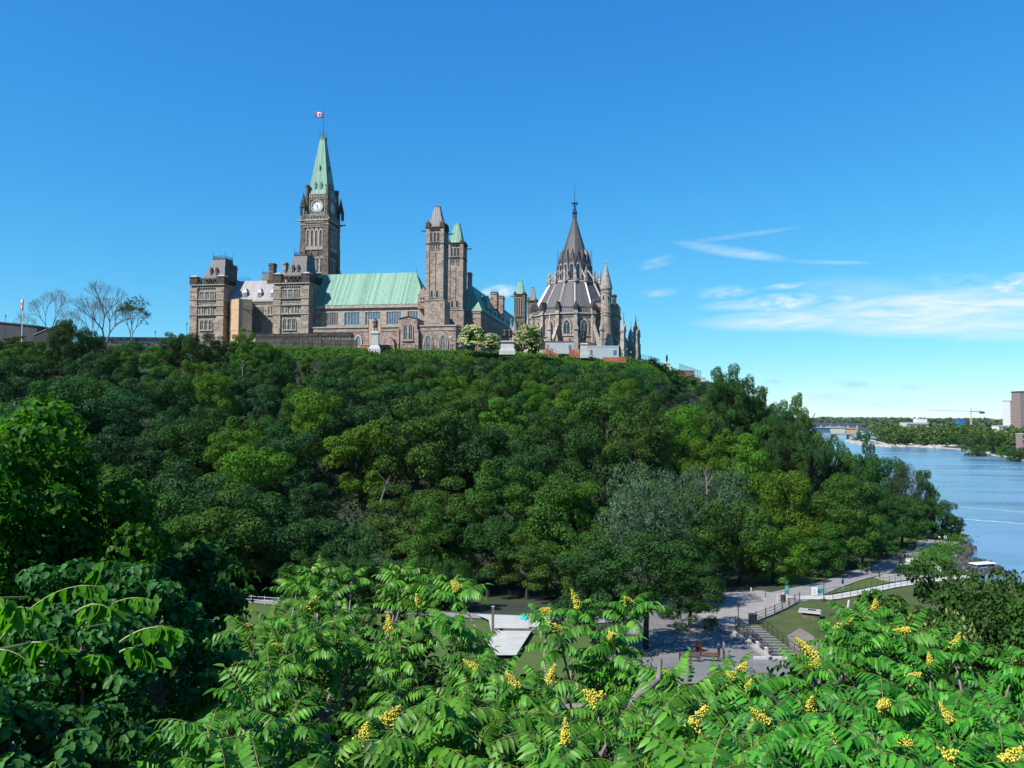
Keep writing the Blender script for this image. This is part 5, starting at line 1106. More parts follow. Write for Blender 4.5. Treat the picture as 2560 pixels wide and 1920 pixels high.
# dead stems among the hill trees
for k,(px,pyt,pyb,y) in enumerate(((1365,1020,1115,196),(1512,1060,1125,186),(968,1180,1215,138),(1745,1160,1200,152),(628,895,925,222))):
    rg = random.Random(k); x0,_,zb_ = at(px,pyb,y); h = at(px,pyt,y)[2]-zb_; b = MB(); p = Vector((x0,y-7,zb_-2)); q = p+Vector((rg.uniform(-.6,1.2),0,h+1)); b.tube(p,q,.16,.05,5)
    for i in range(6):
        s = rg.uniform(.3,.95); a = p.lerp(q,s); e = a+Vector((rg.uniform(-2,2),rg.uniform(-.6,.6),rg.uniform(.8,2.4))); b.tube(a,e,.07,.02,4)
    o = b.build('dead_tree', M['bark_grey']); tag(o, ['pale forked dead trunk in the trees beneath the library','pale dead trunk beneath the library stair turret','thin dead twigs above the olive trees at the foot','short dead stem beside the willowy trees','thin pale stem beneath the tan wrapped turret'][k], 'tree')
# ---------------------------------------------------------------- cream flowering shrubs
cmesh = crown_mesh('flowering_crown', 55, n=4500, K=24, ls=.10, mat='mid', rad=(1,1,.8))
rng2 = np.random.default_rng(56); c_, r__ = blobs(rng2, 130, (1.1,1.1,.86), -.45, (.16,.26)); pp = []; nn = []
for cc2, q in zip(c_, r__):
    for _ in range(30): pp.append(cc2/np.linalg.norm(cc2)*1.0+rng2.normal(size=3)*np.array([.11,.11,.025])+np.array([0,0,q*.3])); nn.append(np.array([0,-.2,1])+rng2.normal(size=3)*.5)
pp = np.array(pp); pp = pp/np.array([np.quantile(np.hypot(pp[:,0],pp[:,1]),.97)*.98]*2+[1]); pp[:,2] = (pp[:,2]-pp[:,2].min())/(pp[:,2].max()-pp[:,2].min())*.93+.1; v,f = leaf_quads(pp, unit(np.array(nn)), np.full(len(pp),.10), np.full(len(pp),.085), rng2); bmesh_ = np_mesh('blossom',v,[f],[L_['flower']])
for k,(px,pyt,pyb,y,Rr,lb_) in enumerate(((1180,813,874,268,4.6,'cream-blossomed shrub right of the twin square shafts, the taller of two'),(1226,834,876,266,3.6,'cream-blossomed shrub, lower of two, left of the paired statue'),(1322,813,884,268,5.0,'cream-blossomed shrub between the paired statue and library'))):
    x,_,z = at(px,pyb,y); H = at(px,pyt,y)[2]-z; o = empty('flowering_shrub',(x,y,z),k*1.3); tag(o,lb_,'shrub','cream flowering shrubs on the hilltop')
    for nm,me in (('crown',cmesh),('blossom',bmesh_)): c = link_mesh(nm,me,o); c.location = (0,0,0); c.scale = (Rr,Rr,H)
    t_ = link_mesh('trunk', TRUNKS[0], o); t_.scale = (2,2,3)
# ---------------------------------------------------------------- far bank
def wood(name, label, cat, items, n, mat, seed, ls):
    g = np.random.default_rng(seed); P_ = []; Q_ = []; S_ = []
    for (x,y,z,r_,h) in items:
        c, r = blobs(g, 16, (1,1,1), -.6, (.26,.42)); p, nr = blob_leaves(g, c, r, n); p[:,2] = (p[:,2]-p[:,2].min())/(p[:,2].max()-p[:,2].min()); P_.append(p*np.array([r_,r_,h])+np.array([x,y,z])); Q_.append(nr); S_.append(np.full(len(p),ls))
    P_ = np.concatenate(P_); Q_ = np.concatenate(Q_); S_ = np.concatenate(S_)*g.uniform(.7,1.3,len(P_)); v,f = leaf_quads(P_,Q_,S_*1.3,S_,g); return tag(link_mesh(name, np_mesh(name,v,[f],[L_[mat]])), label, cat, kind='stuff')
rg = random.Random(9); items = []
for i in range(240):
    px = rg.uniform(2135,2640); y = rg.uniform(780,1500) if px > 2420 else rg.uniform(980,1500); x = (px-1280)/FOC*y
    if in_river(np.array([x]),np.array([y]))[0] or river_dist(np.array([x]),np.array([y]))[0] < 14: continue
    zt = at(px, np.interp(px,[2130,2180,2250,2330,2420,2480,2560],[1062,1056,1060,1064,1058,1066,1062])+rg.uniform(0,14), y)[2]; z = tz(x,y); h = min(max(9,zt-z),40); items.append((x,y,z,rg.uniform(8,14),h))
wood('island_woods','mixed green woods covering the island across the river','woods',items,520,'isle',3,2.0)
for k,(px,y,h,r_,mt) in enumerate(((2438,735,25,12,'deep'),(2480,760,23,11,'olive'),(2150,1190,22,11,'mid'),(2545,640,17,9,'deep'),(2515,690,14,9,'mid'),(2300,1010,15,11,'bright'),(2380,980,17,12,'mid'),(2225,1030,17,11,'deep'))):
    tree(px,y,h,r_,'clumped',mt,k*1.1,crownlow=.0,group='trees on the far river bank'); tag(TREES[-1][0], ['big dark round tree above the sandy spit','pale olive tree right of the big dark riverside tree','round tree at the left tip of the island','dark low tree on the far bank at the right edge','low green tree on the pale spit','yellow-green tree on the island shore','mid green tree above the pale shore ledge','dark tree above the rocky shore ledge'][k], 'tree', 'trees on the far river bank')
items = []
for i in range(420):
    y = rg.uniform(3800,5600); x = rg.uniform(.28,.78)*y; items.append((x,y,tz(x,y),rg.uniform(35,70),rg.uniform(20,34)))
for i in range(120):
    y = rg.uniform(2300,3200); x = rg.uniform(.45,.74)*y; items.append((x,y,tz(x,y),rg.uniform(22,40),rg.uniform(18,28)))
wood('horizon_woods','low blue-green treeline along the horizon','woods',items,90,'far',8,11)
# ================================================================ people and statues
def figure(name, label, cat, x, y, z, H, rz, pose, cols, coat=False, group=None, bag=None, extra=None):
    J = dict(pel=(0,0,.53,.078), sp=(0,0,.64,.072), ch=(0,0,.76,.086), nk=(0,.0,.845,.032), hd=(0,.008,.905,.050), tp=(0,.004,.955,.042), ns=(0,.066,.905,.008),
             sl=(-.10,0,.805,.040), el=(-.135,-.01,.64,.026), wl=(-.13,.045,.50,.018), hl=(-.128,.06,.465,.017), sr=(.10,0,.805,.040), er=(.135,-.01,.64,.026), wr=(.13,.045,.50,.018), hr=(.128,.06,.465,.017),
             pl=(-.052,0,.50,.052), kl=(-.056,.008,.285,.036), al=(-.058,-.008,.045,.024), tl=(-.064,.075,.018,.020), pr=(.052,0,.50,.052), kr=(.056,.008,.285,.036), ar=(.058,-.008,.045,.024), tr=(.064,.075,.018,.020))
    if pose == 'cross': J.update(wl=(.0,.10,.66,.018), hl=(.05,.105,.675,.017), wr=(.02,.12,.64,.018), hr=(-.04,.12,.65,.017))
    if pose == 'walk': J.update(kl=(-.056,.07,.29,.036), al=(-.056,.085,.05,.024), tl=(-.06,.165,.03,.02), kr=(.056,-.01,.285,.036), ar=(.056,-.12,.065,.024), tr=(.06,-.05,.018,.02), wl=(-.135,-.06,.51,.018), hl=(-.135,-.07,.475,.017), wr=(.13,.08,.52,.018), hr=(.128,.105,.49,.017))
    if pose == 'hip': J.update(el=(-.19,-.02,.66,.026), wl=(-.10,.03,.56,.018), hl=(-.075,.05,.545,.017), kr=(.075,.03,.285,.036), ar=(.085,.02,.045,.024), tr=(.11,.10,.018,.02))
    if pose == 'seat': J.update(pl=(-.06,0,.50,.06), kl=(-.08,.22,.50,.045), al=(-.08,.25,.27,.03), tl=(-.08,.33,.25,.024), pr=(.06,0,.50,.06), kr=(.08,.22,.50,.045), ar=(.08,.22,.27,.03), tr=(.08,.30,.25,.024), wl=(-.10,.13,.56,.018), hl=(-.09,.17,.55,.017), wr=(.10,.13,.56,.018), hr=(.09,.17,.55,.017))
    E = [('pel','sp'),('sp','ch'),('ch','nk'),('nk','hd'),('hd','tp'),('hd','ns'),('ch','sl'),('sl','el'),('el','wl'),('wl','hl'),('ch','sr'),('sr','er'),('er','wr'),('wr','hr'),('pel','pl'),('pl','kl'),('kl','al'),('al','tl'),('pel','pr'),('pr','kr'),('kr','ar'),('ar','tr')]
    ks = list(J); vs = [Vector(J[k][:3])*H for k in ks]; rs = [J[k][3]*H for k in ks]; es = [(ks.index(a),ks.index(b)) for a,b in E]
    for s_,h_,w_ in (('l','hl','wl'),('r','hr','wr')):           # five fingers a hand
        hp = Vector(J[h_][:3])*H; wp = Vector(J[w_][:3])*H; d = (hp-wp).normalized(); side = d.cross(Vector((1 if s_=='l' else -1,0,0))).normalized()
        hi = ks.index(h_)
        for f_,(off,ln) in enumerate(((-.014,.040),(-.005,.046),(.005,.044),(.013,.036),(-.022,.026))):
            a = len(vs); m_ = hp+side*off*H+d*ln*.55*H; vs.append(m_); rs.append(.0055*H); vs.append(m_+d*ln*.4*H+Vector((0,-.006*H,0))); rs.append(.0048*H); es += [(hi,a),(a,a+1)]
    me = bpy.data.meshes.new('body'); me.from_pydata([tuple(v) for v in vs], es, []); o = link_mesh('body', me)
    sk_ = o.modifiers.new('skin','SKIN'); o.modifiers.new('sub','SUBSURF').levels = 1; o.modifiers['sub'].render_levels = 1
    for i, d in enumerate(me.skin_vertices[0].data): d.radius = (rs[i],rs[i]); d.use_root = (i == 0)
    dg = bpy.context.evaluated_depsgraph_get(); m2 = bpy.data.meshes.new_from_object(o.evaluated_get(dg)); o.modifiers.clear(); o.data = m2; m2.name = 'body'
    skin, shirt, trou, shoe, hair = cols; m2.materials.clear()
    for c in (skin, shirt, trou, shoe): m2.materials.append(c)
    for p in m2.polygons:
        c = p.center/H; arm = abs(c.x) > .105 and c.z < .72 or (pose == 'cross' and c.y > .085 and c.z < .72)
        hand = c.z < .52 and abs(c.x) > .11 and pose != 'seat'
        p.material_index = 0 if c.z > .835 or hand else (3 if c.z < (.04 if pose != 'seat' else .28) else 2 if c.z < .53 and not (arm and c.z > .5) else 1); p.use_smooth = True
    r = empty(name, (x,y,z), rz); tag(r, label, cat, group); o.parent = r
    hb = MB(); hb.lathe(0,-.006*H,[(.012*H,.885*H),(.055*H,.90*H),(.060*H,.93*H),(.052*H,.962*H),(.03*H,.978*H),(.004*H,.984*H)],10)
    hb.v = [(x_, y_-.018*H if z_ < .93*H else y_-.008*H, z_) for x_,y_,z_ in hb.v]; hb.build('hair', hair, r, smooth=True)
    if coat:
        cb = MB(); cb.lathe(0,0,[(.135*H,.30*H),(.125*H,.42*H),(.10*H,.55*H),(.093*H,.62*H),(.11*H,.74*H),(.10*H,.80*H)],12); cb.v = [(x_,y_*.72-.01*H,z_) for x_,y_,z_ in cb.v]; cb.build('coat', shirt, r, smooth=True)
    return r
SK = plain('skin', (.42,.24,.17), .6, .1); HA = plain('dark_hair', (.02,.015,.01), .6, .2); BR = (M['bronze'],)*5
NAV = plain('navy_cloth', (.012,.016,.035), .9, .2); CHK = plain('blue_grey_checked_shirt', (.13,.16,.22), .9, .5, 30); JN = plain('denim', (.04,.065,.13), .9, .2); WSH = plain('white_shoes', (.6,.6,.6), .7, .1)
PKS = plain('dusty_pink_cloth', (.38,.17,.17), .9, .2); LTT = plain('pale_trousers', (.5,.48,.45), .9, .1); GRS = plain('grey_cloth', (.10,.10,.12), .9, .2); WTS = plain('white_cloth', (.62,.60,.58), .9, .1)
def person(px, py, label, H, rz, pose, cols, **k):
    x,y,z = G(px,py); return figure('person', label, 'person', x, y, z+.12, H, rz, pose, cols, **k)
person(1797,1649,'person in navy clothes and white shoes with folded arms beside the red-slatted bench',1.68,R(150),'cross',(SK,NAV,NAV,WSH,HA))
person(1810,1648,'taller person in checked shirt and jeans standing close behind the folded-arm one',1.82,R(100),'stand',(SK,CHK,JN,GRS,HA))
person(2159,1439,'walker in pink top and pale trousers on the gravel path',1.66,R(160),'walk',(SK,PKS,LTT,WSH,HA))
person(2174,1440,'walker in dark top and pale trousers on the gravel path',1.70,R(190),'walk',(SK,NAV,LTT,WSH,HA))
person(2256,1406,'walker in pink at the left of the distant trio',1.68,R(170),'walk',(SK,PKS,GRS,GRS,HA))
person(2262,1404,'tallest dark-clad walker in the middle of the distant trio',1.82,R(185),'walk',(SK,NAV,NAV,GRS,HA))
person(2270,1402,'dark-clad walker right behind the white notice board',1.72,R(200),'walk',(SK,GRS,NAV,GRS,HA))
def plinth(o, x,y,z, w, h, mat='granite', cap=True):
    e = .85 if mat == 'granite' else .62
    b = MB(); b.box(-w*e,w*e,-w*e,w*e,-.8,h*.13); b.frus(-w*(e-.04),w*(e-.04),-w*(e-.04),w*(e-.04),h*.13,-w*.55,w*.55,-w*.55,w*.55,h*.30); b.frus(-w*.52,w*.52,-w*.52,w*.52,h*.30,-w*.48,w*.48,-w*.48,w*.48,h*.88); b.box(-w*.58,w*.58,-w*.58,w*.58,h*.88,h*.95); b.frus(-w*.56,w*.56,-w*.56,w*.56,h*.95,-w*.38,w*.38,-w*.38,w*.38,h); return b.build('pedestal', M[mat], o)
def statue(px, pyb, pym, pyt, y, label, figs, w, mat='granite'):
    x,_,z = at(px,pyb,y); zm = at(px,pym,y)[2]; zt = at(px,pyt,y)[2]; o = empty('statue',(x,y,z)); tag(o,label,'statue'); plinth(o,x,y,z,w,zm-z,mat)
    for i,(dx,dy,H,rz,pose,coat) in enumerate(figs):
        f = figure('person_tmp','x','x',0,0,0,(zt-zm)*H,0,pose,BR,coat=coat)
        # one continuous bronze casting per figure: its pieces become children of the statue
        for c in list(f.children):
            c.parent = o; c.location = (dx,dy,zm-z); c.rotation_euler = (0,0,rz); c.scale = (1.35,1.35,1); c.name = 'bronze_figure' if c.name.startswith('body') else 'bronze_'+c.name.split('.')[0]
        bpy.data.objects.remove(f)
    return o
statue(938,879,829,795,264,'bronze standing man in frock coat on tall grey granite pedestal before the plywood panel',[(0,0,1,R(-20),'hip',True)],2.4)
statue(1268,882,853,818,266,'dark bronze pair of figures on a broad white block between the cream shrubs',[(-.85,0,1,R(-30),'cross',True),(.95,.2,.96,R(20),'stand',True)],4.4,'conc_light')
statue(1460,890,858,826,284,'small bronze figure on a white capped pedestal in front of the library',[(0,0,1,R(30),'hip',True)],2.5,'conc_light')
statue(1667,925,908,886,345,'lone dark statue on a pale plinth at the right end of the hilltop',[(0,0,1,R(60),'hip',True)],2.6,'conc_light')
# ================================================================ hilltop furniture
def hw(px, py, y): return Vector(at(px,py,y))
def fence_line(name, label, pts, h, n_posts, mat, pick=None, rails=(.15,.9), r=.05, spikes=False, post_part=True):
    """pts: world points along the foot"""
    o = empty(name, pts[0]); tag(o, label, 'fence'); b = MB(); org = Vector(pts[0]); p = MB(); pp = MB()
    L = [0]
    for a,c in zip(pts,pts[1:]): L.append(L[-1]+(Vector(c)-Vector(a)).length)
    def P(s):
        s = s*L[-1]
        for k in range(len(pts)-1):
            if s <= L[k+1]+1e-6: return Vector(pts[k]).lerp(Vector(pts[k+1]),(s-L[k])/(L[k+1]-L[k]))-org
        return Vector(pts[-1])-org
    N_ = max(2,n_posts)
    for i in range(N_):
        a = P(i/(N_-1)); q = MB(); q.tube(a-Vector((0,0,.3)),a+Vector((0,0,h)),r*1.3,r*1.3,4); q.lathe(a.x,a.y,[(.01,a.z+h),(r*2,a.z+h+r*1.5),(.01,a.z+h+r*4)],4); 
        if post_part: q.build('post', M[mat], o)
        else: p.v, p.f, p.m = (p.v, p.f, p.m); p.add(q.v, q.f)
    for i in range(N_-1):
        a,c = P(i/(N_-1)),P((i+1)/(N_-1))
        for rr in rails: b.tube(a+Vector((0,0,h*rr)),c+Vector((0,0,h*rr)),r*.7,r*.7,4)
    if pick:
        n = int(L[-1]/pick)
        for i in range(n):
            a = P((i+.5)/n); b.tube(a+Vector((0,0,h*.05)),a+Vector((0,0,h*(1.0 if spikes else rails[-1]))),r*.42,r*.42 if not spikes else r*.2,3)
    b.build('railings', M[mat], o)
    if not post_part: p.build('posts', M[mat], o)
    return o
def edge(px, dy=1.0):
    y = float(np.interp(px,DCX,DCY))+dy; x = (px-1280)/FOC*y; return (x,y,tz(x,y))
fence_line('iron_fence','low black iron fence along the brow before the low stone wing',[edge(p) for p in (985,1050,1120,1200,1260)],2.0,28,'iron',pick=.35)
fence_line('iron_fence','spiked black iron fence descending past the library to the right',[edge(p) for p in (1345,1400,1455,1510,1568,1600,1625,1650)],2.2,34,'iron',pick=.4,spikes=True)
fence_line('iron_fence','short spiked iron fence beside the dark skyline tree',[edge(p,0) for p in (1700,1712,1722,1738,1752)],3.6,14,'iron_blue',pick=.9,spikes=True,r=.09)
o = fence_line('mesh_fence','tall wire mesh site fence below the mansard pavilions',[edge(p,3) for p in (636,700,760,820,892)],3.4,12,'wood',pick=None,rails=(.05,.5,.98),r=.05)
ms = bpy.data.materials.new('dark_mesh_screen'); q = N(ms); b_ = q.n('ShaderNodeBsdfPrincipled', i_Roughness=.9); b_.inputs['Base Color'].default_value = (.045,.05,.05,1); tr = q.n('ShaderNodeBsdfTransparent'); mx = q.n('ShaderNodeMixShader'); mx.inputs[0].default_value = .62
q.l(tr.outputs[0],mx.inputs[1]); q.l(b_.outputs[0],mx.inputs[2]); oo = q.n('ShaderNodeOutputMaterial'); q.l(mx.outputs[0],oo.inputs[0])
b = MB(); P = [Vector(edge(p,3.1)) for p in (636,700,760,820,892)]; O0 = Vector(edge(636,3))
for a,c in zip(P,P[1:]):
    a2,c2 = a-O0,c-O0; b.hexa([a2,c2,c2+Vector((0,.04,0)),a2+Vector((0,.04,0))],[a2+Vector((0,0,3.2)),c2+Vector((0,0,3.2)),c2+Vector((0,.04,3.2)),a2+Vector((0,.04,3.2))])
b.build('mesh_screen', ms, o)
def boxthing(name, label, cat, org, parts, rz=0):
    "parts: (part name, material, [boxes in local metres])"
    o = empty(name, org, rz); tag(o, label, cat)
    for nm, mt, bs in parts:
        b = MB(); [b.box(*q) for q in bs]; b.build(nm, M[mt], o)
    return o
def pxw(px0, px1, y): return (px1-px0)/FOC*y
def hz(px, py, y): return at(px,py,y)[2]
# wrapped turret, hoardings, trailers, stairs
VW = 293.0; UO = (U(604,VW),VW,ZG); o = empty('scaffold_wrap',(*uv2w(UO[0],VW),ZG),-TH); tag(o,'tall tan netting-wrapped scaffold between the two mansard pavilions','scaffold')
b = MB(UO); zt = Z(747,VW,600); pl = [(U(576,VW+7),VW+7),(U(577,VW+1.5),VW+1.5),(U(597,VW-1),VW-1),(U(630,VW+2.5),VW+2.5),(U(631,VW+11),VW+11),(U(577,VW+11),VW+11)]
for k in range(6):
    z0 = ZG+(zt-ZG)*k/6; z1 = ZG+(zt-ZG)*(k+1)/6-.05; e = .06*(k%2); b.hexa([(u-e if u < UO[0] else u+e,v_-e,z0) for u,v_ in pl],[(u,v_,z1) for u,v_ in pl])
b.build('netting', M['tan_wrap'], o)
b = MB(UO)
for u,v_ in pl: b.tube((u,v_-.1,ZG),(u,v_-.1,zt+.7),.07)
b.tube((U(600,VW),VW-.9,zt-3),(U(630,VW),VW+2.3,zt-3.2),.1); b.tube((U(576,VW),VW+1.4,zt+.4),(U(600,VW),VW-.9,zt+.4),.06)
b.build('poles', M['wood'], o)
y = 270; boxthing('plywood_hoarding','tall pale plywood panel standing behind the frock-coated statue','hoarding',(hw(936,880,y)),[('panel','ply',[(-2.2,2.2,0,.3,0,hz(936,798,y)-hz(936,880,y))]),('batten','wood',[(-2.2,-2.1,-.06,0,0,11),(2.1,2.2,-.06,0,0,11)])])
y = 266; w1 = pxw(901,984,y); boxthing('orange_hoarding','low orange plywood hoarding behind the granite pedestal','hoarding',hw(901,881,y),[('panel','orange',[(i*w1/9+.03,(i+1)*w1/9-.03,0,.1,0,2.5) for i in range(9)]),('batten','ply',[(i*w1/9-.06,i*w1/9+.06,-.1,0,0,2.6) for i in range(10)]+[(0,w1,-.12,-.02,2.5,2.65)])])
for px0,px1,pt,pb,y,lb_,stripe in ((1364,1434,852,884,284,'long white site cabin with orange-brown fascia left of the library pier','bench_wood'),(1472,1547,864,900,290,'white site cabin at the foot of the library stair turret','cabin')):
    w1 = pxw(px0,px1,y); h = hz(px0,pt,y)-hz(px0,pb,y); o = boxthing('site_cabin',lb_,'cabin',hw(px0,pb,y),[('body','cabin',[(0,w1,0,3,0,h-.45)]),('fascia',stripe,[(-.1,w1+.1,-.1,3.1,h-.45,h)]),('window','glass_blue',[(w1*.82,w1*.93,-.04,0,h*.35,h*.7),(w1*.05,w1*.12,-.04,0,h*.35,h*.7)])])
for px,y,lb_ in ((1364,281,'orange timber steps by the left end of the long cabin'),(1423,283,'orange timber steps by the right end of the long cabin')):
    o = empty('timber_steps', hw(px,887,y)); tag(o,lb_,'steps'); b = MB()
    for k in range(6): b.box(k*.75,k*.75+.8,0,1.3,-1,2.3-k*.38)
    b.build('treads', M['orange'], o)
    for yy in (-.1,1.35): 
        b = MB(); b.tube((0,yy,3.4),(4.6,yy,1.1),.09); [b.tube((k*1.1,yy,0),(k*1.1,yy,3.35-k*.55),.06) for k in range(5)]; b.build('handrail', M['ply'], o)
y = 288; w1 = pxw(1507,1568,y); boxthing('plank_fence','low red-brown plank fence before the white cabin','fence',hw(1507,903,y),[('boards','orange',[(i*.45,i*.45+.4,0,.08,-.5,1.5) for i in range(int(w1/.45))]),('rail','wood',[(0,w1,.08,.16,.3,.45),(0,w1,.08,.16,1.1,1.25)])])
y = 276; boxthing('low_kerb','pale stone kerb line along the brow below the statue','kerb',hw(907,881,y),[('kerb','conc_light',[(0,pxw(907,1190,y),0,.5,-.4,.25)])])
def lamp(px, pyb, pyt, label, kind='lantern', yy=None, mat='iron', single=True):
    if yy: x,y,z = at(px,pyb,yy)
    else: x,y,z = G(px,pyb); z += .1
    H = at(px,pyt,y)[2]-z; o = empty('street_lamp',(x,y,z)); tag(o,label,'lamp post')
    b = MB(); b.lathe(0,0,[(.16,-.3),(.16,.25),(.10,.4),(.065,.9),(.05,H*.82),(.08,H*.83),(.03,H*.85)],8); b.tube((-.28,0,H*.76),(.28,0,H*.76),.02,n=4); b.build('pole', M[mat], o)
    b = MB()
    if kind == 'globe': b.lathe(0,0,[(.05,H*.84),(.22,H*.88),(.27,H*.93),(.2,H*.98),(.03,H)],10); b.build('globe', M['white'], o, smooth=True)
    else:
        b.frus(-.10,.10,-.10,.10,H*.85,-.19,.19,-.19,.19,H*.93); b.build('lantern_glass', M['glass_pale'], o); b = MB(); b.frus(-.23,.23,-.23,.23,H*.93,-.05,.05,-.05,.05,H*.98); b.lathe(0,0,[(.05,H*.98),(.05,H*.99),(.01,H*1.02)],5)
        for a in (-1,1):
            for c in (-1,1): b.tube((a*.1,c*.1,H*.85),(a*.19,c*.19,H*.93),.015,n=4)
        b.build('lamp_cap', M[mat], o)
    return o
lamp(1846,1578,1507,'black lantern lamp post standing at the stair top edge of the plaza')
lamp(2060,1505,1449,'black lantern lamp post on the lawn between white board and railing')
lamp(2349,1368,1341,'globe lamp post beside the river path, nearer one','globe'); lamp(2382,1339,1314,'white globe lamp post against the river water','globe',yy=212)
lamp(2308,1413,1379,'black lantern lamp post by the wooden bridge rail'); lamp(2010,1640,1607,'small black lamp post on the lawn beside the earth patch')
lamp(1127,880,840,'lamp post with pale globe before the arched windows','globe',yy=266); lamp(1362,884,848,'lamp post with globe at the left end of the long cabin','globe',yy=282); lamp(1578,899,879,'globe lamp at the right corner of the library terrace','globe',yy=300)
for px,pt,pb,yy,lb_ in ((1627,893,906,322,'small forked lamp on the brow right of the library'),(1700,914,928,352,'small forked lamp right of the lone statue'),(1736,924,940,372,'small lamp at the end of the stone parapet'),(466,806,850,256,'slim ornate standard at the left corner of the palace'),(388,828,852,256,'short slim standard on the low roof'),(12,784,850,300,'tall street light at the far left edge')): lamp(px,pb,pt,lb_,'lantern',yy=yy)
y = 356; boxthing('stone_parapet','grey stone parapet block right of the lone statue','parapet',hw(1697,935,y),[('wall','stone_dark',[(0,7.0,0,3,-1,1.6)]),('coping','conc_light',[(-.2,7.2,-.2,3.2,1.6,1.9)])])
y = 330; boxthing('white_plinth','small pale plinth at the foot of the skyline tree','plinth',hw(1755,948,y),[('block','conc_light',[(0,1.6,0,2,-1,.6)]),('cap','white',[(-.15,1.75,-.15,2.15,.6,.75)])])
# left: covered walkway, low dark roofs, red flag
y = 262; w1 = pxw(195,484,y); h = hz(300,842,y)-hz(300,880,y)
boxthing('covered_walkway','long low dark-roofed walkway with pale panels left of the palace','walkway',hw(195,880,y),[('roof','iron',[(-.3,w1+.3,-.4,4,h-.75,h)]),('panel','glass_blue',[(0,w1,.3,.5,h*.62,h-.75)]),('lower_screen','stone_dark',[(0,w1,.2,.6,-1,h*.62)]),('roof_edge','dress_dark',[(i*1.1,i*1.1+.45,-.5,-.3,h-1.1,h-.7) for i in range(int(w1/1.1))])])
o = empty('low_block', hw(-30,870,300)); tag(o,'low dark flat-roofed block at the far left edge','building'); w1 = pxw(-30,91,300); b = MB(); zl,zr = hz(-30,804,300)-hz(-30,870,300),hz(91,816,300)-hz(-30,870,300)
b.polyx([(0,0),(w1,0),(w1,zr),(0,zl)],0,12); b.build('wall', M['navy_block'], o); b = MB(); b.polyx([(-.2,zl-.1),(w1+.2,zr-.1),(w1+.2,zr+.4),(-.2,zl+.4)],-.4,12.3); b.build('roof', M['slate'], o)
o = empty('sloped_block', hw(82,870,290)); tag(o,'dark wedge-roofed block with a pale sloping edge behind the bare tree','building'); b = MB(); q = hz(82,870,290); b.polyx([(0,0),(pxw(82,152,290),0),(pxw(82,152,290),hz(152,811,290)-q),(pxw(82,142,290),hz(142,812,290)-q),(0,hz(82,838,290)-q)],0,8); b.build('wall', M['iron'], o)
b = MB(); b.polyx([(0,hz(82,838,290)-q),(pxw(82,142,290),hz(142,812,290)-q),(pxw(82,142,290),hz(142,811,290)-q),(0,hz(82,837,290)-q)],-.3,8.2); b.build('roof_edge', M['conc_light'], o)
y = 252; a = hw(53,880,y); H = hz(53,745,y)-a.z; o = empty('flagpole', a); tag(o,'white flagpole on the far left skyline','flagpole'); b = MB(); b.tube((0,0,0),(.15,0,H),.16,.1,8); b.lathe(.15,0,[(.02,H),(.2,H+.2),(.02,H+.4)],6); b.build('pole', M['white'], o)
o = flag('flag', (a.x+.1,a.y-.2,a.z+H-.4), 1.6, 3.7, (-.75,.45), .9, 'limp red and white flag hanging on the far left pole')
# ================================================================ far river: bridge, buildings, crane
def far_box(name,label,cat,px0,px1,pt,pb,y,dep,mat,bands=0,bm='glass',roof=None):
    a = hw(px0,pb,y); w1 = pxw(px0,px1,y); h = hz(px0,pt,y)-a.z; g_ = tz(a.x,a.y)-a.z-2; o = empty(name,a); tag(o,label,cat); b = MB(); b.box(0,w1,0,dep,min(g_,0),h); b.build('wall', M[mat], o)
    if bands:
        for k in range(bands):
            z0 = h*(k+.3)/bands; b = MB(); n = max(2,int(w1/3.2))
            for i in range(n): b.box(w1*(i+.12)/n,w1*(i+.88)/n,-.15,.1,z0,z0+h*.42/bands)
            b.build('window_band', M[bm], o)
    b = MB(); b.box(-.3,w1+.3,-.3,dep+.3,h,h+h*.03+.3); b.build('roof', M[roof or 'conc_light'], o); return o
M['brick_far'] = plain('brown_brick', (.30,.22,.20), .9, .1, .3); M['blue_panel'] = plain('blue_cladding', (.02,.16,.42), .6, .15, .2)
far_box('apartment_tower','white banded apartment tower at the right edge across the river','building',2526,2552,1003,1072,1050,16,'white',10)
far_box('apartment_tower','taller brown brick tower at the right edge across the river','building',2552,2600,981,1075,1030,18,'brick_far',11,'glass_pale','dress_dark')
far_box('office_block','white stepped office block above the island trees','building',2268,2322,1057,1078,1600,30,'conc_light',2); far_box('roof_house','white rooftop block on the office above the island','building',2292,2318,1047,1057,1605,14,'white',0)
far_box('blue_block','bright blue block above the island trees','building',2399,2414,1049,1076,1450,14,'blue_panel',0,roof='blue_panel'); far_box('low_white_block','low white block with small windows left of the apartment towers','building',2497,2520,1065,1086,960,14,'white',3)
far_box('brick_block','low red-brown block at the right edge among the river trees','building',2556,2600,1085,1110,760,10,'brick_far',2)
for k,(a,b_,t_,bb_,mt,lb_) in enumerate(((2038,2075,1069,1075,'glass_blue','long pale blue works shed behind the bridge'),(2072,2112,1067,1074,'conc_light','long white works building behind the bridge'),(2108,2142,1070,1076,'tan_wrap','pale tan works building at the island end of the bridge'))): far_box('works_shed',lb_,'building',a,b_,t_,bb_,1850+k*20,20,mt,1)
y = 1330; a = hw(2000,1084,y); w1 = pxw(2000,2137,y); o = empty('river_bridge',a); tag(o,'flat concrete road bridge crossing the river behind the hill trees','bridge'); b = MB(); b.box(0,w1,0,14,-1.5,1.2); b.box(0,w1,-.4,0,-.3,.3); b.build('deck', M['concrete'], o)
for k in (.35,.64,.93): b = MB(); b.box(w1*k-2.2,w1*k+2.2,1,13,-12,-1.5); b.build('pier', M['concrete'], o)
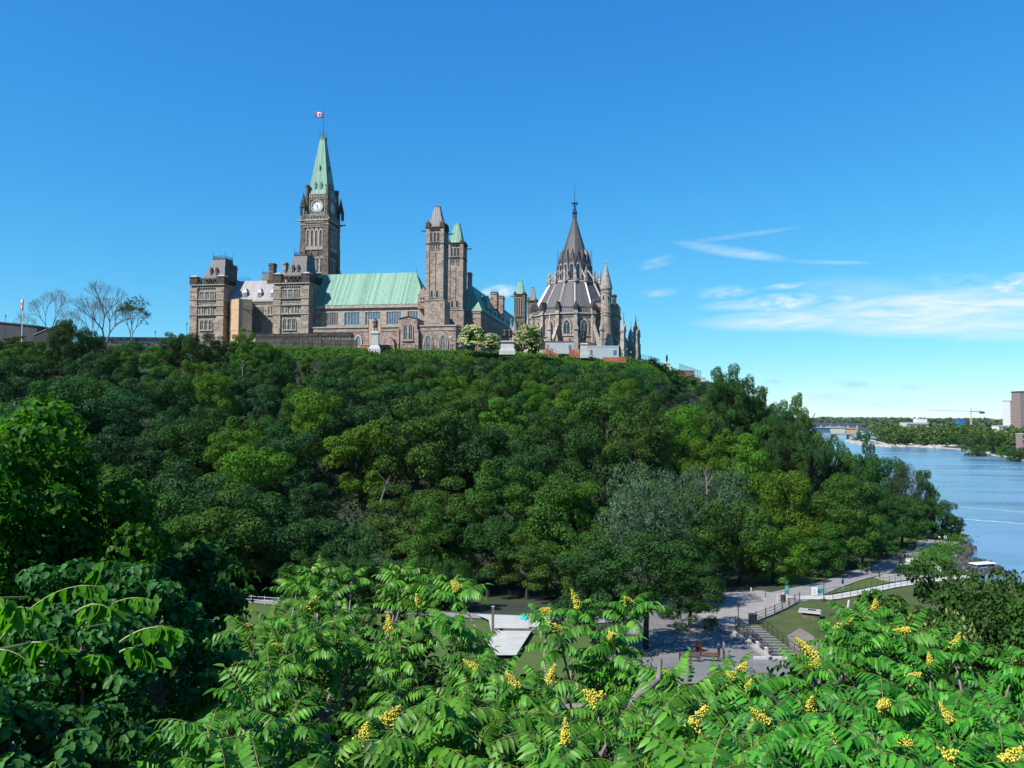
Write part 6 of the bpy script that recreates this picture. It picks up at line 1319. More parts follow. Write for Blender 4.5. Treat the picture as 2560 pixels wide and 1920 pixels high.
y = 2100; a = hw(2030,1062,y); w1 = pxw(2030,2165,y); o = empty('truss_bridge',a); tag(o,'distant dark truss bridge along the horizon','bridge'); b = MB(); b.box(0,w1,0,6,-1,1); b.box(0,w1,0,6,5,6); n = 28
for i in range(n): b.tube((w1*i/n,0,0),(w1*(i+.5)/n,0,5.5),.6,n=4); b.tube((w1*(i+.5)/n,0,5.5),(w1*(i+1)/n,0,0),.6,n=4)
b.build('truss', M['iron_blue'], o); b = MB(); [b.box(w1*k/6-2,w1*k/6+2,0,6,-22,-1) for k in range(1,6)]; b.build('piers', M['concrete'], o)
y = 1500; a = hw(2428,1072,y); H = hz(2428,1022,y)-a.z; zj = hz(2428,1030,y)-a.z; o = empty('tower_crane',a); tag(o,'pale tower crane with long jib above the far bank','crane')
b = MB(); [b.tube((sx*1.1,sy*1.1,-10),(sx*1.1,sy*1.1,zj),.35,n=4) for sx in (-1,1) for sy in (-1,1)]; [b.tube((-1.1,-1.1,k*3),(1.1,-1.1,k*3+3),.25,n=3) for k in range(int(zj/3))]; b.build('mast', M['granite'], o)
b = MB(); jl = -pxw(2322,2428,y); b.tube((0,0,zj+1),(jl,0,zj+3),.5,.35,4); b.tube((0,0,zj+3),(jl,0,zj+3.4),.35,.3,4); b.tube((0,0,H+1),(jl*.6,0,zj+3.5),.2,n=3); b.build('jib', M['white'], o)
b = MB(); b.tube((0,0,zj+1),(pxw(2428,2462,y),0,zj+.4),.6,.6,4); b.tube((0,0,H+1),(pxw(2428,2460,y),0,zj+1),.2,n=3); b.box(pxw(2428,2450,y),pxw(2428,2462,y),-1,1,zj-3,zj); b.tube((0,0,zj),(0,0,H+1),.5,n=4); b.build('counter_jib', M['iron_blue'], o)
# pale rock ledges of the island shore
def rocks(name,label,pts,n,size,mat,seed,zb,flat=.5):
    g = random.Random(seed); b = MB()
    for _ in range(n):
        k = g.random()*(len(pts)-1); i = int(k); x = pts[i][0]+(pts[i+1][0]-pts[i][0])*(k-i)+g.gauss(0,pts[i][2]); y = pts[i][1]+(pts[i+1][1]-pts[i][1])*(k-i)+g.gauss(0,pts[i][2]); s = size*g.uniform(.5,1.5); a0_ = g.uniform(0,3)
        m_ = 7; A = [(x+s*g.uniform(.75,1.1)*math.cos(a0_+j*2*math.pi/m_),y+s*.8*g.uniform(.75,1.1)*math.sin(a0_+j*2*math.pi/m_),zb-.8) for j in range(m_)]; z1 = zb+s*flat*g.uniform(.4,1.1)
        B = [(x+(p[0]-x)*.78+g.uniform(-.1,.1)*s,y+(p[1]-y)*.78,z1+g.uniform(-.15,.15)*s) for p in A]; b.hexa(A,B)
    return tag(b.build(name, M[mat]), label, 'rocks', kind='stuff')
def Wp3(px,py,sp): x,y = Wp(px,py); return (x,y,sp)
rocks('shore_rocks','pale rock ledges along the island shore',[Wp3(2125,1103,4),Wp3(2165,1112,5),Wp3(2215,1117,7),Wp3(2255,1113,8),Wp3(2340,1119,6),Wp3(2415,1117,5)],230,4.5,'shore_rock',5,-33.0,.35)
rocks('sand_spit','long pale spit of flat rock reaching into the river',[Wp3(2405,1124,2.2),Wp3(2440,1130,3),Wp3(2480,1134,3.5),Wp3(2525,1140,3)],170,3.6,'shore_rock',6,-33.0,.2)
rocks('river_rocks','dark heaped rocks on the point by the river path',[(G(2395,1350)[0],G(2395,1350)[1],1.5),(G(2400,1385)[0],G(2400,1385)[1],3.2),(G(2415,1410)[0],G(2415,1410)[1],3.4),(G(2380,1400)[0],G(2380,1400)[1],3),(G(2345,1425)[0],G(2345,1425)[1],2.5),(G(2430,1400)[0],G(2430,1400)[1],2)],520,.7,'riprap',7,-32.5,.6)
# ================================================================ valley furniture
def gv(px, py, dz=.12): x,y,z = G(px,py); return Vector((x,y,z+dz))
# grey timber three-rail fence with kerb below
P = [gv(1890,1556),gv(1920,1544),gv(1942,1535),gv(1962,1525),gv(1981,1515),gv(1999,1503)]
o = fence_line('rail_fence','grey three-rail fence on a stone kerb above the lawn',P,1.15,7,'wood',rails=(.3,.62,.95),r=.065,post_part=True)
b = MB(P[0]); 
for a,c in zip(P,P[1:]): b.hexa([a+Vector((-.1,-.25,-.6)),c+Vector((-.1,-.25,-.6)),c+Vector((.1,.15,-.6)),a+Vector((.1,.15,-.6))],[a+Vector((-.1,-.25,.12)),c+Vector((-.1,-.25,.12)),c+Vector((.1,.15,.12)),a+Vector((.1,.15,.12))])
b.build('kerb', M['concrete'], o)
fence_line('rail_fence','black metal railing along the lower edge of the pale side path',[gv(p,q) for p,q in ((2082,1502),(2120,1497),(2160,1489),(2210,1478),(2260,1468),(2330,1457),(2400,1448))],1.1,20,'iron',rails=(.5,.97),r=.03)
fence_line('rail_fence','black metal railing round the grass wedge between the paths',[gv(p,q) for p,q in ((2064,1491),(2100,1486),(2150,1476),(2200,1464),(2252,1452))],1.1,12,'iron',rails=(.5,.97),r=.03)
fence_line('rail_fence','white-topped railing beside the upper path at left',[gv(p,q) for p,q in ((470,1497),(560,1505),(640,1512),(735,1520),(840,1528))],1.1,12,'white',rails=(.55,.97),r=.035)
for pts,lb_ in (([(1962,1462),(1985,1460),(2010,1452),(2040,1446),(2075,1437),(2110,1428)],'thin dark fence on the shaded bank above the path'),([(2190,1395),(2215,1386),(2240,1380),(2268,1368)],'thin dark fence on the sunlit bank near the river bend')):
    fence_line('wire_fence',lb_,[gv(*p) for p in pts],1.5,9,'iron',rails=(.4,.97),r=.025)
fence_line('rail_fence','pale wooden bridge rail left of the shrubs by the white notice',[gv(2281,1413),gv(2310,1416),gv(2336,1424),gv(2352,1436)],1.2,6,'white_post',rails=(.5,.97),r=.09)
# stairs with curving handrails
S0 = gv(1868,1572); S1 = gv(1966,1646); o = empty('stone_stairs', S0); tag(o,'broad dark steps descending between railings beside the lawn','stairs')
d = (S1-S0); d.z = 0; L = d.length; d.normalize(); sd = Vector((-d.y,d.x,0)); b = MB(); n = 22; wd = 1.45
for k in range(n):
    a = d*(L*k/n); c = d*(L*(k+1)/n+.02); z = (S1.z-S0.z)*k/n+.25-(k/n)*.1
    b.hexa([a-sd*wd+Vector((0,0,-1)),c-sd*wd+Vector((0,0,-1)),c+sd*wd+Vector((0,0,-1)),a+sd*wd+Vector((0,0,-1))],[a-sd*wd+Vector((0,0,z+(k%2)*.07)),c-sd*wd+Vector((0,0,z+(k%2)*.07)),c+sd*wd+Vector((0,0,z+(k%2)*.07)),a+sd*wd+Vector((0,0,z+(k%2)*.07))])
    if k%2 == 0: pass
b.build('steps', M['riprap'], o)
for k in range(n//2):
    pass
b = MB()
for k in range(n): a = d*(L*(k+.1)/n); z = (S1.z-S0.z)*k/n+.25-(k/n)*.1+(k%2)*.07+.012; b.hexa([a-sd*wd+Vector((0,0,z-.01)),a+d*.09-sd*wd+Vector((0,0,z-.01)),a+d*.09+sd*wd+Vector((0,0,z-.01)),a+sd*wd+Vector((0,0,z-.01))],[a-sd*wd+Vector((0,0,z)),a+d*.09-sd*wd+Vector((0,0,z)),a+d*.09+sd*wd+Vector((0,0,z)),a+sd*wd+Vector((0,0,z))])
b.build('step_nosing', M['concrete'], o)
for sgn in (-1,1):
    b = MB(); pr_ = None
    for k in range(9):
        s = k/8; a = d*(L*s)+sd*wd*sgn+Vector((0,0,(S1.z-S0.z)*s+.2)); t_ = a+Vector((0,0,1.0+(.25*math.cos(s*3)))); b.tube(a,t_,.035,n=5)
        if pr_: b.tube(pr_[1],t_,.035,n=5); b.tube(pr_[0].lerp(pr_[1],.5),a.lerp(t_,.5),.028,n=5)
        pr_ = (a,t_)
    b.build('handrail', M['iron'], o)
W = [gv(1828,1583),gv(1885,1622),gv(1925,1652)]; o = empty('retaining_kerb', W[0]); tag(o,'pale stone kerb with chains of posts along the left side of the steps','kerb'); b = MB(W[0])
for a,c in zip(W,W[1:]): b.hexa([a+Vector((-.2,-.2,-.5)),c+Vector((-.2,-.2,-.5)),c+Vector((.25,.15,-.5)),a+Vector((.25,.15,-.5))],[a+Vector((-.2,-.2,.3)),c+Vector((-.2,-.2,.3)),c+Vector((.25,.15,.3)),a+Vector((.25,.15,.3))])
b.build('kerb', M['concrete'], o)
x0 = gv(1893,1650); b = MB(); b.box(0,3.6,0,.5,-.5,.25); w_ = boxthing('kerb_slab','white stone slab at the foot of the steps','kerb',x0,[('slab','conc_light',[(-.3,3.2,-.1,.35,-.5,.18)])])
k = 0
for px,pb,pt,mt,lb_ in ((1874,1611,1590,'white_post','stone post beside the steps, topmost of three'),(1894,1627,1603,'white_post','stone post beside the steps, middle of three'),(1916,1641,1617,'white_post','stone post beside the steps, lowest of three'),(1878,1487,1469,'white_post','pale post at the tree edge of the plaza'),(1914,1495,1475,'wood','thin dark post standing alone on the sunlit plaza'),(1944,1504,1486,'white_post','pale post left of the green bin'),(1967,1511,1490,'white_post','pale post right of the green bin')):
    a = gv(px,pb); h = at(px,pt,a.y)[2]-a.z; r_ = .16 if mt == 'white_post' and pb > 1580 else .11 if mt == 'white_post' else .07; o = empty('bollard',a); tag(o,lb_,'post'); b = MB(); b.frus(-r_,r_,-r_,r_,-.3,-r_*.9,r_*.9,-r_*.9,r_*.9,h*.93); b.build('shaft', M[mt], o); b = MB(); b.frus(-r_,r_,-r_,r_,h*.93,-r_*.3,r_*.3,-r_*.3,r_*.3,h); b.build('cap', M[mt], o)
# bin, banner, boards, signs
a = gv(1958,1508); o = empty('litter_bin',a); tag(o,'dark green bin with a pink bag on top beside the banner post','bin'); b = MB(); b.lathe(0,0,[(.34,-.05),(.38,.1),(.38,.95),(.41,1.0),(.41,1.08),(.3,1.1)],14); b.build('body', plain('bin_green',(.02,.04,.03),.5,.2), o); b = MB(); b.lathe(0,0,[(.2,1.1),(.3,1.2),(.27,1.38),(.12,1.48),(.02,1.5)],10); b.build('bag', plain('pink_bag',(.75,.25,.30),.6,.1,8), o, smooth=True)
a = gv(1967,1501); H = at(1967,1455,a.y)[2]-a.z; teal = plain('teal_banner',(.02,.30,.26),.6,.1,4); o = empty('banner_post',a); tag(o,'green banner with white figure mark on a post by the bin','banner'); b = MB(); b.tube((0,0,0),(0,0,H),.07,.06,8); b.build('post', M['white'], o); b = MB(); b.box(-.33,.33,-.1,-.06,H*.32,H*.82); bo = b.build('banner', teal, o); b = MB(); b.hexa([(-.2,-.115,H*.6),(-.02,-.115,H*.52),(.0,-.115,H*.56),(-.16,-.115,H*.66)],[(-.2,-.105,H*.6),(-.02,-.105,H*.52),(.0,-.105,H*.56),(-.16,-.105,H*.66)]); b.hexa([(-.16,-.115,H*.72),(.16,-.115,H*.64),(.17,-.115,H*.67),(-.14,-.115,H*.745)],[(-.16,-.105,H*.72),(.16,-.105,H*.64),(.17,-.105,H*.67),(-.14,-.105,H*.745)]); b.build('emblem', M['white'], bo)
b = MB(); b.lathe(0,0,[(.05,H*.83),(.26,H*.88),(.22,H*.97),(.05,H*1.02)],8); b.tube((-.3,0,H*1.05),(-.1,0,H*.95),.03); b.build('flower_basket', M['iron_blue'], o)
a = gv(2037,1491); o = empty('notice_board',a,R(-8)); tag(o,'white A-frame notice board standing at the path junction','sign'); b = MB(); h = at(2037,1468,a.y)[2]-a.z; b.box(-.42,.42,-.03,.03,.12,h); b.box(-.42,.42,.35,.40,.0,h*.9); bo = b.build('panel', M['white'], o); b = MB(); [b.box(-.3,.3-.1*(i%2),-.045,-.03,h*(.25+.15*i),h*(.30+.15*i)) for i in range(4)]; b.build('printing', teal, bo)
a = gv(2050,1490); o = empty('display_panel',a,R(6)); tag(o,'green display panel right behind the white notice board','sign'); b = MB(); b.box(-.65,.65,-.03,.03,.35,1.05); b.build('panel', teal, o); b = MB(); b.box(-.62,-.56,-.02,.02,-.1,.35); b.box(.56,.62,-.02,.02,-.1,.35); b.build('legs', M['iron'], o)
a = gv(2107,1476); H = at(2107,1447,a.y)[2]-a.z; o = empty('sign_post',a); tag(o,'dark oval sign on two thin posts beside the sunlit path','sign'); b = MB(); [b.tube((q,0,0),(q,0,H*.55),.03) for q in (-.12,.12)]; b.build('posts', M['granite'], o); b = MB(); b.polyx([(.2*math.cos(t0),H*.75+H*.26*math.sin(t0)) for t0 in np.linspace(0,2*math.pi,14,endpoint=False)],-.04,.02); b.build('panel', plain('dark_blue_sign',(.015,.03,.07),.5,.1), o)
a = gv(2270,1414); o = empty('notice_board',a,R(-14)); tag(o,'large white board in front of the distant trio','sign'); b = MB(); b.hexa([(-.5,0,.1),(.42,0,.1),(.42,.06,.1),(-.5,.06,.1)],[(-.35,.1,1.45),(.55,.1,1.45),(.55,.16,1.45),(-.35,.16,1.45)]); b.build('panel', M['white'], o); b = MB(); [b.tube((q,.5,0),(q,.1,1.2),.03) for q in (-.3,.4)]; b.build('legs', M['wood'], o)
a = gv(2310,1420); o = empty('notice_board',a); tag(o,'small white notice on the wooden bridge rail','sign'); b = MB(); b.box(-.22,.22,-.03,.03,.75,1.3); b.build('panel', M['white'], o); b = MB(); b.tube((0,.02,0),(0,.02,.8),.03); b.build('post', M['wood'], o)
a = gv(2363,1356); o = empty('life_ring',a); tag(o,'white life ring on a post beside the river path','life ring'); b = MB(); c0 = 1.25
for i in range(14): t0,t1 = i*2*math.pi/14,(i+1)*2*math.pi/14; b.tube((.33*math.cos(t0),-.1,c0+.33*math.sin(t0)),(.33*math.cos(t1),-.1,c0+.33*math.sin(t1)),.08,n=6)
b.build('ring', M['white'], o); b = MB(); b.tube((0,0,-.1),(0,0,1.7),.05); b.build('post', M['wood'], o)
a = gv(2118,1524); h = at(2123,1501,a.y)[2]-a.z; o = empty('marker_post',a); tag(o,'leaning white marker post standing in the lawn','post'); b = MB(); b.hexa([(-.09,-.09,-.2),(.09,-.09,-.2),(.09,.09,-.2),(-.09,.09,-.2)],[(.16,-.09,h),(.34,-.09,h),(.34,.09,h),(.16,.09,h)]); b.build('shaft', M['white'], o); b = MB(); b.frus(.16,.34,-.09,.09,h,.22,.28,-.03,.03,h+.06); b.build('cap', M['white'], o)
a = gv(2134,1461); o = empty('bollard',gv(2199,1446)); tag(o,'black bollard between gravel path and stone slab','post'); b = MB(); b.lathe(0,0,[(.1,-.1),(.1,1.1),(.13,1.15),(.02,1.3)],8); b.build('shaft', M['iron'], o); b = MB(); b.lathe(0,0,[(.16,-.1),(.16,.1),(.11,.14)],8); b.build('base', M['iron'], o)
# buried stone vault on the lawn
a = gv(2029,1549); o = empty('stone_vault',a,R(-24)); tag(o,'stone utility vault with flat slab top set in the lawn','vault'); b = MB(); b.box(-1.2,1.0,0,1.8,-1.2,.75); b.build('wall', M['stone_dark'], o); b = MB(); b.hexa([(-1.7,-.3,.75),(1.2,-.3,.75),(1.2,2.0,.75),(-1.7,2.0,.75)],[(-1.6,-.2,.9),(1.1,-.2,.9),(1.1,1.9,.9),(-1.6,1.9,.9)]); bo = b.build('slab', M['concrete'], o); b = MB(); b.box(-.5,.5,.8,1.4,.9,.96); b.build('hatch', M['iron'], bo)
a = gv(1841,1560); o = empty('utility_box',gv(1882,1561)); tag(o,'dark square cabinet at the top corner of the lawn steps','cabinet'); b = MB(); b.box(-.45,.45,-.4,.4,-.1,1.15); b.build('body', M['iron'], o); b = MB(); b.box(-.5,.5,-.45,.45,1.15,1.22); b.build('lid', M['slate'], o)
# benches and red bin
def bench(px,py,rz,label):
    o = empty('park_bench',gv(px,py),rz); tag(o,label,'bench'); b = MB(); [b.box(-.9,.9,-.45+k*.14,-.34+k*.14,.42,.46) for k in range(4)]; b.build('seat', M['bench_wood'], o)
    b = MB(); [b.hexa([(-.9,.14+k*.03,.56+k*.13),(.9,.14+k*.03,.56+k*.13),(.9,.18+k*.03,.56+k*.13),(-.9,.18+k*.03,.56+k*.13)],[(-.9,.16+k*.03,.66+k*.13),(.9,.16+k*.03,.66+k*.13),(.9,.20+k*.03,.66+k*.13),(-.9,.20+k*.03,.66+k*.13)]) for k in range(3)]; b.build('backrest', M['bench_wood'], o)
    for q in (-.93,.93): b = MB(); b.tube((q,-.42,0),(q,-.42,.66),.035); b.tube((q,-.42,.66),(q,.2,.7),.035); b.tube((q,.16,0),(q,.28,1.0),.035); b.build('end_frame', M['iron'], o)
bench(1773,1655,R(172),'brown slatted bench with black frame, right beside the standing pair'); bench(1722,1656,R(172),'brown slatted bench half hidden by sumac leaves, left of the other')
a = gv(1747,1630); o = empty('red_cabinet',a); tag(o,'small dark red bin in the shade behind the benches','bin'); b = MB(); b.box(-.28,.28,-.25,.25,0,.9); b.build('body', plain('dull_red',(.11,.01,.014),.6,.1), o); b = MB(); b.box(-.31,.31,-.28,.28,.9,1.0); b.build('lid', M['iron'], o)
# lock side: beam, rail, teal tarpaulins, white covered frame, tall post
a = gv(1232,1590); h = at(1232,1517,a.y)[2]-a.z; o = empty('timber_post',a); tag(o,'tall weathered timber post on the pale lock wall','post'); b = MB(); b.box(-.16,.16,-.16,.16,-.5,h); b.build('shaft', M['wood'], o); b = MB(); b.box(-.19,.19,-.19,.19,h,h+.06); b.build('cap', M['concrete'], o)
a = gv(1236,1588,.6); o = empty('lock_rail',a); tag(o,'sloping metal handrail on the pale lock wall','rail'); b = MB(); b.tube((0,0,.2),(1.9,-1.6,-.2),.05); b.tube((.1,-.6,.1),(1.7,-2.2,-.5),.04); [b.tube((.4*k,-.35*k,-.8),(.4*k,-.35*k,.2-.08*k),.035) for k in range(5)]; b.build('rails', M['granite'], o); b = MB(); b.box(0,6,.2,.45,-.45,.12); b.build('beam', M['wood'], o)
tl = plain('cyan_fabric',(.0,.52,.60),.6,.1,6)
for px,py,s,lb_ in ((1311,1573,.5,'cyan cloth canopy glimpsed between leaves beside the lock wall'),(1524,1516,.5,'small cyan cloth canopy behind the sumac top')):
    o = empty('cloth_canopy',gv(px,py+10)); tag(o,lb_,'canopy'); b = MB(); b.hexa([(-s,-s,1.6),(s,-s,1.5),(s,s,1.6),(-s,s,1.7)],[(-s*.1,-s*.1,2.2),(s*.1,-s*.1,2.2),(s*.1,s*.1,2.2),(-s*.1,s*.1,2.2)]); b.build('canopy', tl, o); b = MB(); [b.tube((i*s*.9,j*s*.9,0),(i*s*.9,j*s*.9,1.6),.03) for i in (-1,1) for j in (-1,1)]; b.build('legs', M['white'], o)
# tour boat
x,y = Wp(2432,1422); x,y,_ = at(2462,1440,150); o = empty('tour_boat',(Wp(2458,1424)[0],Wp(2458,1424)[1],-33),R(20)); o.scale = (.56,.56,.56); tag(o,'white-roofed boat moored behind the riverside tree','boat')
b = MB(); b.hexa([(-6,-1.6,-.3),(4.5,-1.6,-.3),(4.5,1.6,-.3),(-6,1.6,-.3)],[(-6.3,-2.1,1.2),(6.5,-2.0,1.3),(6.5,2.0,1.3),(-6.3,2.1,1.2)]); b.build('hull', M['white'], o); b = MB(); b.box(-5,4,-1.7,1.7,1.25,2.5); b.build('cabin', M['glass_blue'], o); b = MB(); b.hexa([(-5.6,-2,2.5),(4.8,-2,2.5),(4.8,2,2.5),(-5.6,2,2.5)],[(-5.2,-1.6,2.8),(4.4,-1.6,2.8),(4.4,1.6,2.8),(-5.2,1.6,2.8)]); b.build('roof', M['white'], o)
# riverside scrub
def scrub(label,pts,n,h,ls,mat,seed,name='scrub'):
    g = np.random.default_rng(seed); c = np.array([gv(*p)[:] for p in pts]); k = g.choice(len(c),n); p = c[k]+g.normal(size=(n,3))*np.array([1.6,1.9,.0]); p[:,2] = [zvalley(0,yy) for yy in p[:,1]]; p[:,2] += h*np.abs(g.normal(size=n))*.6; v,f = leaf_quads(p,unit(g.normal(size=(n,3))*.6+np.array([-.2,-.3,1])),ls*g.uniform(.7,1.3,n),ls*.6*g.uniform(.7,1.3,n),g); return tag(link_mesh(name,np_mesh(name,v,[f],[L_[mat]])),label,'scrub',kind='stuff')
scrub('green scrub between the river path and the dark rocks',[(2330,1395),(2345,1385),(2360,1378),(2315,1410),(2345,1405),(2372,1372),(2330,1420),(2300,1425),(2370,1350),(2385,1352)],9000,1.3,.45,'mid',3)
scrub('dark scrub at the foot of the big tree beside the upper path',[(560,1488),(640,1490),(730,1496),(820,1503),(900,1508),(1000,1515),(1100,1520),(480,1486)],5000,.8,.45,'deep',4)
# ================================================================ foreground plants
def rotm(a, b):
    "rotation taking +x forward / +z up frames: columns fwd, left, up"
    f = np.array(a)/np.linalg.norm(a); u = np.array(b)-np.dot(b,f)*f; u = u/np.linalg.norm(u); return np.stack([f, np.cross(u,f), u], 1)
LFV = np.array([(0,0,0),(.34,0,-.01),(.70,0,-.06),(1,0,-.17),(.22,.5,.05),(.60,.40,-.01),(.22,-.5,.05),(.60,-.40,-.01)], float)
LFT = [(0,1,4),(2,3,5),(0,6,1),(2,7,3)]; LFQ = [(1,2,5,4),(1,6,7,2)]
def compound_leaf(g, L=.42, pairs=9, ll=.118, lw=.035, bend=1.1, e0=.5):
    V = []; T = []; Q = []; n = 0; TM = []; 
    pts = [np.zeros(3)]; dirs = []; K = pairs+3
    for k in range(K):
        an = e0-bend*(k/K)**1.3; d = np.array([math.cos(an),0,math.sin(an)]); dirs.append(d); pts.append(pts[-1]+d*L/K)
    sway = g.uniform(-.25,.25); pts = [p+np.array([0,sway*p[0]**2/L,0]) for p in pts]
    base = 0
    for k in range(K):                                     # stalk
        r = .0035*(1-.6*k/K); a, b = pts[k], pts[k+1]; nrm = np.array([-dirs[k][2],0,dirs[k][0]])
        q = np.array([a+[0,r,0],a-[0,r,0],a-nrm*r*1.6,b+[0,r*.9,0],b-[0,r*.9,0],b-nrm*r*1.5]); V.append(q); Q += [(n,n+1,n+4,n+3),(n+1,n+2,n+5,n+4),(n+2,n,n+3,n+5)]; n += 6
    nst = len(Q)
    for k in range(2, K):
        s = (k-1.5)/pairs; pl = ll*(.62+.5*math.sin(math.pi*min(1,s*.85+.12)))*g.uniform(.9,1.1); p = pts[k]; d = dirs[min(k,K-1)]
        for sg in (-1,1):
            fw = d*(.30+.35*s)+np.array([0,sg*1.0,0])+np.array([0,0,-.62-.25*s+g.normal()*.16]); up = np.array([-d[2]*.3+g.normal()*.15,g.normal()*.25,1.0]); Rm = rotm(fw,up); V.append((LFV*np.array([pl,lw*(.85+.3*math.sin(math.pi*s)),pl]))@Rm.T+p+np.array([0,sg*.004,0]))
            T += [tuple(n+i for i in f) for f in LFT]; Q += [tuple(n+i for i in f) for f in LFQ]; n += 8
    d = dirs[-1]; Rm = rotm(d+np.array([0,0,-.1]), np.array([0,0,1.0])); V.append((LFV*np.array([ll*.85,lw,ll]))@Rm.T+pts[-1]); T += [tuple(n+i for i in f) for f in LFT]; Q += [tuple(n+i for i in f) for f in LFQ]
    return np.concatenate(V), np.array(T), np.array(Q), nst
g0 = np.random.default_rng(77)
CL = [compound_leaf(g0, L=g0.uniform(.30,.42), pairs=int(g0.integers(6,10)), bend=g0.uniform(.8,1.6), e0=g0.uniform(.2,.75)) for _ in range(14)]
class Pile:
    def __init__(s): s.V=[]; s.T=[]; s.Q=[]; s.tm=[]; s.qm=[]; s.n=0
    def leaf(s, c, Rm, p, sc):
        V,T,Q,nst = c; s.V.append(V*sc@Rm.T+p); s.T.append(T+s.n); s.Q.append(Q+s.n); s.tm.append(np.zeros(len(T),int)); q = np.zeros(len(Q),int); q[:nst] = 1; s.qm.append(q); s.n += len(V)
    def build(s, name, mats, parent, org):
        me = np_mesh(name, np.concatenate(s.V)-np.array(org), [np.concatenate(s.T),np.concatenate(s.Q)], mats, np.concatenate(s.tm+s.qm)); return link_mesh(name, me, parent)
def rosette(pile, P, g, n=10, tilt=(0,0), sc=1.0, drop=0.0):
    a0_ = g.uniform(0,6.28)
    for i in range(n):
        az = a0_+i*2.399+g.normal()*.15; e = .55-drop-.75*(i/n)+g.normal()*.12
        f = np.array([math.cos(az)*math.cos(e)+tilt[0],math.sin(az)*math.cos(e)+tilt[1],math.sin(e)]); Rm = rotm(f, np.array([0,0,1.0])+g.normal(size=3)*.12)
        pile.leaf(CL[int(g.integers(len(CL)))], Rm, np.array(P)+np.array([0,0,-.012*i]), sc*g.uniform(.85,1.1)*(1-.25*(i < 2)))
def panicle_mesh(seed, L=.15, r=.042, n=210):
    g = np.random.default_rng(seed); V = []; F_ = []; o8 = np.array([(1,0,0),(-1,0,0),(0,1,0),(0,-1,0),(0,0,1),(0,0,-1)],float); f8 = np.array([(0,2,4),(2,1,4),(1,3,4),(3,0,4),(2,0,5),(1,2,5),(3,1,5),(0,3,5)])
    for i in range(n):
        s = (i/n)**.9; rr = r*(1-s)**.75*(1+.3*math.sin(i*1.7)); a = i*2.399; q = np.array([math.cos(a)*rr,math.sin(a)*rr,L*s]); V.append(o8*g.uniform(.006,.0115)*(1.1-.5*s)+q*np.array([1+.35*math.sin(i*.7)]*2+[1])+g.normal(size=3)*.0045); F_.append(f8+6*i)
    return np_mesh('flower_cluster', np.concatenate(V), [np.concatenate(F_)], [M['panicle']], smooth=True)
PAN = [panicle_mesh(1), panicle_mesh(2,.17,.036), panicle_mesh(3,.12,.048), panicle_mesh(4,.19,.033,220)]
k_ = 2560/2212.
FL = [(684,1228),(675,1308),(870,1238),(990,1268),(907,1305),(843,1358),(543,1357),(610,1394),(504,1468),(470,1623),(782,1610),(1029,1376),(1030,1440),(1118,1483),(1187,1466),(1208,1357),(1184,1316),(1360,1300),(1323,1375),(1292,1513),(980,1595),(1133,1590),(1090,1620),(1220,1607),(1438,1458),(1527,1533),(1488,1575),(1563,1463),(1597,1445),(1618,1487),(1656,1560),(1757,1412),(1750,1442),(1808,1357),(1888,1312),(1898,1352),(1748,1527),(1815,1595),(1950,1618),(1910,1520),(1962,1470),(2060,1397),(2007,1432),(2050,1557),(2192,1430),(2050,1650),(1960,1357),(2170,1650),(1250,1305),(1650,1545),(725,1352),(830,1560)]
FL = [(a*k_,b*k_) for a,b in FL]
TOPX = [380,430,480,520,560,620,700,780,850,930,1000,1080,1150,1200,1250,1300,1340,1400,1450,1520,1570,1620,1680,1730,1780,1850,1920,1960,2000,2060,2110,2170,2220,2280,2340,2420,2480,2560,2640]
TOPY = [1880,1800,1700,1640,1600,1530,1470,1440,1450,1450,1450,1470,1520,1640,1640,1570,1530,1520,1510,1520,1500,1540,1600,1690,1700,1700,1680,1660,1620,1580,1560,1530,1520,1560,1580,1590,1600,1600,1600]
def dep(px, py): return max(2.9, 6.6-(py-1400)/520*3.5)
g1 = np.random.default_rng(31); pts = []
for (px,py) in FL: pts.append((px,py+16,dep(px,py)+g1.normal()*.15,True))
yy = 1440
while yy < 2060:
    xx = 400+g1.uniform(0,60)
    while xx < 2680:
        px = xx+g1.normal()*18; py = yy+g1.normal()*18; top = np.interp(px,TOPX,TOPY)+42
        if py > top and (math.sin(px*.011+1.3)+math.sin(py*.017+px*.006)+math.sin(px*.023-py*.013+2)) > (-.55 if py > 1640 else -1.5) and all(math.hypot(px-a,(py-b)) > 44 for a,b,_,_ in pts) and not (1195 < px < 1265 and py < 1620): pts.append((px,py,dep(px,py)+g1.normal()*.4+.2,False))
        xx += 80
    yy += 60
for q_ in ((800,1432),(880,1440),(1010,1440),(1090,1470),(745,1462),(2150,1560),(2130,1590)): pts.append((*q_,dep(*q_)+.1,False))
CEN = [(800,1600,'sumac bush with yellow spikes at centre left, its top reaching over the upper path'),(560,1850,'low sumac sprays in the bottom left centre above dark ground'),(1080,1860,'sumac bush along the bottom edge left of the grey forked trunk'),(1420,1580,'sumac bush with grey forked trunk at the middle bottom'),(1640,1840,'sumac bush below the plaza with the benches'),(2090,1560,'sumac bush with tallest upright yellow spike in front of the lawn'),(2060,1880,'sumac bush along the bottom edge below the earth patch'),(2450,1740,'sumac bush at the bottom right corner below the seed-hung tree')]
groups = defaultdict(list)
for p in pts: groups[min(range(len(CEN)), key=lambda i: math.hypot((p[0]-CEN[i][0]),(p[1]-CEN[i][1])*1.1))].append(p)
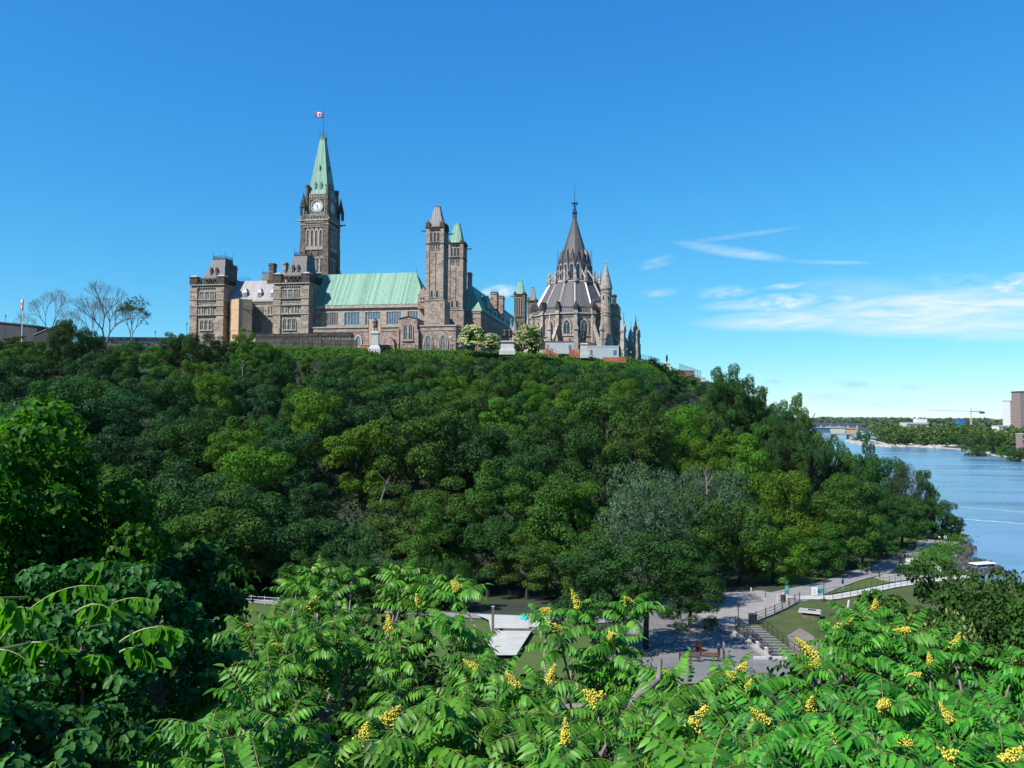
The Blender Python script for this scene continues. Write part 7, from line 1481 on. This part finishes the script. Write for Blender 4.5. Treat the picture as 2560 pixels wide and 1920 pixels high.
for gi, L in groups.items():
    px,py,lb_ = CEN[gi]; d0 = dep(px,py); x = (px-1280)/FOC*d0; root = (x, d0+.25, tz(x,d0+.25)); o = empty('sumac_bush', root); tag(o, lb_, 'sumac bush')
    pile = Pile(); st = MB(root); g = np.random.default_rng(100+gi); forks = []; zb = root[2]
    fc = Vector((x, d0+.3, at(px,min(py+190,1990),d0+.3)[2])); rt = Vector(root); m_ = rt.lerp(fc,.5)+Vector((.08,.05,0)); st.tube(rt-Vector((0,0,.3)),m_,.042,.036,8); st.tube(m_,fc,.036,.030,8)
    nf = 4; fk = []
    for i in range(nf):
        sub = [q for k,q in enumerate(sorted(L)) if k*nf//len(L) == i]
        if not sub: continue
        c = np.mean([at(q[0],q[1],q[2]) for q in sub], axis=0); e = fc.lerp(Vector(c),.55)+Vector((0,.05,-.12)); mid = fc.lerp(e,.5)+Vector((g.normal()*.05,g.normal()*.05,-.04)); st.tube(fc,mid,.026,.021,7); st.tube(mid,e,.021,.015,7)
        for q in sub:
            P = Vector(at(q[0],q[1],q[2])); b1 = e.lerp(P,.55)+Vector((g.normal()*.03,g.normal()*.03,-.07)); st.tube(e,b1,.012,.009,5); st.tube(b1,P,.009,.006,5)
            rosette(pile, P, g, n=int(g.integers(8,12)), tilt=(g.normal()*.10,-.12+g.normal()*.1), sc=g.uniform(.56,.78))
            if q[3]:
                h = link_mesh('flower_cluster', PAN[int(g.integers(4))], o); h.location = P-Vector(root)+Vector((0,-.02,.03)); h.rotation_euler = (g.normal()*.5+.2,g.normal()*.75,g.uniform(0,6.28)); sc_ = g.uniform(.5,.8); h.scale = (sc_,)*3
    st.build('branches', M['bark_grey'], o); pile.build('foliage', [L_['sumac'],M['rachis']], o, root)
# the thick grey forked trunk seen through the leaves of the middle bush
b = MB(); W_ = lambda a,c,d_: Vector(at(a,c,d_)); tr0 = W_(1550,2080,4.3); o = empty('bare_sumac', tr0); tag(o,'bare grey forked sumac stem rising through the middle of the foreground leaves','sumac stem')
b = MB(tr0)
for A,B,r0,r1 in ((W_(1550,2080,4.3),W_(1547,1885,4.25),.030,.027),(W_(1547,1885,4.25),W_(1560,1800,4.2),.026,.022),(W_(1560,1800,4.2),W_(1592,1738,4.2),.022,.018),(W_(1592,1738,4.2),W_(1645,1702,4.25),.018,.015),(W_(1645,1702,4.25),W_(1652,1650,4.4),.015,.010),(W_(1547,1885,4.25),W_(1518,1830,4.3),.018,.012),(W_(1547,1870,4.25),W_(1610,1868,4.1),.014,.010)): b.tube(A,B,r0,r1,9)
b.build('trunk', M['bark_grey'], o, smooth=True)

# ---- big soft leaves (linden) and oval leaves
def shaped_leaves(pos, nrm, hang, L, W, g, pts, fold=.12):
    "pts: outline (s along, t across) as a fan with midrib; returns verts, tris"
    n = len(pos); t_ = unit(hang-nrm*(hang*nrm).sum(1,keepdims=True)); b_ = np.cross(nrm,t_); P = [pos]; m = len(pts); base = []
    for s,w_ in pts: base.append(pos+t_*(s*L)[:,None]+b_*(w_*W)[:,None]+nrm*((abs(w_)*fold*2*W)-(s*s*.22*L))[:,None])
    V = np.stack(base,1).reshape(-1,3); k = np.arange(n)[:,None]*m; h = m//2
    F_ = [] 
    for i in range(1,h): F_.append(np.stack([k[:,0],k[:,0]+i,k[:,0]+i+1],1))
    for i in range(h,m-1): F_.append(np.stack([k[:,0],k[:,0]+i,k[:,0]+i+1],1))
    return V, np.concatenate(F_)
HEART = [(0,0),(-.08,.30),(.25,.52),(.65,.36),(1.0,0),(.65,-.36),(.25,-.52),(-.08,-.30)]
OVAL = [(0,0),(.12,.22),(.45,.42),(.8,.26),(1.0,0),(.8,-.26),(.45,-.42),(.12,-.22)]
def leafy(name,label,cat,px,pyt,pyb,d,Rr,n,K,ls,shape,mat,seed,asp=1.0,br=(.2,.34),stem=True,Ry=None,group=None,hangw=1.0,bright=None):
    g = np.random.default_rng(seed); c, r = blobs(g, K, (1,1,1), -.95, br); p, nr = blob_leaves(g, c, r, n, up=.35, jit=.55, squash=.7); x,_,_ = at(px,pyt,d); zt,zb = at(px,pyt,d)[2],at(px,pyb,d)[2]
    q = np.quantile(np.hypot(p[:,0],p[:,1]),.98); p = p*np.array([Rr/q,(Ry or Rr)/q,(zt-zb)/(p[:,2].max()-p[:,2].min())]); p[:,2] -= (p[:,2].max()+p[:,2].min())/2
    hang = unit(np.stack([g.normal(size=len(p))*.5,g.normal(size=len(p))*.5,-hangw*np.ones(len(p))],1)+nr*np.array([1,1,0])*.8); nr = unit(nr+np.array([0,0,.1])); L = ls*g.uniform(.65,1.25,len(p)); V,F_ = shaped_leaves(p,nr,hang,L,L*asp,g,shape)
    zg = tz(x,d); o = empty(name,(x,d,zg)); tag(o,label,cat,group); V = V+np.array([0,0,(zt+zb)/2-zg]); link_mesh('foliage', np_mesh(name+'_foliage',V,[F_],[L_[mat]]), o)
    if stem:
        rg = random.Random(seed); b = MB(); top = Vector((0,0,(zt+zb)/2-zg)); b.tube((0,0,-.3),top,.02*Rr+.004,.012*Rr+.003,7)
        for i in range(16):
            j = rg.randrange(len(c)); e = Vector(c[j])*Rr*.9; e.z = e.z*(zt-zb)/2/Rr*.8; m_ = top+e*.5+Vector((0,0,-.1*Rr)); b.tube(top-Vector((0,0,rg.random()*.4*Rr)),m_,.010*Rr+.004,.007*Rr+.003,5); b.tube(m_,top+e,.007*Rr+.003,.002*Rr+.002,5)
        b.build('branches', M['bark_grey'], o)
    return o
leafy('linden_tree','big-leaved tree filling the left edge, its top poking up at the frame edge','tree',-30,985,1900,11,1.75,18000,64,.095,HEART,'linden',1,asp=1.0,hangw=.35,br=(.14,.26))
leafy('linden_tree','big-leaved tree with sunlit tuft tops left of the dark woods','tree',215,1120,1800,11.5,1.35,16000,60,.092,HEART,'linden',2,hangw=.35,br=(.14,.26))
leafy('linden_tree','drooping dark-leaved branches hanging over the lawn at left','tree',440,1370,1640,12.5,.95,4200,30,.105,HEART,'basswood',3)
leafy('linden_tree','shaded big-leaved tree behind the oval-leaved shrub','tree',330,1280,1900,14,2.0,9000,50,.12,HEART,'basswood',12)
leafy('oval_leaf_shrub','blue-green oval-leaved shrub behind the arching bright sprays','shrub',215,1400,1800,4.6,.66,9000,60,.048,OVAL,'honey',4,asp=.95,br=(.12,.22))
leafy('oval_leaf_shrub','oval-leaved shrub in the bottom left corner, nearest to the camera','shrub',60,1660,2100,3.4,.48,6500,46,.050,OVAL,'honey',5,asp=.95,br=(.12,.24))
leafy('oval_leaf_shrub','sparse oval-leaved shrub in front of the dark gap left of the sumac','shrub',400,1590,1800,5.0,.55,2400,36,.046,OVAL,'honey',6,asp=.95,br=(.08,.16))
leafy('backdrop_shrub','dark leafy shrub in deep shade at bottom left','shrub',330,1740,2250,6.2,1.25,6000,40,.075,OVAL,'deep',7)
for k,(px,pt,pb,d,Rr,lb_) in enumerate(((900,1490,2300,8.6,.95,'added dark shrub backdrop behind the highest sumac tops'),(1040,1540,2300,8.4,.7,'narrow added dark shrub backdrop left of the lock wall'),(700,1560,2300,7.6,1.3,'added dark shrub backdrop behind the centre left sumac'),(1060,1680,2300,7.2,1.2,'added dark shrub backdrop behind the bottom sumac left of the trunk'),(1430,1640,2300,7.4,1.35,'added dark shrub backdrop behind the forked trunk'),(1740,1800,2400,6.2,1.1,'added dark shrub backdrop below the plaza'),(2080,1680,2300,7.4,1.35,'added dark shrub backdrop behind the tallest yellow spike'),(2420,1680,2300,7.6,1.6,'added dark shrub backdrop behind the bottom right sumac'))):
    leafy('backdrop_shrub',lb_,'shrub',px,pt,pb,d,Rr,7000,44,.075,OVAL,'under2',40+k,stem=False)  # leaf masses added as a dark backdrop for the gaps in the sumac
# right riverside linden with pale seed bracts
leafy('seed_hung_tree','dense tree behind the right sumac, hung with pale seed bracts','tree',2275,1478,1850,19,1.75,11000,60,.10,HEART,'mid',21,br=(.12,.24)); sh = bpy.context.scene.objects['seed_hung_tree']
gg = np.random.default_rng(3); n = 700; p = gg.normal(size=(n,3)); p = unit(p); p[:,1] = -abs(p[:,1]); p = p*np.array([1.6,1.5,1.2])*gg.uniform(.85,1.0,(n,1)); p = p[p[:,2] < .9]; zc = (at(2275,1478,19)[2]+at(2275,1850,19)[2])/2-sh.location.z; p[:,2] += zc+.5; V,F_ = shaped_leaves(p,unit(gg.normal(size=p.shape)+np.array([0,-1,0])),np.tile([0,0,-1.],(len(p),1))+gg.normal(size=p.shape)*.3,np.full(len(p),.10),np.full(len(p),.05),gg,OVAL); link_mesh('seed_bracts', np_mesh('seed_bracts',V,[F_],[L_['bract']]), sh)['kind'] = 'stuff'
leafy('riverside_tree','dark dense tree at the right edge hiding the river bank','tree',2440,1405,1900,23,3.1,26000,80,.09,HEART,'basswood',22,br=(.12,.24)); leafy('riverside_tree','dark tree running out of the frame at the right edge','tree',2650,1400,1900,21,2.2,15000,60,.09,HEART,'basswood',23,br=(.14,.26))
leafy('riverside_tree','dark tree left of the white-roofed boat','tree',2330,1450,1880,24,1.8,13000,60,.09,HEART,'basswood',24,br=(.12,.24))
# arching sprays with hanging leaves
SP = [((-20,1625),(270,1472),.10,3.3),((205,1570),(376,1499),.05,3.35),((300,1605),(446,1578),.035,3.2),((300,1630),(384,1652),.03,3.15),((-30,1630),(85,1668),.03,3.0),((55,1615),(155,1630),.025,3.1),((225,1485),(258,1405),.0,3.4),((-30,1495),(45,1545),.03,3.1),((190,1530),(285,1528),.03,3.25),((-30,1560),(90,1530),.04,3.2),((190,1660),(258,1652),.03,3.3)]
x0_ = (60-1280)/FOC*3.3; zr = tz(x0_,3.3); o = empty('dogwood_shrub',(x0_,3.3,zr)); tag(o,'bright yellow-green arching sprays with hanging leaves at the lower left','shrub')
st = MB((x0_,3.3,zr)); P_ = []; H_ = []; N_ = []; gg = np.random.default_rng(8)
for (A,B,arc,d_) in SP:
    a = Vector(at(*A,d_)); c = Vector(at(*B,d_)); prev = a; st.tube(a+Vector((-.12,.45,-.10)),a,.005,.0045,5)
    for k in range(1,12):
        s = k/11; q = a.lerp(c,s)+Vector((0,0,arc*4*s*(1-s))); st.tube(prev,q,.0045*(1.2-s),.0045*(1.1-s),5); prev = q
        for sg in (-1,1):
            if s > .22: P_.append(q[:]); H_.append(np.array([(c-a).normalized().x*.45+gg.normal()*.3, sg*.35+gg.normal()*.2,-1.0])); N_.append(np.array([gg.normal()*.6-.4,sg*-.25-.5+gg.normal()*.3,.55]))
P_ = np.array(P_); N_ = unit(np.array(N_)); H_ = unit(np.array(H_)); L = .074*gg.uniform(.5,1.25,len(P_)); V,F_ = shaped_leaves(P_,N_,H_,L,L*.75,gg,OVAL,fold=.25); link_mesh('foliage', np_mesh('spray_foliage',V-np.array([x0_,3.3,zr]),[F_],[L_['spray']]), o); st.build('stems', M['stem_green'], o)
# low growth covering the near slope
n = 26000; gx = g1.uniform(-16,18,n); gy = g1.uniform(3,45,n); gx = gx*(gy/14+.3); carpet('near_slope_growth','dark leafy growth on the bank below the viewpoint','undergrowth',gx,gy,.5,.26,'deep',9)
# ================================================================ air
hb = MB(); hb.box(-9500,9500,-250,9500,-60,160)
vm = bpy.data.materials.new('haze'); q = N(vm); pv = q.n('ShaderNodeVolumePrincipled'); pv.inputs['Color'].default_value = (.75,.87,1,1); pv.inputs['Density'].default_value = 1.3e-5; pv.inputs['Anisotropy'].default_value = .0
oo = q.n('ShaderNodeOutputMaterial'); q.l(pv.outputs[0], oo.inputs['Volume']); tag(hb.build('haze', vm), kind='stuff')
